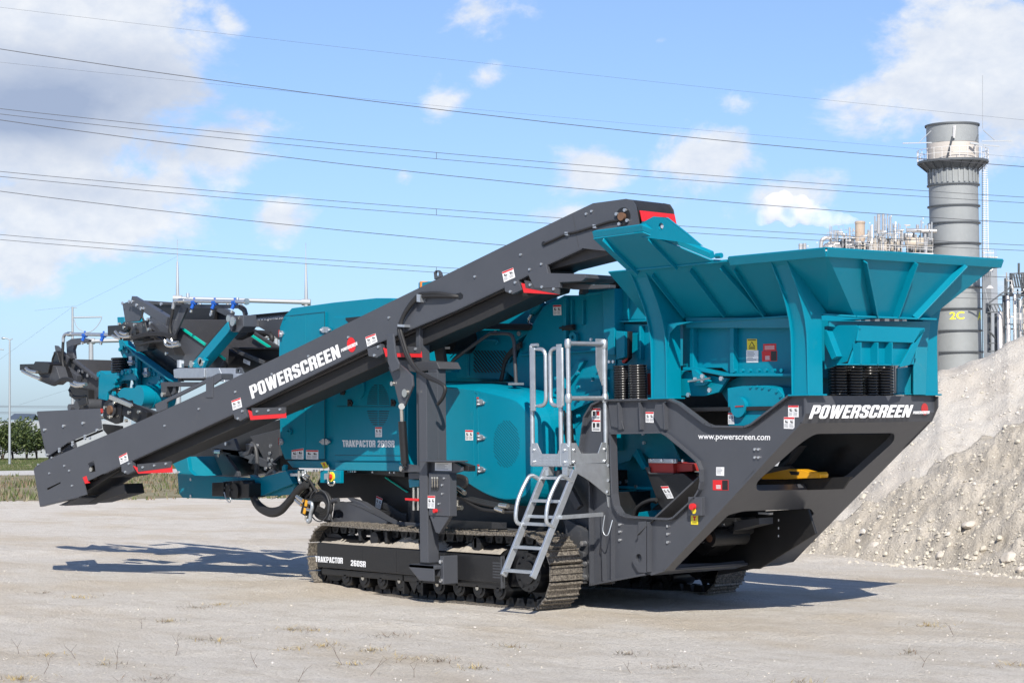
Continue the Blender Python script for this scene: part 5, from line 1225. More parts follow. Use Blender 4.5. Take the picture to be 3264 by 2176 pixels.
lc_.bolts(A_([(395, 757), (415, 757), (440, 777), (462, 777), (300, 690)]), .05, .03)
lfc = lc_.build('fines_conveyor', crusher, .006)
lm = MB(); lm.slab(A_([(98, 722), (168, 720), (175, 708), (240, 712), (250, 722), (240, 765), (190, 770), (160, 755), (98, 752)]), -.3, .2, BLACK); lm.slab(A_([(190, 735), (250, 722), (280, 735), (300, 800), (270, 825), (215, 800), (190, 770)]), -.25, .15, GREYD); lm.slab(A_([(268, 660), (282, 655), (300, 720), (330, 760), (345, 800), (310, 810), (280, 780), (258, 720)]), -.1, .1, BLACK)
c = AY(*A_([(290, 785)])[0], -.15); lm.cyl(c, c + Vector((0, .1, 0)), .09, DARK, 16)
lm.build('drive_motor', lfc, .006)
for pts in (((112, 755), (140, 770), (175, 785), (205, 795)), ((130, 742), (150, 755), (185, 762)), ((355, 820), (380, 830), (420, 828)), ((372, 812), (390, 820), (430, 822))): lf = MB(); lf.tube(spline([AY(*T('a', p), -.32) for p in pts], 5), .026, CHROME, 8); lf.build('hose_fitting', lfc)
lh = MB()
for dy in (0, 9): hose(lh, [AY(*T('a', (x, y + dy)), -.3) for x, y in ((195, 788), (240, 806), (275, 815), (310, 795), (350, 795), (400, 815))], .02)
hose(lh, [AY(*T('a', p), -.2) for p in ((275, 665), (262, 700), (265, 740), (280, 760))], .014); hose(lh, [AY(*T('a', p), -.2) for p in ((345, 850), (365, 880), (400, 885), (430, 880))], .016); lh.build('hydraulic_hose', lfc)
spray([(345, 571), (328, 572), (318, 585), (316, 610)], (340, 571), (600, 576), [(424, 577), (518, 578)], -.1, crusher, 'a', [(316, 600), (314, 640), (312, 700), (318, 760), (300, 800)])
rol_ = MB(); rol_.cyl(AY(*A_([(385, 925)])[0], -.2), AY(*A_([(385, 925)])[0], -.2) + Vector((0, .95, 0)), .085, GREYD, 22); rol_.cyl(AY(*A_([(345, 938)])[0], -.2), AY(*A_([(345, 938)])[0], -.2) + Vector((0, .3, 0)), .05, GREY, 14)
rol_.slab(A_([(385, 905), (430, 885), (435, 920), (395, 935)]), -.3, .03, DARK); rol_.build('tail_roller', crusher, .006)
ta = MB(); ta.slab(A_([(520, 915), (550, 888), (612, 900), (600, 1012), (575, 1020), (512, 992)]), -.75, .05, DARK); ta.bar(AY(*A_([(600, 925)])[0], -.7), AY(*A_([(745, 1000)])[0], -.7), .08, .2, DARK, side=(0, 1, 0)); ta.slab(A_([(680, 925), (780, 960), (770, 1000), (700, 980)]), -.6, .05, GREYD)
ta.bar(AY(*A_([(550, 885)])[0], -.78), AY(*A_([(660, 930)])[0], -.78), .03, .06, CHROME); c = AY(*A_([(560, 950)])[0], -.76); ta.cyl(c, c + Vector((0, -.02, 0)), .10, GREYD, 18); ta.cyl(c, c + Vector((0, -.05, 0)), .06, RUST, 16)
ta.bolts(A_([(577, 915), (557, 985), (512, 988), (650, 963), (635, 1003), (700, 960), (530, 938), (660, 930)]), -.78, .025, CHROME, .03)
ta.slab(A_([(510, 1020), (600, 1030), (600, 1050), (545, 1085), (515, 1050)]), -.9, .05, DARK); ta.slab(A_([(487, 945), (498, 943), (500, 965), (492, 972)]), -1.2, .05, REDD)
ta.build('crossbelt_tail', crusher, .005)
# under-screen structure
us = MB()
us.slab(K([(300, 300), (480, 220), (640, 90), (1150, -40), (1150, 440), (750, 500), (370, 500)]), .55, .3, BLACK)
us.slab(K([(500, 225), (640, 150), (720, 140), (780, 300), (870, 330), (860, 360), (1150, 440), (1000, 495), (1090, 380), (800, 260), (640, 290), (760, 460), (760, 495), (620, 490)]), .35, .05, GREY)
us.slab(K([(870, 120), (1150, 50), (1150, 300), (1080, 360), (1000, 330), (960, 250)]), .40, .05, GREYD)
us.slab(K([(830, 190), (870, 185), (885, 210), (850, 290), (810, 300), (800, 280), (840, 250)]), .1, .05, GREY)
us.bolts(K([(650, 187), (945, 203), (1068, 207), (1060, 275), (1080, 340), (1048, 328), (1062, 380), (1022, 418), (1102, 453)]), .33, .025)
us.cyl(AY(*K([(575, 262)])[0], .3), AY(*K([(575, 312)])[0], .3), .02, CHROME, 8); us.cyl(AY(*K([(550, 262)])[0], .3), AY(*K([(605, 262)])[0], .3), .03, CHROME, 8)
hose(us, [AY(*K([p])[0], .2) for p in ((890, 180), (920, 220), (935, 300), (940, 400), (930, 490))], .03, GREYD)
us.build('under_screen_frame', crusher, .006)
tb = MB()
tb.slab(K([(140, 362), (240, 305), (280, 305), (300, 430), (350, 485), (530, 490), (670, 497), (870, 505), (885, 530), (885, 716), (240, 693), (205, 650), (190, 440)]), -.05, .06, TEAL)
tb.slab(K([(240, 310), (285, 308), (365, 490), (330, 490), (285, 440)]), .05, .5, TEALD)
tb.slab(K([(870, 478), (945, 510), (1215, 440), (1275, 560), (960, 682), (885, 600)]), -.12, .08, TEAL); tb.slab(K([(960, 682), (1275, 560), (1300, 570), (1270, 632), (1050, 640)]), -.05, .3, TEALD)
tb.slab(K([(1170, 445), (1172, 400), (1190, 380), (1205, 385), (1200, 440)]), -.1, .04, TEAL); tb.slab(K([(1215, 430), (1320, 430), (1320, 560), (1270, 560), (1215, 520)]), .0, .1, TEALD)
tb.slab(K([(1040, 632), (1290, 628), (1270, 662), (960, 682)]), -.05, .05, TEALD)
tb.bolts(K([(322, 522), (322, 676), (205, 455)]), -.05, .02)
base = tb.build('screen_subframe', crusher, .01)
mt_ = MB(); mt_.slab(K([(515, 552), (620, 545), (620, 680), (515, 678)]), -.35, .3, BLACK); mt_.slab(K([(620, 540), (800, 528), (810, 555), (860, 560), (860, 690), (740, 700), (625, 690)]), -.30, .25, BLACK); mt_.slab(K([(640, 560), (680, 560), (680, 680), (640, 680)]), -.34, .05, DARK)
c = AY(*K([(720, 630)])[0], -.33); mt_.cyl(c, c + Vector((0, .1, 0)), .10, BLACK, 18); mt_.bolts(K([(640, 600), (690, 620), (660, 570), (720, 545)]), -.34, .015, GREYD); mt_.build('slew_motor', base, .008)
ch2 = MB(); ch2.tube(spline([AY(*K([p])[0], -.38) for p in ((630, 640), (650, 700), (680, 735), (692, 710), (685, 690))], 5), .008, GALV, 6); ch2.build('safety_chain', base)
hl = MB()
for d in (0, 14, 28): hose(hl, [AY(*K([(x, y + d * (1 if i in (2, 3, 4) else .5))])[0], -.2) for i, (x, y) in enumerate(((890, 545), (895, 650), (950, 750), (1050, 812), (1150, 800), (1230, 730), (1330, 610), (1400, 560)))], .042)
hl.build('hose_bundle', crusher)
vb = MB()
vb.slab(K([(1385, 700), (1415, 712), (1445, 730), (1385, 862), (1345, 835), (1370, 720)]), -.35, .12, DARK); vb.slab(K([(1390, 712), (1412, 722), (1400, 775), (1382, 768)]), -.36, .01, ORYEL); vb.slab(K([(1378, 785), (1398, 792), (1385, 845), (1366, 838)]), -.36, .01, ORYEL)
vb.tube(spline([AY(*K([p])[0], -.42) for p in ((1425, 735), (1450, 745), (1455, 790), (1440, 850), (1435, 905), (1418, 918), (1415, 890))], 5), .022, GALV, 8)
for a, b in (((1310, 680), (1370, 720)), ((1300, 715), (1355, 760)), ((1405, 860), (1400, 900)), ((1410, 800), (1450, 810))): vb.cyl(AY(*K([a])[0], -.38), AY(*K([b])[0], -.38), .022, CHROME, 8)
vb.build('valve_block', crusher, .003)
cr = MB()
cc = AY(*K([(1520, 765)])[0], -.15)
cr.tube([cc + Vector((.21 * math.cos(t), 0, .19 * math.sin(t))) * (1.0) for t in [i * math.pi / 14 for i in range(28)]], .008, GREYD, 8, closed=True)
for d in (0, .03, .06, .09): cr.tube([cc + Vector(((.19 - d) * math.cos(t), .05, (.16 - d) * math.sin(t))) for t in [i * math.pi / 10 for i in range(20)]], .024, RUB, 8, closed=True)
cr.build('coiled_hose', crusher)
wh = MB()
for i in range(7): hose(wh, [AY(*K([(x + i * 16, y + i * 5)])[0], -.1 + .04 * (i % 3)) for x, y in ((1335, 500), (1370, 560), (1400, 620), (1350, 680), (1400, 740), (1500, 800), (1560, 900))], .02)
for pts in (((1335, 440), (1335, 530), (1370, 580)), ((1370, 440), (1375, 490), (1410, 525)), ((1390, 440), (1395, 475), (1425, 500))): wh.tube(spline([AY(*K([p])[0], -.2) for p in pts], 4), .02, CHROME, 8)
wh.slab(K([(1250, 465), (1345, 465), (1345, 490), (1250, 490)]), -.2, .05, GALV)
wh.tube(spline([AY(*K([p])[0], -.1) for p in ((1620, 900), (1620, 790), (1640, 730), (1700, 715))], 5), .03, GREYD, 8)
wh.build('hydraulic_hose', crusher)
sb_ = MB(); sb_.slab(K([(1530, 437), (1720, 437), (1720, 556), (1530, 552)]), -.05, .05, TEAL); sbo = sb_.build('stop_switch_panel', crusher, .004)
q = AY(*K([(1642, 496)])[0], -.05); MB().cyl(q, q + Vector((0, -.02, 0)), .06, YEL, 18).cyl(q, q + Vector((0, -.06, 0)), .035, RED, 16).build('emergency_stop', sbo)
MB().slab(K([(1565, 465), (1600, 465), (1600, 520), (1565, 520)]), -.12, .07, GALV).build('switch_box', sbo, .004)
MB().tube(spline([AY(*K([p])[0], -.14) for p in ((1612, 440), (1605, 500), (1608, 560), (1640, 578), (1665, 560), (1662, 540))], 5), .012, CHROME, 8).build('guard_loop', sbo)
# main discharge conveyor under the engine
dc = MB(); dc.slab(K([(1500, 560), (1560, 440), (2700, 440), (2700, 900), (2350, 900), (2200, 900), (1990, 800), (1900, 690), (1600, 700)]), .45, .9, DARK)
dc.slab(K([(1560, 440), (2320, 440), (2320, 500), (2100, 480), (1900, 470), (1560, 470)]), .2, .2, BLACK)
for a, b in (((2140, 500), (2352, 642)),): dc.bar(AY(*K([a])[0], .42), AY(*K([b])[0], .42), .02, .02, GREENL)
for i in range(6): hose(dc, [AY(*K([(x, y + i * 12)])[0], .3) for x, y in ((1990, 800), (2100, 820), (2220, 830), (2350, 850))], .02)
for i in range(4): hose(dc, [AY(*K([(x, y + i * 14)])[0], .3) for x, y in ((2130, 740), (2200, 780), (2290, 840), (2350, 860))], .022, RUB)
dco = dc.build('discharge_conveyor', crusher, .006)
sticker(dco, K([(2060, 673), (2118, 700), (2095, 800), (2048, 778)]), pY(.42), 'warn')

# ================================================================= GROUND AND SURROUNDINGS
def hor(x): return 1343 - .0119 * (x - 1632)
CG = Vector((CAM.x, CAM.y, 0))
def W2(lat, dep): return CG + r_ * lat + w_ * dep
def fb(x, y, s, o=4, seed=0.0):
    v = 0; a = 1
    for i in range(o): v += a * noise.noise(Vector((x * s, y * s, seed + i * 7.3))); s *= 2.1; a *= .5
    return v
TR = AY(1045, 1856, -.5)
def gh(p, lat, dep):
    """height of the loose ground"""
    h = .022 * fb(p.x, p.y, .35, 3, 1) + .010 * fb(p.x, p.y, 1.6, 2, 5)
    h += .010 * max(0, noise.noise(Vector((p.x * .6 + p.y * .5, p.y * .9, 9))))
    near = math.exp(-(((p.x + 2.2) / 3.6) ** 4 + ((p.y + .2) / 1.1) ** 4)); h *= (1 - .8 * near)
    d2 = (p.x + 4.35) ** 2 / .9 + (p.y + .55) ** 2 / .5; h += .085 * math.exp(-d2)
    # ruts and a low berm crossing the foreground
    t = lat * .32 + dep
    for c, w, a in ((19.5, .22, .03), (20.6, .25, .025), (24.2, .3, .025), (16.6, .25, -.03), (29.5, .5, .06)):
        h += a * math.exp(-((t - c + .6 * noise.noise(Vector((lat * .25, c, 0)))) / w) ** 2) * (.5 + .8 * noise.noise(Vector((lat * .5, c, 4))) + .3)
    d3 = (lat - 3.5) ** 2 / 1.1 + (dep - 20.3) ** 2 / .10; h += .05 * math.exp(-d3)
    f = max(0, min(1, (60 - dep) / 15)) * max(0, min(1, (15 - abs(lat)) / 3)); return h * f
deps = [-400, -80, -20, 4, 10, 13] + [14 + i * .10 for i in range(200)] + [34 + i * .22 for i in range(90)] + [54, 56, 60, 70, 84, 100, 140, 200, 320, 600, 1200, 2600]
lats = [-2600, -900, -300, -120, -60, -30, -18] + [-14 + i * .11 for i in range(256)] + [16, 25, 45, 90, 200, 500, 1200, 2600]
vs = []
for d in deps:
    for l in lats:
        p = W2(l, d); p.z = gh(p, l, d) if (13 < d < 60 and abs(l) < 15) else 0; vs.append(p)
nl_, fs_ = len(lats), []
for i in range(len(deps) - 1):
    for j in range(nl_ - 1): a = i * nl_ + j; fs_.append((a, a + 1, a + 1 + nl_, a + nl_))
def ground_mat(name, c_grey, c_sand, c_dark, sc=.5, bump=.5, sandbias=.5):
    m = bpy.data.materials.new(name); m.use_nodes = True; t = m.node_tree; b = t.nodes['Principled BSDF']
    g = t.nodes.new('ShaderNodeNewGeometry')
    def nz(scale, det=8, rough=.6, vec=(1, 1, 1), rot=0):
        mp_ = t.nodes.new('ShaderNodeMapping'); mp_.inputs['Scale'].default_value = vec; mp_.inputs['Rotation'].default_value = (0, 0, rot); t.links.new(g.outputs['Position'], mp_.inputs[0])
        n = t.nodes.new('ShaderNodeTexNoise'); n.inputs['Scale'].default_value = scale; n.inputs['Detail'].default_value = det; n.inputs['Roughness'].default_value = rough
        t.links.new(mp_.outputs[0], n.inputs['Vector']); return n.outputs['Fac']
    def rng_(v, a, b_, o0=0, o1=1):
        r = t.nodes.new('ShaderNodeMapRange'); r.interpolation_type = 'SMOOTHSTEP'; t.links.new(v, r.inputs[0]); r.inputs[1].default_value = a; r.inputs[2].default_value = b_; r.inputs[3].default_value = o0; r.inputs[4].default_value = o1; return r.outputs[0]
    big = nz(sc, 6, .6, (1, 2.2, 1), rad(-50)); c = mixc(rng_(big, sandbias - .10, sandbias + .12), c_grey, c_sand, t)
    mid = nz(2.6, 8, .75); c = mixc(rng_(mid, .42, .70, 0, .40), c, tuple(x * .80 for x in c_sand), t)
    fine = nz(38, 6, .8); c = mixc(rng_(fine, .50, .66, 0, .55), c, c_dark, t)
    fine2 = nz(90, 3, .7); c = mixc(rng_(fine2, .62, .74, 0, .45), c, (.74, .71, .67), t)
    rut = nz(.55, 5, .65, (1, 7, 1), rad(-50 + 12)); c = mixc(rng_(rut, .50, .68, 0, .35), c, tuple(x * .78 for x in c_sand), t)
    t.links.new(c, b.inputs['Base Color']); b.inputs['Roughness'].default_value = .95; b.inputs['Specular IOR Level'].default_value = .1
    v = t.nodes.new('ShaderNodeTexVoronoi'); v.inputs['Scale'].default_value = 28; t.links.new(g.outputs['Position'], v.inputs['Vector'])
    h = mth('ADD', mth('MULTIPLY', fine, .9, t), mth('ADD', mth('MULTIPLY', v.outputs['Distance'], .4, t), mth('MULTIPLY', mid, 1.8, t), t), t)
    bp = t.nodes.new('ShaderNodeBump'); bp.inputs['Strength'].default_value = bump; bp.inputs['Distance'].default_value = .03; t.links.new(h, bp.inputs['Height']); t.links.new(bp.outputs[0], b.inputs['Normal'])
    MATS[name] = m; return m
GRAVEL = ground_mat('crushed_limestone', (.66, .615, .55), (.575, .50, .40), (.27, .235, .195), .22, 1.0, .54)
PALE = ground_mat('pale_spoil', (.56, .525, .475), (.51, .465, .41), (.26, .235, .20), .4, .9, .55)
SOIL = ground_mat('brown_spoil', (.56, .51, .44), (.48, .43, .36), (.22, .19, .155), .6, 1.0, .5)
ROADM = ground_mat('gravel_road', (.50, .49, .47), (.46, .43, .39), (.3, .28, .25), .3, .3, .6)
GRS = ground_mat('short_grass', (.075, .10, .028), (.14, .14, .05), (.04, .055, .018), .15, .4, .55)
DRYG = ground_mat('dry_verge', (.26, .235, .16), (.20, .175, .105), (.10, .085, .05), .25, .5, .5)
g_ = MB(); g_.add(vs, fs_, GRAVEL, True); prop(g_.build('ground'), kind='structure')
def strip(name, d0, d1, l0, l1, m, z, wob=1.2, n=90, **k):
    vs = []; fs = []
    for i in range(n + 1):
        l = l0 + (l1 - l0) * i / n
        for j, d in enumerate((d0, (d0 + d1) / 2, d1)):
            p = W2(l, d + (wob * fb(l, d, .3, 4, d) if j != 1 else 0)); p.z = z; vs.append(p)
    for i in range(n):
        for j in range(2): a = i * 3 + j; fs.append((a, a + 3, a + 4, a + 1))
    mb = MB(); mb.add(vs, fs, m); return prop(mb.build(name), **k)
strip('dry_verge', 55.5, 84.5, -60, 30, DRYG, .006, 1.6, kind='structure')
strip('gravel_road', 84, 93.5, -90, 60, ROADM, .012, .8, kind='structure')
strip('grass_strip', 93, 160, -120, 80, GRS, .018, .8, kind='structure')

LEAFM = {}
def leafmat(name, col, tr=.25):
    m = mat(name, col, .6, var=.35, scale=2.5); b = m.node_tree.nodes['Principled BSDF']
    return m
LF1 = leafmat('leaf_green', (.045, .07, .02)); LF2 = leafmat('leaf_light_green', (.085, .11, .03)); LF3 = leafmat('leaf_dark', (.028, .045, .016)); BARK = mat('bark', (.12, .095, .07), .85)
STRAW = mat('straw', (.46, .34, .12), .8, var=.3); STRAWD = mat('dead_weed', (.20, .14, .09), .85, var=.3); DRYB = mat('dry_grass_blade', (.20, .175, .11), .85, var=.35, scale=1.0); GRB = mat('green_grass_blade', (.09, .115, .035), .8, var=.3, scale=1.0)
rg = random.Random(3)
def blades(mb, base, n, h, spread, mats, w=.01, lean=.5):
    for _ in range(n):
        a = rg.uniform(0, 6.283); b = base + Vector((rg.gauss(0, spread), rg.gauss(0, spread), 0)); hh = h * rg.uniform(.4, 1.1)
        top_ = b + Vector((math.cos(a) * hh * lean * rg.random(), math.sin(a) * hh * lean * rg.random(), hh)); s_ = Vector((math.cos(a + 1.57), math.sin(a + 1.57), 0)) * w
        mb.add([b - s_, b + s_, top_], [(0, 1, 2)], rg.choice(mats))
gm = MB()
for _ in range(5200):
    d = rg.uniform(54.5, 84); l = rg.uniform(-19, 2) * d / 54
    p = W2(l, d); k_ = fb(p.x, p.y, .22, 3, 2)
    if k_ < -.15 and rg.random() < .8: continue
    blades(gm, p, 3, .15 + .16 * max(0, k_), .12, [DRYB, DRYB, STRAWD, GRB, GRB], .028, .8)
prop(gm.build('dry_grass'), label='dry brownish weeds growing along the verge beyond the gravel', cat='grass', kind='stuff')
gm = MB()
for _ in range(2500):
    d = rg.uniform(94, 128); l = rg.uniform(-27, 0) * d / 100; blades(gm, W2(l, d), 3, .10, .2, [GRB, GRB, DRYB], .03, .5)
prop(gm.build('green_grass'), label='short green grass on the strip before the bushes', cat='grass', kind='stuff')

# dry tufts, straw and twigs in the foreground
def on_ground(px, py):
    p = AZp(px, py, 0); v = p - CG; p.z = gh(p, v.dot(r_), v.dot(w_)); return p
tufts = [T('p', p) for p in ((250, 1905), (620, 1940), (930, 2010), (1000, 2015), (640, 2040), (700, 2045), (1030, 2060), (1230, 2030), (1180, 2075), (1290, 2100), (1400, 2110), (1120, 2120), (950, 2070), (140, 1890), (330, 2120), (60, 2170), (500, 2165), (1520, 2130), (2960, 2000), (2150, 2120), (2560, 2170), (3220, 2120), (2900, 2080), (540, 1985), (150, 2090), (2000, 2085), (1630, 2060), (700, 1930))]
for i, (x, y) in enumerate(tufts):
    tm = MB(); b = on_ground(x, y); ms_ = [[STRAW, STRAW, STRAWD], [STRAWD, STRAWD, DRYB], [STRAW, DRYB, STRAWD]][i % 3]
    for _ in range(rg.randint(45, 95)):
        a = rg.uniform(0, 6.283); rr_ = abs(rg.gauss(0, .10)); q = b + Vector((math.cos(a) * rr_ * 1.6, math.sin(a) * rr_ * 1.6, .004)); L = rg.uniform(.03, .10); a2 = rg.uniform(0, 6.283)
        e = q + Vector((math.cos(a2) * L, math.sin(a2) * L, rg.uniform(.0, .045))); s_ = Vector((math.sin(a2), -math.cos(a2), 0)) * .003
        tm.add([q - s_, q + s_, e], [(0, 1, 2)], rg.choice(ms_))
    o = tm.build('straw_tuft'); prop(o, label='flattened tuft of dead straw lying on the pale gravel in the foreground', cat='dry tuft', group='dead straw tufts scattered over the foreground gravel')
TWIG = mat('twig', (.13, .10, .08), .85)
tw = [(60, 2080, .20), (240, 2100, .22), (140, 2150, .25), (370, 2130, .3), (560, 2080, .3), (820, 2130, .2), (1090, 2120, .3), (1180, 2150, .24), (450, 2000, .16), (950, 2170, .2), (1320, 2160, .2), (2010, 2140, .15), (3040, 2030, .18), (2940, 2125, .16)]
for x, y, L in tw:
    b = on_ground(x, y); t_ = MB(); a = rg.uniform(-.6, .6)
    d_ = (r_ * math.sin(a) + z_ * math.cos(a) * .7); pts = [b, b + d_ * L * .4 + w_ * .02, b + d_ * L * .75 + r_ * rg.uniform(-.03, .03), b + d_ * L + r_ * rg.uniform(-.05, .05)]
    t_.tube(pts, [.0025, .002, .0015, .001], TWIG, 5); m_ = pts[1]; t_.tube([m_, m_ + (r_ * rg.uniform(-.5, .5) + z_ * .6) * L * .5], [.002, .001], TWIG, 5)
    prop(t_.build('twig'), label='thin bare twig sticking out of the foreground gravel', cat='twig', group='bare twigs sticking out of the gravel')

# stones
def ico():
    bm = bmesh.new(); bmesh.ops.create_icosphere(bm, subdivisions=1, radius=1); v = [v.co.copy() for v in bm.verts]; f = [tuple(x.index for x in f.verts) for f in bm.faces]; bm.free(); return v, f
IV, IF = ico()
STONE = mat('limestone_chip', (.50, .47, .43), .9, var=.3, scale=5); STONED = mat('brown_stone', (.48, .44, .37), .9, var=.35, scale=5); ROCK = mat('pale_rock', (.52, .47, .41), .9, var=.25, scale=3, bump=.8, bscale=14)
def stone(mb, c, r0, m):
    ph = rg.uniform(0, 9); sx_, sy2, sz_ = rg.uniform(.7, 1.3), rg.uniform(.7, 1.3), rg.uniform(.5, .9)
    mb.add([c + Vector((v.x * sx_, v.y * sy2, v.z * sz_)) * (r0 * (1 + .65 * noise.noise(v * 1.3 + Vector((ph, 0, 0))))) for v in IV], IF, m)
sm_ = MB()
for _ in range(2600):
    d = 15 + 26 * rg.random() ** 1.5; l = rg.uniform(-.27, .27) * d; p = W2(l, d)
    if -4.6 < p.x < 3 and -.6 < p.y < 2.5: continue
    p.z = gh(p, l, d); stone(sm_, p, rg.choice((.004, .005, .006, .008, .011)) * rg.uniform(.7, 1.3), STONE if rg.random() < .4 else STONED)
prop(sm_.build('loose_stones'), label='small limestone chips scattered over the gravel yard', cat='gravel', kind='stuff')

# spoil heaps as height fields
def interp(tab, x):
    if x <= tab[0][0]: return tab[0][1] + (x - tab[0][0]) * (tab[1][1] - tab[0][1]) / (tab[1][0] - tab[0][0])
    for (a, b), (c, d) in zip(tab, tab[1:]):
        if x <= c: return b + (d - b) * (x - a) / (c - a)
    return tab[-1][1]
SA = [(2540, 1755), (2600, 1712), (2780, 1607), (2927, 1536), (2976, 1500), (3047, 1464), (3159, 1393), (3264, 1335), (3500, 1215), (3800, 1130), (4300, 1120), (4800, 1500), (5000, 1600)]
TA = [(2400, 29.5), (2556, 29.0), (2650, 28.4), (2873, 27.3), (3159, 25.6), (3264, 25.0), (3500, 24), (5000, 24)]
SB = [(2150, 1700), (2400, 1545), (2700, 1345), (2958, 1200), (2990, 1180), (3076, 1160), (3130, 1141), (3184, 1118), (3213, 1092), (3264, 1080), (3500, 960), (3800, 900), (4400, 900), (5000, 1300)]
def hA(x, d):
    tn = .66; toe = interp(TA, x); D = toe + 2.6
    H = max(0, 1.94 + (hor(x) - interp(SA, x)) / FPX * D); D = toe + H / tn; H = max(0, 1.94 + (hor(x) - interp(SA, x)) / FPX * D); top_ = toe + H / tn
    if d < top_: return min(H, (d - toe) * tn)
    return H - max(0, d - top_ - .5) * .45
def hB(x, d):
    tn = .62; D = 37.0; H = max(0, 1.94 + (hor(x) - interp(SB, x)) / FPX * D); toe = D - H / tn
    if d < D: return (d - toe) * tn
    return H - max(0, d - D - 1.0) * .5
def nA(x, d, p): return (.12 * fb(p.x, p.y, .7, 3, 3) + .09 * fb(p.x, p.y, 2.6, 5, 8) + .10 * max(0, noise.noise(Vector((p.x * 5, p.y * 5, 1)))) + .05 * max(0, noise.noise(Vector((p.x * 11, p.y * 11, 4)))))
def nB(x, d, p): return (.14 * fb(p.x, p.y, .45, 3, 13) + .055 * fb(p.x, p.y, 2.6, 5, 18)) - .10 * abs(noise.noise(Vector(((x) * .011, 0, 2)))) * 1.0
def heap(name, hf, nf, xs, ds, m, label):
    vs = []
    for d in ds:
        for x in xs:
            p = W2(d * (x - 1632) / FPX, d); h = hf(x, d); k_ = max(0, min(1, h / .35 + .25)); z = h + nf(x, d, p) * k_
            p.z = max(-.12, z if h > -.1 else -.12); vs.append(p)
    fs = []; n = len(xs)
    for i in range(len(ds) - 1):
        for j in range(n - 1): a = i * n + j; fs.append((a, a + 1, a + 1 + n, a + n))
    mb = MB(); mb.add(vs, fs, m, True); return prop(mb.build(name), label=label, cat='spoil heap')
heap('pale_spoil_heap', hB, nB, [2100 + i * 7 for i in range(180)] + [3360 + i * 30 for i in range(50)], [30 + i * .09 for i in range(90)] + [38.1 + i * .5 for i in range(30)], PALE, 'tall pale grey heap of fine crushed stone rising behind the machine')
heap('brown_spoil_heap', hA, nA, [2480 + i * 5 for i in range(170)] + [3330 + i * 25 for i in range(60)], [23.5 + i * .055 for i in range(120)] + [30.2 + i * .4 for i in range(20)], SOIL, 'lower brown rubble heap strewn with rocks in front of the pale heap')
def march(px, py):
    d_ = ray(px, py); k = 1 / d_.dot(w_); t = 22.0
    while t < 60:
        p = CAM + d_ * (t * k); x = 1632 + FPX * (p - CAM).dot(r_) / t
        if x > 2150 and p.z < max(hA(x, t) if x > 2480 else -1, hB(x, t), 0): return p
        if p.z < 0: return p
        t += .05
    return AZp(px, py, 0)
bm0 = bmesh.new(); bmesh.ops.create_icosphere(bm0, subdivisions=3, radius=1); RV = [v.co.copy() for v in bm0.verts]; RF = [tuple(x.index for x in f.verts) for f in bm0.faces]; bm0.free()
rocks = [((880, 1110), 58, 'broken pale boulder at the foot of the rubble heap, nearest the machine'), ((455, 1038), 28, 'small rounded rock low on the left end of the rubble heap'), ((1350, 1172), 52, 'white chalky rock at the foot of the rubble heap, middle'), ((1845, 1185), 68, 'largest pale boulder at the right foot of the rubble heap'),
         ((1915, 1265), 40, 'pale rock in front of the largest boulder'), ((1545, 945), 62, 'long flat rock jutting out halfway up the rubble heap'), ((795, 745), 34, 'dark rock on the boundary of the pale and brown heaps'), ((1108, 890), 26, None), ((742, 930), 20, None), ((985, 1025), 20, None), ((1230, 797), 25, None), ((1800, 245), 22, None),
         ((1415, 292), 17, None), ((1100, 1140), 28, None), ((1645, 1115), 28, None), ((1490, 885), 22, None), ((1120, 1050), 22, None), ((600, 1120), 22, None), ((1700, 1240), 22, None), ((560, 1000), 16, None), ((1760, 1040), 30, None), ((1330, 1030), 26, None), ((1030, 1200), 20, None), ((1245, 1155), 20, None), ((790, 1225), 14, None), ((1560, 620), 16, None), ((1740, 640), 20, None), ((1890, 350), 22, None), ((1650, 770), 18, None), ((1880, 900), 24, None)]
for (p, r0, lb) in rocks:
    c = march(*T('i', p)); R = r0 * .4465 / FPX * (c - CAM).dot(w_); ph = rg.uniform(0, 50); sx_, sy2, sz_ = rg.uniform(.85, 1.15), rg.uniform(.8, 1.1), rg.uniform(.65, .85)
    if p == (1545, 945): sx_, sy2, sz_ = 1.0, 1.0, .42
    mb = MB(); vv = []
    for v in RV:
        k_ = 1 + .30 * noise.noise(v * 1.1 + Vector((ph, 0, 0))) + .12 * noise.noise(v * 3 + Vector((ph, 0, 0)))
        q = Vector((v.x * sx_, v.y * sy2, v.z * sz_)) * k_
        for pn in ((.6, -.6, .5), (-.5, -.7, .45), (.1, -.3, .95), (.95, .1, .2)):
            n_ = (Vector(pn) + Vector((math.sin(ph), math.cos(ph * 2), 0)) * .3).normalized(); dd_ = q.dot(n_) - .72
            if dd_ > 0: q -= n_ * dd_ * .85
        vv.append(c + q * R)
    mb.add(vv, RF, ROCK if lb and 'dark' not in lb else STONED, False)
    prop(mb.build('rock'), label=lb or 'fist to head sized rock embedded in the brown rubble heap', cat='rock', group='rocks on and below the rubble heap' if lb is None else None)
st2 = MB()
for _ in range(2000):
    x = rg.uniform(2520, 3330); f_ = rg.random(); d = interp(TA, x) - .5 + 3.6 * f_; h = hA(x, d)
    if h < -.4: continue
    p = W2(d * (x - 1632) / FPX, d); p.z = max(0, h + nA(x, d, p) * min(1, max(0, h / .35 + .25))); stone(st2, p, rg.choice((.010, .012, .014, .018, .022, .032)) * rg.uniform(.6, 1.3) * (1.3 - .7 * f_), STONED if rg.random() < .93 else STONE)
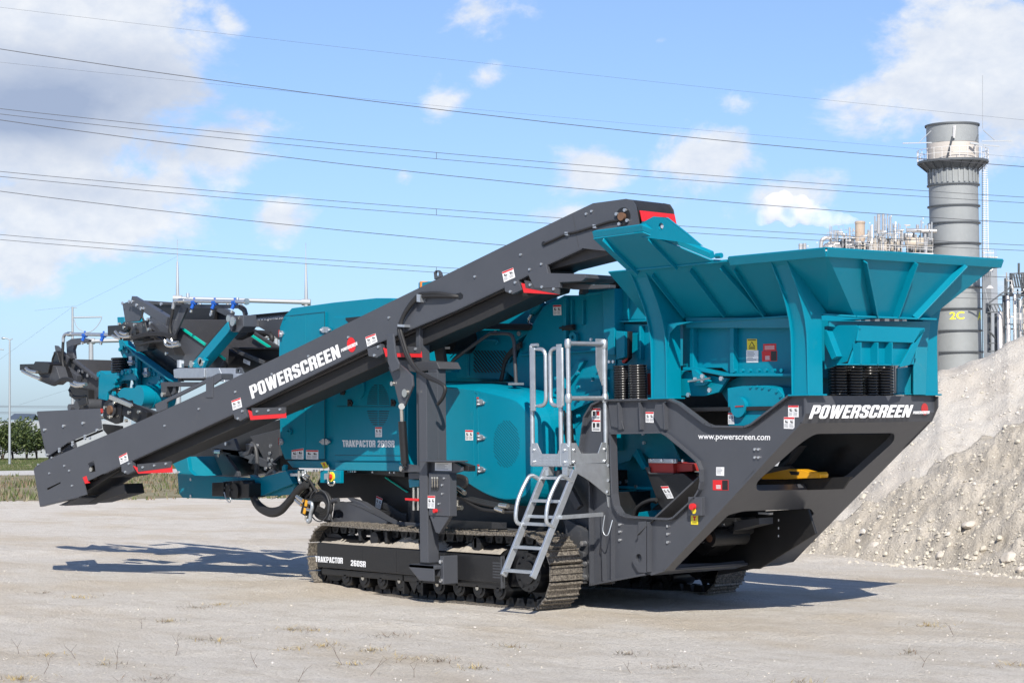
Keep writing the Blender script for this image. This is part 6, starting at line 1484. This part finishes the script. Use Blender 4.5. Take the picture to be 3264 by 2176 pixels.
for _ in range(1500):
    x = rg.uniform(2450, 3330); d = rg.uniform(31, 37); h = hB(x, d)
    if h < 0: continue
    p = W2(d * (x - 1632) / FPX, d); p.z = h + nB(x, d, p); stone(st2, p, rg.choice((.012, .018, .03)) * rg.uniform(.6, 1.3), STONE if rg.random() < .7 else STONED)
prop(st2.build('rubble'), label='small stones and clods covering the two heaps', cat='rubble', kind='stuff')

# ---------------------------------------------------------------- overhead lines
WIRE = mat('line_wire', (.10, .10, .11), .5, .5)
lines = [([(0, 24), (1632, 212), (3264, 383)], .5, 'topmost thin wire crossing the sky from the upper left corner'), ([(0, 157), (1632, 377), (3264, 532)], 1.6, 'thick dark cable, second from the top at the left edge'),
         ([(0, 199), (1632, 360), (3264, 503)], .45, 'faint wire that crosses the thick upper cable'), ([(0, 347), (1632, 508), (3264, 629)], 1.2, 'upper wire of the upper twin pair'), ([(0, 364), (1632, 528), (3264, 647)], 1.2, 'lower wire of the upper twin pair'),
         ([(0, 383), (1632, 581), (3264, 712)], 1.5, 'thick cable just below the upper twin pair'), ([(0, 547), (1632, 684), (3264, 782)], 1.2, 'upper wire of the middle twin pair'), ([(0, 563), (1632, 704), (3264, 799)], 1.2, 'lower wire of the middle twin pair'),
         ([(0, 610), (1632, 784), (3264, 886)], 1.4, 'thick cable below the middle twin pair'), ([(0, 748), (1450, 855), (3264, 938)], 1.1, 'upper wire of the lowest twin pair'), ([(0, 764), (1450, 872), (3264, 956)], 1.1, 'lower wire of the lowest twin pair')]
def quad_y(P, x):
    (a, ya), (b, yb), (c, yc) = P
    return ya * (x - b) * (x - c) / ((a - b) * (a - c)) + yb * (x - a) * (x - c) / ((b - a) * (b - c)) + yc * (x - a) * (x - b) / ((c - a) * (c - b))
for i, (P, wd, lb) in enumerate(lines):
    dist = 90 + (i % 3) * 4
    pts = [far(x, quad_y(P, x), dist + (x - 1632) * .004) for x in range(-1500, 5001, 325)]
    mb = MB(); mb.tube(pts, wd * .72 * dist / FPX, WIRE, 5)
    if i in (3, 6, 9):
        Q = lines[i + 1][0]
        for x in (1391,):
            d2 = dist + (x - 1632) * .004; mb.cyl(far(x, quad_y(P, x), d2), far(x, quad_y(Q, x) - 1, d2), .012, WIRE, 5)
    prop(mb.build('power_line'), label=lb, cat='power line', group='overhead wires crossing the sky')

# ---------------------------------------------------------------- substation at the far left
GALF = mat('weathered_galvanised', (.36, .38, .40), .6, .3, var=.12)
def gantry(x0, x1, ytop, d, spire0=None, spire1=None, rd=8, label='', cat='gantry', legs=True):
    r0 = empty('substation_gantry', AZp(x0, 1400, 0).lerp(AZp(x0, 1400, 0), 0), label=label, cat=cat)
    a, b = far(x0, ytop[0], d), far(x1, ytop[1], d); r0.location = (a.x, a.y, 0)
    sc_ = d / FPX
    m1 = MB(); m1.tube([a, b], rd * sc_, GALF, 14)
    for q in (a, b): m1.tube([q - (b - a).normalized() * .25, q + (b - a).normalized() * .25], rd * 1.5 * sc_, GALF, 12)
    m1.build('beam', r0)
    for q, sp_ in ((a, spire0), (b, spire1)):
        if legs: m2 = MB(); m2.tube([Vector((q.x, q.y, -.3)), q], [rd * 1.5 * sc_, rd * 1.1 * sc_], GALF, 12); m2.build('column', r0)
        if sp_:
            m3 = MB(); h1, h2 = far(1632, sp_[0], d).z, far(1632, sp_[1], d).z
            m3.tube([q, Vector((q.x, q.y, h1)), Vector((q.x, q.y, h1 + .02)), Vector((q.x, q.y, h2))], [6 * sc_, 3 * sc_, 1.3 * sc_, .8 * sc_], GALF, 8); m3.build('lightning_spire', r0)
    return r0
gantry(566, 976, (951, 963), 118, (808 + 14, 736 + 14), (824 + 10, 756 + 10), 7, 'high steel gantry with two lightning spires behind the screen conveyors')
gantry(290, 880, (1087, 1072), 135, None, None, 6.5, 'lower steel gantry beam passing behind the screening end')
# tapering pole with a V string insulator arm
vp = empty('transmission_pole', (0, 0, 0), label='tapering steel pole with V shaped insulator strings left of the machine', cat='transmission pole'); d = 150; sc_ = d / FPX
q = far(232, 1300, d); vp.location = (q.x, q.y, 0)
m = MB(); m.tube([Vector((q.x, q.y, -.3)), far(231, 978, d)], [6.5 * sc_, 3.2 * sc_], GALF, 12); m.cyl(far(228, 980, d), far(244, 981, d), 1.2 * sc_, GALF, 6); m.build('pole', vp)
m = MB(); m.cyl(far(232, 1012, d), far(325, 1010, d), 2.2 * sc_, GALF, 8)
for i in range(16): m.cyl(far(238 + i * 5.3, 1012, d), far(238 + i * 5.3, 1007, d), .5 * sc_, GALF, 5)
m.build('cross_arm', vp)
m = MB(); m.tube(spline([far(236, 1018, d), far(245, 1042, d), far(262, 1054, d), far(277, 1059, d), far(295, 1053, d), far(313, 1035, d), far(325, 1013, d)], 4), 1.2 * sc_, GALF, 6); m.build('insulator_string', vp)
# street lamp
lp = empty('street_lamp', (0, 0, 0), label='tall double arm street lamp at the left edge', cat='street lamp'); d = 110; sc_ = d / FPX; q = far(30, 1300, d); lp.location = (q.x, q.y, 0)
m = MB(); m.tube([Vector((q.x, q.y, -.2)), far(31, 1090, d)], [4.2 * sc_, 2.6 * sc_], GALF, 10); m.tube(spline([far(31, 1092, d), far(29, 1082, d), far(22, 1079, d), far(14, 1077, d)], 4), 1.8 * sc_, GALF, 8); m.tube(spline([far(31, 1092, d) , far(33, 1083, d), far(40, 1079, d)], 4), 1.6 * sc_, GALF, 8); m.build('pole', lp)
m = MB(); m.tube([far(4, 1078, d), far(8, 1077, d), far(16, 1078, d)], [1 * sc_, 4 * sc_, 2.5 * sc_], GALV, 10); m.build('lamp_head', lp)
m = MB(); m.cyl(far(-8, 1112, d + 8), far(12, 1114, d + 8), 1.6 * sc_, GALF, 8); m.build('lamp_arm', lp)
# small lattice pylon seen between the conveyors
def lattice(xc, y0, y1, wpx, d, lb):
    e = empty('lattice_pylon', (0, 0, 0), label=lb, cat='pylon'); sc_ = d / FPX; a, b = far(xc, y0, d), far(xc, y1, d); e.location = (a.x, a.y, 0)
    m = MB(); w = wpx * sc_ / 2
    L = [[Vector((a.x, a.y, -.2)) + r_ * s * w * 1.6 + w_ * t * w * 1.6 for s, t in ((-1, -1), (1, -1), (1, 1), (-1, 1))], [b + r_ * s * w + w_ * t * w for s, t in ((-1, -1), (1, -1), (1, 1), (-1, 1))]]
    for i in range(4): m.tube([L[0][i], L[1][i]], .9 * sc_, GALF, 5)
    n = 10
    for k_ in range(n):
        for i in range(4):
            p = L[0][i].lerp(L[1][i], k_ / n); q_ = L[0][(i + 1) % 4].lerp(L[1][(i + 1) % 4], (k_ + 1) / n); m.tube([p, q_], .5 * sc_, GALF, 4)
    m.tube([b - r_ * w * 3, b + r_ * w * 3], 1.2 * sc_, GALF, 5); m.build('lattice_frame', e)
lattice(884, 1300, 1066, 14, 160, 'small lattice pylon between the transfer conveyor and the engine canopy')
# distant thin wires low on the left
for j, y in enumerate((1294, 1298, 1310, 1318)):
    m = MB(); m.tube([far(x, y + (x * .004) - .00002 * (x - 200) ** 2 + (4 if j == 2 else 0), 170) for x in range(-500, 1300, 150)], .55 * 170 / FPX, WIRE, 4)
    prop(m.build('power_line'), label='distant thin wire strung low above the bushes at the left', cat='power line', group='distant wires above the bushes')
for P in (((0, 1145), (228, 980)), ((60, 1290), (560, 1135)), ((235, 980), (570, 815)), ((110, 990), (240, 975))):
    m = MB(); m.tube([far(P[0][0], P[0][1], 150), far(P[1][0], P[1][1], 150)], .22 * 150 / FPX, WIRE, 4); prop(m.build('power_line'), label='very faint slanting wire running down to the transmission pole', cat='power line', group='faint slanting wires by the transmission pole')

# bushes, fence, shelter
def leafy(mb, c, rx, ry, rz, n, mats, size=.10):
    for _ in range(n):
        u = Vector((rg.gauss(0, 1), rg.gauss(0, 1), rg.gauss(0, 1))).normalized(); k_ = rg.random() ** .4 * (1 + .35 * noise.noise(u * 2.2 + c))
        p = c + Vector((u.x * rx, u.y * ry, u.z * rz)) * k_
        if p.z < .05: p.z = rg.uniform(.05, .5)
        n1_ = Vector((rg.gauss(0, 1), rg.gauss(0, 1), rg.gauss(0, 1))).normalized(); t1 = n1_.orthogonal().normalized(); t2_ = n1_.cross(t1); s_ = size * rg.uniform(.5, 1.3)
        mb.add([p - t1 * s_, p + t2_ * s_ * .6, p + t1 * s_, p - t2_ * s_ * .6], [(0, 1, 2, 3)], rg.choice(mats))
bushes = [(-50, 1.8, 1.45), (8, 1.75, 1.4), (42, 1.2, 1.25), (84, 1.5, 1.5), (118, 1.0, 1.1)]
for i, (px, rw, rh) in enumerate(bushes):
    e = empty('bush', (0, 0, 0), label=['dense green bush at the extreme left edge', 'broad bush left of the street lamp', 'small thin bush under the dark shelter roof', 'tallest loose bush right of the shelter', 'thin light bush beside the tail guard plate'][i], cat='bush', group='bushes along the substation fence')
    c = far(px, 1400, 124 + (i % 3)); e.location = (c.x, c.y, 0)
    m = MB()
    for k_ in range(7):
        o_ = Vector((rg.uniform(-.5, .5), rg.uniform(-.3, .3), 0)) * rw; leafy(m, Vector((c.x, c.y, rh * rg.uniform(.7, 1.35))) + o_, rw * .55, rw * .45, rh * .55, 330, [LF1, LF1, LF2, LF3], .085)
    m.build('foliage', e)
    m = MB()
    for k_ in range(4): m.tube([Vector((c.x, c.y, -.1)), Vector((c.x + rg.uniform(-.5, .5), c.y + rg.uniform(-.3, .3), rh * 1.1))], [.05, .02], BARK, 6)
    m.build('stem', e)
fe = empty('palisade_fence', (0, 0, 0), label='pale palisade fence behind the bushes at the left', cat='fence'); d = 131; a, b = far(-160, 1400, d), far(420, 1400, d); a.z = b.z = 0; fe.location = tuple(a)
m = MB(); n = 190
for i in range(n): p = a.lerp(b, i / n); m.bar(p, p + Vector((0, 0, 2.35 if i % 2 else 2.3)), .07, .02, GALF, side=r_)
for z in (.4, 2.0): m.bar(a + Vector((0, 0, z)) + w_ * .05, b + Vector((0, 0, z)) + w_ * .05, .05, .05, GALF)
m.build('pickets', fe)
sh = empty('shelter', (0, 0, 0), label='small shelter with a dark pitched roof above the bushes', cat='shelter'); d = 140; q = far(63, 1400, d); sh.location = (q.x, q.y, 0)
ROOFM = mat('dark_roofing', (.07, .09, .12), .5); m = MB()
a, b, c, e = far(22, 1337, d), far(105, 1339, d), far(100, 1322, d), far(33, 1320, d)
m.prism([a, b, c + w_ * 1.2, e + w_ * 1.2], Vector((0, 0, .06)), ROOFM); m.prism([a + w_ * 2.4, b + w_ * 2.4, c + w_ * 1.2, e + w_ * 1.2], Vector((0, 0, .06)), ROOFM); m.build('roof', sh)
m = MB()
for x in (30, 98):
    for o_ in (.1, 2.3): p = far(x, 1340, d) + w_ * o_; m.cyl((p.x, p.y, -.1), p, .05, GALF, 8)
m.build('post', sh)

# ---------------------------------------------------------------- exhaust stack
CONC = mat('stack_grey_steel', (.27, .285, .29), .6, .1, var=.18, scale=.6, dust=.10, dcol=(.40, .40, .39)); STKL = mat('stack_pale_band', (.50, .46, .42), .7, var=.1, scale=.6); WSTEEL = mat('white_steelwork', (.70, .68, .66), .5, .2, var=.1); DSTEEL = mat('dark_steelwork', (.10, .11, .12), .6, .3)
D = 240.0; SC = D / FPX; axis = far(3052, 1250, D); ax0 = Vector((axis.x, axis.y, 0))
stk = empty('exhaust_stack', tuple(ax0), label='tall round grey exhaust stack with ring bands, walkway and yellow lettering', cat='chimney stack')
zz = lambda py, px=3052: far(px, py, D).z
def lathe(mb, prof_, m, seg=56, smooth=True):
    pts = [ax0 + Vector((0, 0, z)) for r0, z in prof_]; n = len(prof_); vs = []; fs = []
    for r0, z in prof_:
        for k in range(seg): a = 6.28318 * k / seg; vs.append((ax0.x + r0 * math.cos(a), ax0.y + r0 * math.sin(a), z))
    for i in range(n - 1):
        for k in range(seg): fs.append((i * seg + k, i * seg + (k + 1) % seg, (i + 1) * seg + (k + 1) % seg, (i + 1) * seg + k))
    mb.add(vs, fs, m, smooth)
R0 = 77.5 * SC; R1 = 82 * SC
m = MB(); lathe(m, [(R0, -.5), (R0, zz(560)), (R1 * .97, zz(528))], CONC); lathe(m, [(R1, zz(520)), (R1, zz(460))], STKL); lathe(m, [(R1, zz(459)), (R1, zz(402))], CONC); lathe(m, [(R1 + .15, zz(404)), (R1 + .18, zz(399)), (R1 - .1, zz(398)), (R1 - .12, zz(440))], DSTEEL)
shell = m.build('shell', stk)
for y in (592, 659, 713, 779, 848, 918, 986, 1055, 1123, 1195):
    m = MB(); z = zz(y); lathe(m, [(R0, z - .08), (R0 + .22, z - .07), (R0 + .22, z + .07), (R0, z + .08)], DSTEEL, smooth=False); m.build('ring_band', stk)
m = MB()
for k in range(28):
    a = 6.283 * k / 28; n_ = Vector((math.cos(a), math.sin(a), 0)); m.bar(ax0 + n_ * (R0 + .08) + Vector((0, 0, zz(586))), ax0 + n_ * (R0 + .08) + Vector((0, 0, zz(535))), .10, .2, CONC, side=n_)
m.build('stiffener_ribs', stk)
m = MB(); RP = 112 * SC; lathe(m, [(R0, zz(545)), (RP * .93, zz(523)), (RP, zz(522)), (RP, zz(515)), (R0, zz(516))], DSTEEL, smooth=False)
for k in range(20):
    a = 6.283 * k / 20; n_ = Vector((math.cos(a), math.sin(a), 0)); m.tube([ax0 + n_ * R0 + Vector((0, 0, zz(550))), ax0 + n_ * RP + Vector((0, 0, zz(520)))], .07, DSTEEL, 5)
m.build('walkway', stk)
m = MB()
for z in (zz(480), zz(498)):
    m.tube([ax0 + Vector((RP * math.cos(a), RP * math.sin(a), z)) for a in [6.283 * k / 48 for k in range(48)]], .035, WSTEEL, 5, closed=True)
for k in range(26): a = 6.283 * k / 26; p = ax0 + Vector((RP * math.cos(a), RP * math.sin(a), zz(515))); m.cyl(p, p + Vector((0, 0, zz(480) - zz(515))), .035, WSTEEL, 5)
m.build('railing', stk)
m = MB()
F_ = lambda x, y, o=-3.2: far(x, y, D + o)
for a, b in (((2877, 457), (2970, 455)), ((3130, 450), (3226, 449)), ((3134, 462), (3186, 467))): m.bar(F_(*a), F_(*b), .12, .12, GALF)
for a, b in (((2931, 453), (2968, 417)), ((3134, 415), (3170, 447)), ((3132, 240), (3132, 410))): m.tube([F_(*a), F_(*b)], .035 if b[1] == 410 else .05, GALF, 5)
m.bar(F_(3043, 400), F_(3040, 440), .22, .22, WSTEEL); m.bar(F_(3036, 435), F_(3020, 500), .18, .15, DSTEEL); m.bar(F_(3118, 430), F_(3110, 452), .18, .15, DSTEEL); m.bar(F_(3092, 456), F_(3120, 460), .25, .2, GALF)
m.build('sensor_boom', stk)
m = MB()
for x in (3131, 3139):
    m.tube([F_(x, 520, -1), F_(x, 1190, -1)], .05, DSTEEL if x == 3131 else WSTEEL, 5)
m.tube([F_(3148, 570, -1), F_(3150, 800, -1)], .06, WSTEEL, 5)
y = 530
while y < 1190:
    m.cyl(F_(3131, y, -1), F_(3148 if y < 800 else 3139, y, -1), .035, WSTEEL, 4); y += 7
m.build('caged_ladder', stk)
m = MB()
for x in (2960, 2972): m.tube([F_(x, 990, -1), F_(x, 1200, -1)], .05, DSTEEL, 5)
for i in range(8): m.bar(F_(2958, 1000 + i * 30, -1), F_(2977, 1000 + i * 30, -1), .08, .08, DSTEEL)
m.build('service_riser', stk)
m = MB(); m.box(0, 0.01, 0, .01, 0, .01, GALF) if False else None
YL = mat('yellow_paint', (.80, .75, .05), .6)
for txt, q in (('2C', [(3028, 994), (3074, 992), (3074, 1017), (3028, 1018)]), ('A', [(3122, 992), (3140, 992), (3140, 1017), (3122, 1018)])):
    lo_ = lettering('lettering', shell, txt, q, lambda x, y: far(x, y, D - R0), YL, bold=.02)
    for v in lo_.data.vertices:
        lat = (v.co - ax0).dot(r_); s_ = max(-.995, min(.995, lat / (R0 + .03))); o_ = -math.sqrt(1 - s_ * s_) * (R0 + .03); n_ = ax0 + r_ * (s_ * (R0 + .03)) + w_ * o_; v.co.x, v.co.y = n_.x, n_.y

# ---------------------------------------------------------------- process plant
TAN = mat('tan_pipe', (.34, .27, .20), .7, var=.25, scale=1); PIPE = mat('silver_cladding', (.52, .50, .48), .35, .6, var=.2, scale=1); CREAM = mat('cream_vessel', (.50, .44, .36), .6, var=.12, scale=1); RUSTP = mat('rusty_flue', (.42, .34, .27), .8, var=.35, scale=.9, dust=.25, dcol=(.36, .15, .05))
pl = empty('process_plant', (0, 0, 0), label='cluster of silver pipes, vessels and railings beyond the hopper rim, left of the stack', cat='process plant'); DP = 232.0; q = far(2770, 1300, DP); pl.location = (q.x, q.y, 0)
O = lambda x, y, o=0: far(*T('o', (x, y)), DP + o)
s_o = .32524 * DP / FPX
rg = random.Random(21)
def vert(name, x, y0_, y1_, w, m, o=0, parent=pl, cap=True):
    mb = MB(); a, b = O(x, y1_, o), O(x, y0_, o); mb.tube([a, b], w * s_o / 2, m, 14); mb.tube([b - Vector((0, 0, .25)), b - Vector((0, 0, .12))], w * s_o / 2 * 1.12, m, 14); return mb.build(name, parent)
vert('rusty_flue', 742, 1092, 1290, 94, RUSTP, -1)
for x, y0_, y1_, w in ((925, 1025, 1215, 34), (968, 1018, 1225, 28), (888, 1040, 1240, 16), (1012, 1020, 1230, 14), (1040, 1045, 1240, 20), (447, 1120, 1300, 10), (640, 1150, 1370, 20), (1155, 1205, 1340, 26), (1380, 1215, 1400, 28), (968, 1240, 1390, 24), (160, 1312, 1420, 40), (198, 1308, 1420, 34), (1340, 1080, 1170, 10), (835, 1180, 1290, 12), (1305, 1125, 1165, 30), (1395, 1265, 1400, 12), (500, 1180, 1300, 12), (575, 1200, 1350, 10)):
    vert('silver_column', x, y0_, y1_, w, PIPE, rg.uniform(-3, 3))
mb = MB(); mb.tube(spline([O(360, 1420), O(360, 1330), O(372, 1275), O(410, 1255), O(450, 1258)], 6), 20 * s_o, PIPE, 14); mb.build('gooseneck_duct', pl)
mb = MB(); mb.tube(spline([O(480, 1390), O(478, 1340), O(500, 1315), O(540, 1310)], 6), 12 * s_o, PIPE, 12); mb.build('gooseneck_duct', pl)
mb = MB(); c = O(935, 1300, 4); mb.tube([c + Vector((0, 0, z * s_o)) for z in (-110, 20, 45, 62, 70)], [72 * s_o, 70 * s_o, 55 * s_o, 30 * s_o, 4 * s_o], CREAM, 24); mb.build('domed_vessel', pl)
mb = MB(); a, b = O(1180, 1300, 3), O(1380, 1300, 3); mb.tube([a, a + (b - a) * .04, a + (b - a) * .1, a + (b - a) * .9, a + (b - a) * .96, b], [10 * s_o, 34 * s_o, 48 * s_o, 48 * s_o, 34 * s_o, 10 * s_o], CREAM, 22); mb.build('horizontal_drum', pl)
mb = MB(); a, b = O(1195, 1182, 0), O(1490, 1190, 0); mb.tube([a, a + (b - a) * .02, b], [14 * s_o, 21 * s_o, 21 * s_o], PIPE, 16); mb.build('horizontal_duct', pl)
mb = MB(); a, b = O(380, 1350, 2), O(560, 1350, 2); mb.tube([a, a + (b - a) * .1, a + (b - a) * .9, b], [16 * s_o, 42 * s_o, 42 * s_o, 16 * s_o], PIPE, 20); mb.build('horizontal_drum', pl)
for (x0_, x1_, y0_, y1_, m2) in ((560, 690, 1270, 1400, DSTEEL), (700, 800, 1300, 1400, CREAM), (1040, 1160, 1270, 1400, CREAM), (1240, 1460, 1290, 1400, DSTEEL), (1180, 1290, 1210, 1260, PIPE), (1400, 1470, 1170, 1260, DSTEEL), (430, 540, 1290, 1400, CREAM), (820, 880, 1290, 1400, PIPE)):
    mb = MB(); mb.prism([O(x0_, y1_, 7), O(x1_, y1_, 7), O(x1_, y0_, 7), O(x0_, y0_, 7)], w_ * 3, m2); mb.build('equipment_housing', pl, .15)
for x, y0_, y1_, w in ((905, 1090, 1300, 12), (990, 1060, 1290, 10), (1065, 1110, 1300, 12), (1090, 1095, 1290, 18), (1120, 1110, 1290, 10), (1135, 1125, 1290, 8), (860, 1125, 1290, 20), (845, 1135, 1290, 8), (820, 1175, 1300, 14), (465, 1140, 1300, 8), (485, 1175, 1300, 8), (520, 1185, 1300, 10), (610, 1210, 1380, 14), (1230, 1190, 1300, 10), (1420, 1120, 1290, 26), (1445, 1100, 1290, 14), (1385, 1130, 1200, 20)):
    vert('silver_column', x, y0_, y1_, w, rg.choice((PIPE, PIPE, WSTEEL, GALF)), rg.uniform(-3, 3))
for k in range(90):
    x = rg.uniform(430, 1440); y = rg.uniform(1150, 1380); o_ = rg.uniform(-4, 5); mb = MB()
    if x > 1200: y = rg.uniform(1220, 1390)
    pts = [O(x, y, o_)]; hz = rg.random() < .5
    for j in range(rg.randint(2, 4)):
        x2, y2 = (x + rg.choice((-1, 1)) * rg.uniform(20, 90), y) if hz else (x, y + rg.choice((-1, 1)) * rg.uniform(20, 70)); hz = not hz
        x2 = max(420, min(1455, x2)); y2 = max(1130, min(1405, y2)); pts.append(O(x2, y2, o_)); x, y = x2, y2
    mb.tube(pts, rg.choice((2.0, 3.0, 4.5, 7)) * s_o, rg.choice((PIPE, PIPE, TAN, DSTEEL, CREAM, GALF)), 8); mb.build('pipe', pl)
mb = MB()
for y in (1265, 1330, 1395): mb.bar(O(440, y + 0, 5), O(1460, y + 8, 5), 1.2, 5 * s_o, DSTEEL)
for x in range(460, 1460, 62): mb.bar(O(x, 1400, 5), O(x, rg.choice((1230, 1265, 1180)), 5), .18, .18, rg.choice((DSTEEL, GALF)))
mb.build('steel_frame', pl)
mb = MB()
for a, b in (((790, 1312), (1460, 1345)), ((790, 1335), (1460, 1368)), ((560, 1245), (800, 1255))): mb.tube([O(*a, -4), O(*b, -4)], 1.6 * s_o, WSTEEL, 5)
for i in range(12): x = 790 + i * 60; y = 1312 + i * 3; mb.tube([O(x, y, -4), O(x, y + 80, -4)], 1.8 * s_o, WSTEEL, 5)
for i in range(9): mb.tube([O(820 + i * 16, 1315, -4.2), O(820 + i * 16, 1400, -4.2)], 1.6 * s_o, WSTEEL, 4)
mb.build('railing', pl)
mb = MB(); mb.prism([O(400, 1375, -4), O(1460, 1405, -4), O(1460, 1432, -4), O(400, 1400, -4)], w_ * 10, WSTEEL); mb.build('deck', pl)
mb = MB()
for i in range(12): a = O(420 + i * 95, 1400, -3); mb.bar(Vector((a.x, a.y, -.3)), a, .5, .5, DSTEEL, side=r_); b = a + w_ * 9; mb.bar(Vector((b.x, b.y, -.3)), b, .5, .5, DSTEEL, side=r_)
mb.build('support_legs', pl)
for x, y in ((228, 1340), (318, 1305), (1105, 1230), (835, 1112), (1045, 1045), (1358, 1068), (1355, 1110)):
    mb = MB(); a = O(x, y, -5); mb.tube([a, a + r_ * 8 * s_o + Vector((0, 0, 8 * s_o))], [9 * s_o, 3 * s_o], WSTEEL, 10); mb.tube([a + r_ * (-6 * s_o), a + r_ * (-6 * s_o) - Vector((0, 0, 70 * s_o))], 1.5 * s_o, GALF, 5); mb.build('floodlight', pl)
# little structure right of the stack
mb = MB()
for a, b in (((1940, 1440), (2085, 1445)), ((1950, 1460), (2080, 1465)), ((1945, 1400), (2050, 1405))): mb.bar(O(*a, 2), O(*b, 2), .5, 7 * s_o, WSTEEL)
for i in range(10): x = 1950 + i * 14; mb.tube([O(x, 1455, 1), O(x, 1380 - 20 * rg.random(), 1)], 2.0 * s_o, rg.choice((WSTEEL, PIPE)), 5)
mb.tube(spline([O(1930, 1575, 0), O(2000, 1575, 0), O(2035, 1570, 0), O(2040, 1540, 0), O(2040, 1500, 0)], 4), 8 * s_o, WSTEEL, 10)
a = O(2010, 1450, 4); mb.bar(Vector((a.x, a.y, -.3)), a, 1.2, 1.2, GALF); mb.build('side_platform', pl)
# refinery unit at the right edge
ru = empty('refinery_unit', (0, 0, 0), label='dark framed unit of vertical silver vessels at the right edge above the heap', cat='process plant'); DR = 205.0; q = far(3230, 1300, DR); ru.location = (q.x, q.y, 0); s_g = .41459 * DR / FPX
G_ = lambda x, y, o=0: far(*T('g', (x, y)), DR + o)
for x, y0_, w, m_ in ((1898, 590, 44, PIPE), (1960, 470, 34, PIPE), (2012, 460, 30, PIPE), (2055, 500, 24, PIPE), (2090, 480, 40, CREAM), (2140, 460, 44, PIPE), (2200, 520, 50, PIPE), (1925, 520, 14, DSTEEL), (2035, 420, 12, DSTEEL)):
    mb = MB(); a = G_(x, 900, 0); mb.tube([Vector((a.x, a.y, -.3)), G_(x, y0_, 0), G_(x, y0_ - 8, 0)], [w * s_g / 2, w * s_g / 2, w * s_g / 3], m_, 16); mb.build('vessel', ru)
mb = MB()
for a, b in (((1800, 530), (1930, 530)), ((1800, 590), (1930, 590)), ((1890, 462), (2300, 455)), ((1880, 720), (2300, 715)), ((1920, 685), (2300, 680)), ((1810, 828), (1880, 828)), ((1810, 890), (1880, 890)), ((1980, 295), (2300, 280)), ((1970, 400), (2300, 395)), ((1890, 462), (1975, 405)), ((1810, 525), (1895, 462)), ((1815, 735), (1875, 800))): mb.bar(G_(*a, 1), G_(*b, 1), .6, 7 * s_g, DSTEEL)
for x, y0_, y1_ in ((1802, 520, 600), (1815, 525, 900), (1870, 600, 900), (1930, 460, 900), (1985, 290, 470), (2075, 285, 470), (1945, 330, 460), (2120, 290, 900)): mb.bar(G_(x, y1_, 2), G_(x, y0_, 2), .25, .25, DSTEEL)
for i in range(5): mb.bar(G_(1802 + i * 26, 530, -1), G_(1828 + i * 26, 590, -1), .1, .1, DSTEEL); mb.bar(G_(1985 + i * 20, 300, -1), G_(2005 + i * 20, 400, -1), .12, .12, DSTEEL)
mb.build('steel_frame', ru)
mb = MB()
for x in range(1990, 2300, 14): mb.tube([G_(x, 680, -2), G_(x, 600, -2)], 1.2 * s_g, WSTEEL, 4)
for y in (600, 640): mb.tube([G_(1990, y, -2), G_(2300, y - 3, -2)], 1.3 * s_g, WSTEEL, 4)
for i in range(7): mb.tube([G_(1885, 395 + i * 12, -2), G_(1945, 385 + i * 12, -2)], .9 * s_g, GALF, 4)
mb.build('railing', ru)
for k in range(16):
    x = rg.uniform(1960, 2200); y = rg.uniform(330, 700); hz = rg.random() < .5; pts = [G_(x, y, -1)]
    for j in range(3):
        x2, y2 = (x + rg.uniform(-80, 80), y) if hz else (x, y + rg.uniform(-90, 90)); hz = not hz; pts.append(G_(max(1950, x2), y2, -1)); x, y = max(1950, x2), y2
    mb = MB(); mb.tube(pts, rg.choice((4, 6, 9)) * s_g, rg.choice((PIPE, DSTEEL, WSTEEL)), 8); mb.build('pipe', ru)
mb = MB(); a = G_(1822, 408, -3); mb.tube([a + Vector((0, 0, .3)), a], [.1, .42], WSTEEL, 10); mb.tube([a + r_ * -.5, far(*T('g', (1808, 520)), DR - 3)], .05, GALF, 5); mb.build('floodlight', ru)

# ---------------------------------------------------------------- steam plume from the rusty flue
bm = bmesh.new()
for (x, y, r0) in ((2736, 706, 11), (2722, 704, 14), (2700, 699, 20), (2672, 696, 26), (2645, 694, 30), (2612, 688, 38), (2575, 678, 44), (2538, 668, 46), (2500, 660, 50), (2465, 662, 46), (2440, 680, 40), (2590, 655, 22), (2555, 640, 24), (2500, 628, 26), (2470, 640, 30), (2425, 700, 24), (2520, 700, 28), (2640, 712, 20)):
    c = far(x, y, DP - 1); R = r0 * DP / FPX
    bmesh.ops.create_icosphere(bm, subdivisions=3, radius=R * .95, matrix=Matrix.Translation(c))
me = bpy.data.meshes.new('steam_plume'); bm.to_mesh(me); bm.free(); po = bpy.data.objects.new('steam_plume', me); COL.objects.link(po)
rmd = po.modifiers.new('remesh', 'REMESH'); rmd.mode = 'VOXEL'; rmd.voxel_size = .22
vm = bpy.data.materials.new('steam'); vm.use_nodes = True; t = vm.node_tree; t.nodes.clear()
out = t.nodes.new('ShaderNodeOutputMaterial'); pv = t.nodes.new('ShaderNodeVolumePrincipled'); pv.inputs['Color'].default_value = (.97, .97, .98, 1); pv.inputs['Anisotropy'].default_value = -.15
g0 = t.nodes.new('ShaderNodeNewGeometry'); nn = t.nodes.new('ShaderNodeTexNoise'); nn.inputs['Scale'].default_value = .45; nn.inputs['Detail'].default_value = 5; t.links.new(g0.outputs['Position'], nn.inputs['Vector'])
rr2 = t.nodes.new('ShaderNodeMapRange'); t.links.new(nn.outputs['Fac'], rr2.inputs[0]); rr2.inputs[1].default_value = .40; rr2.inputs[2].default_value = .62; rr2.inputs[3].default_value = 0; rr2.inputs[4].default_value = .9
t.links.new(rr2.outputs[0], pv.inputs['Density']); t.links.new(pv.outputs[0], out.inputs['Volume']); me.materials.append(vm)
prop(po, label='white steam plume drifting left from the rusty flue', cat='steam')
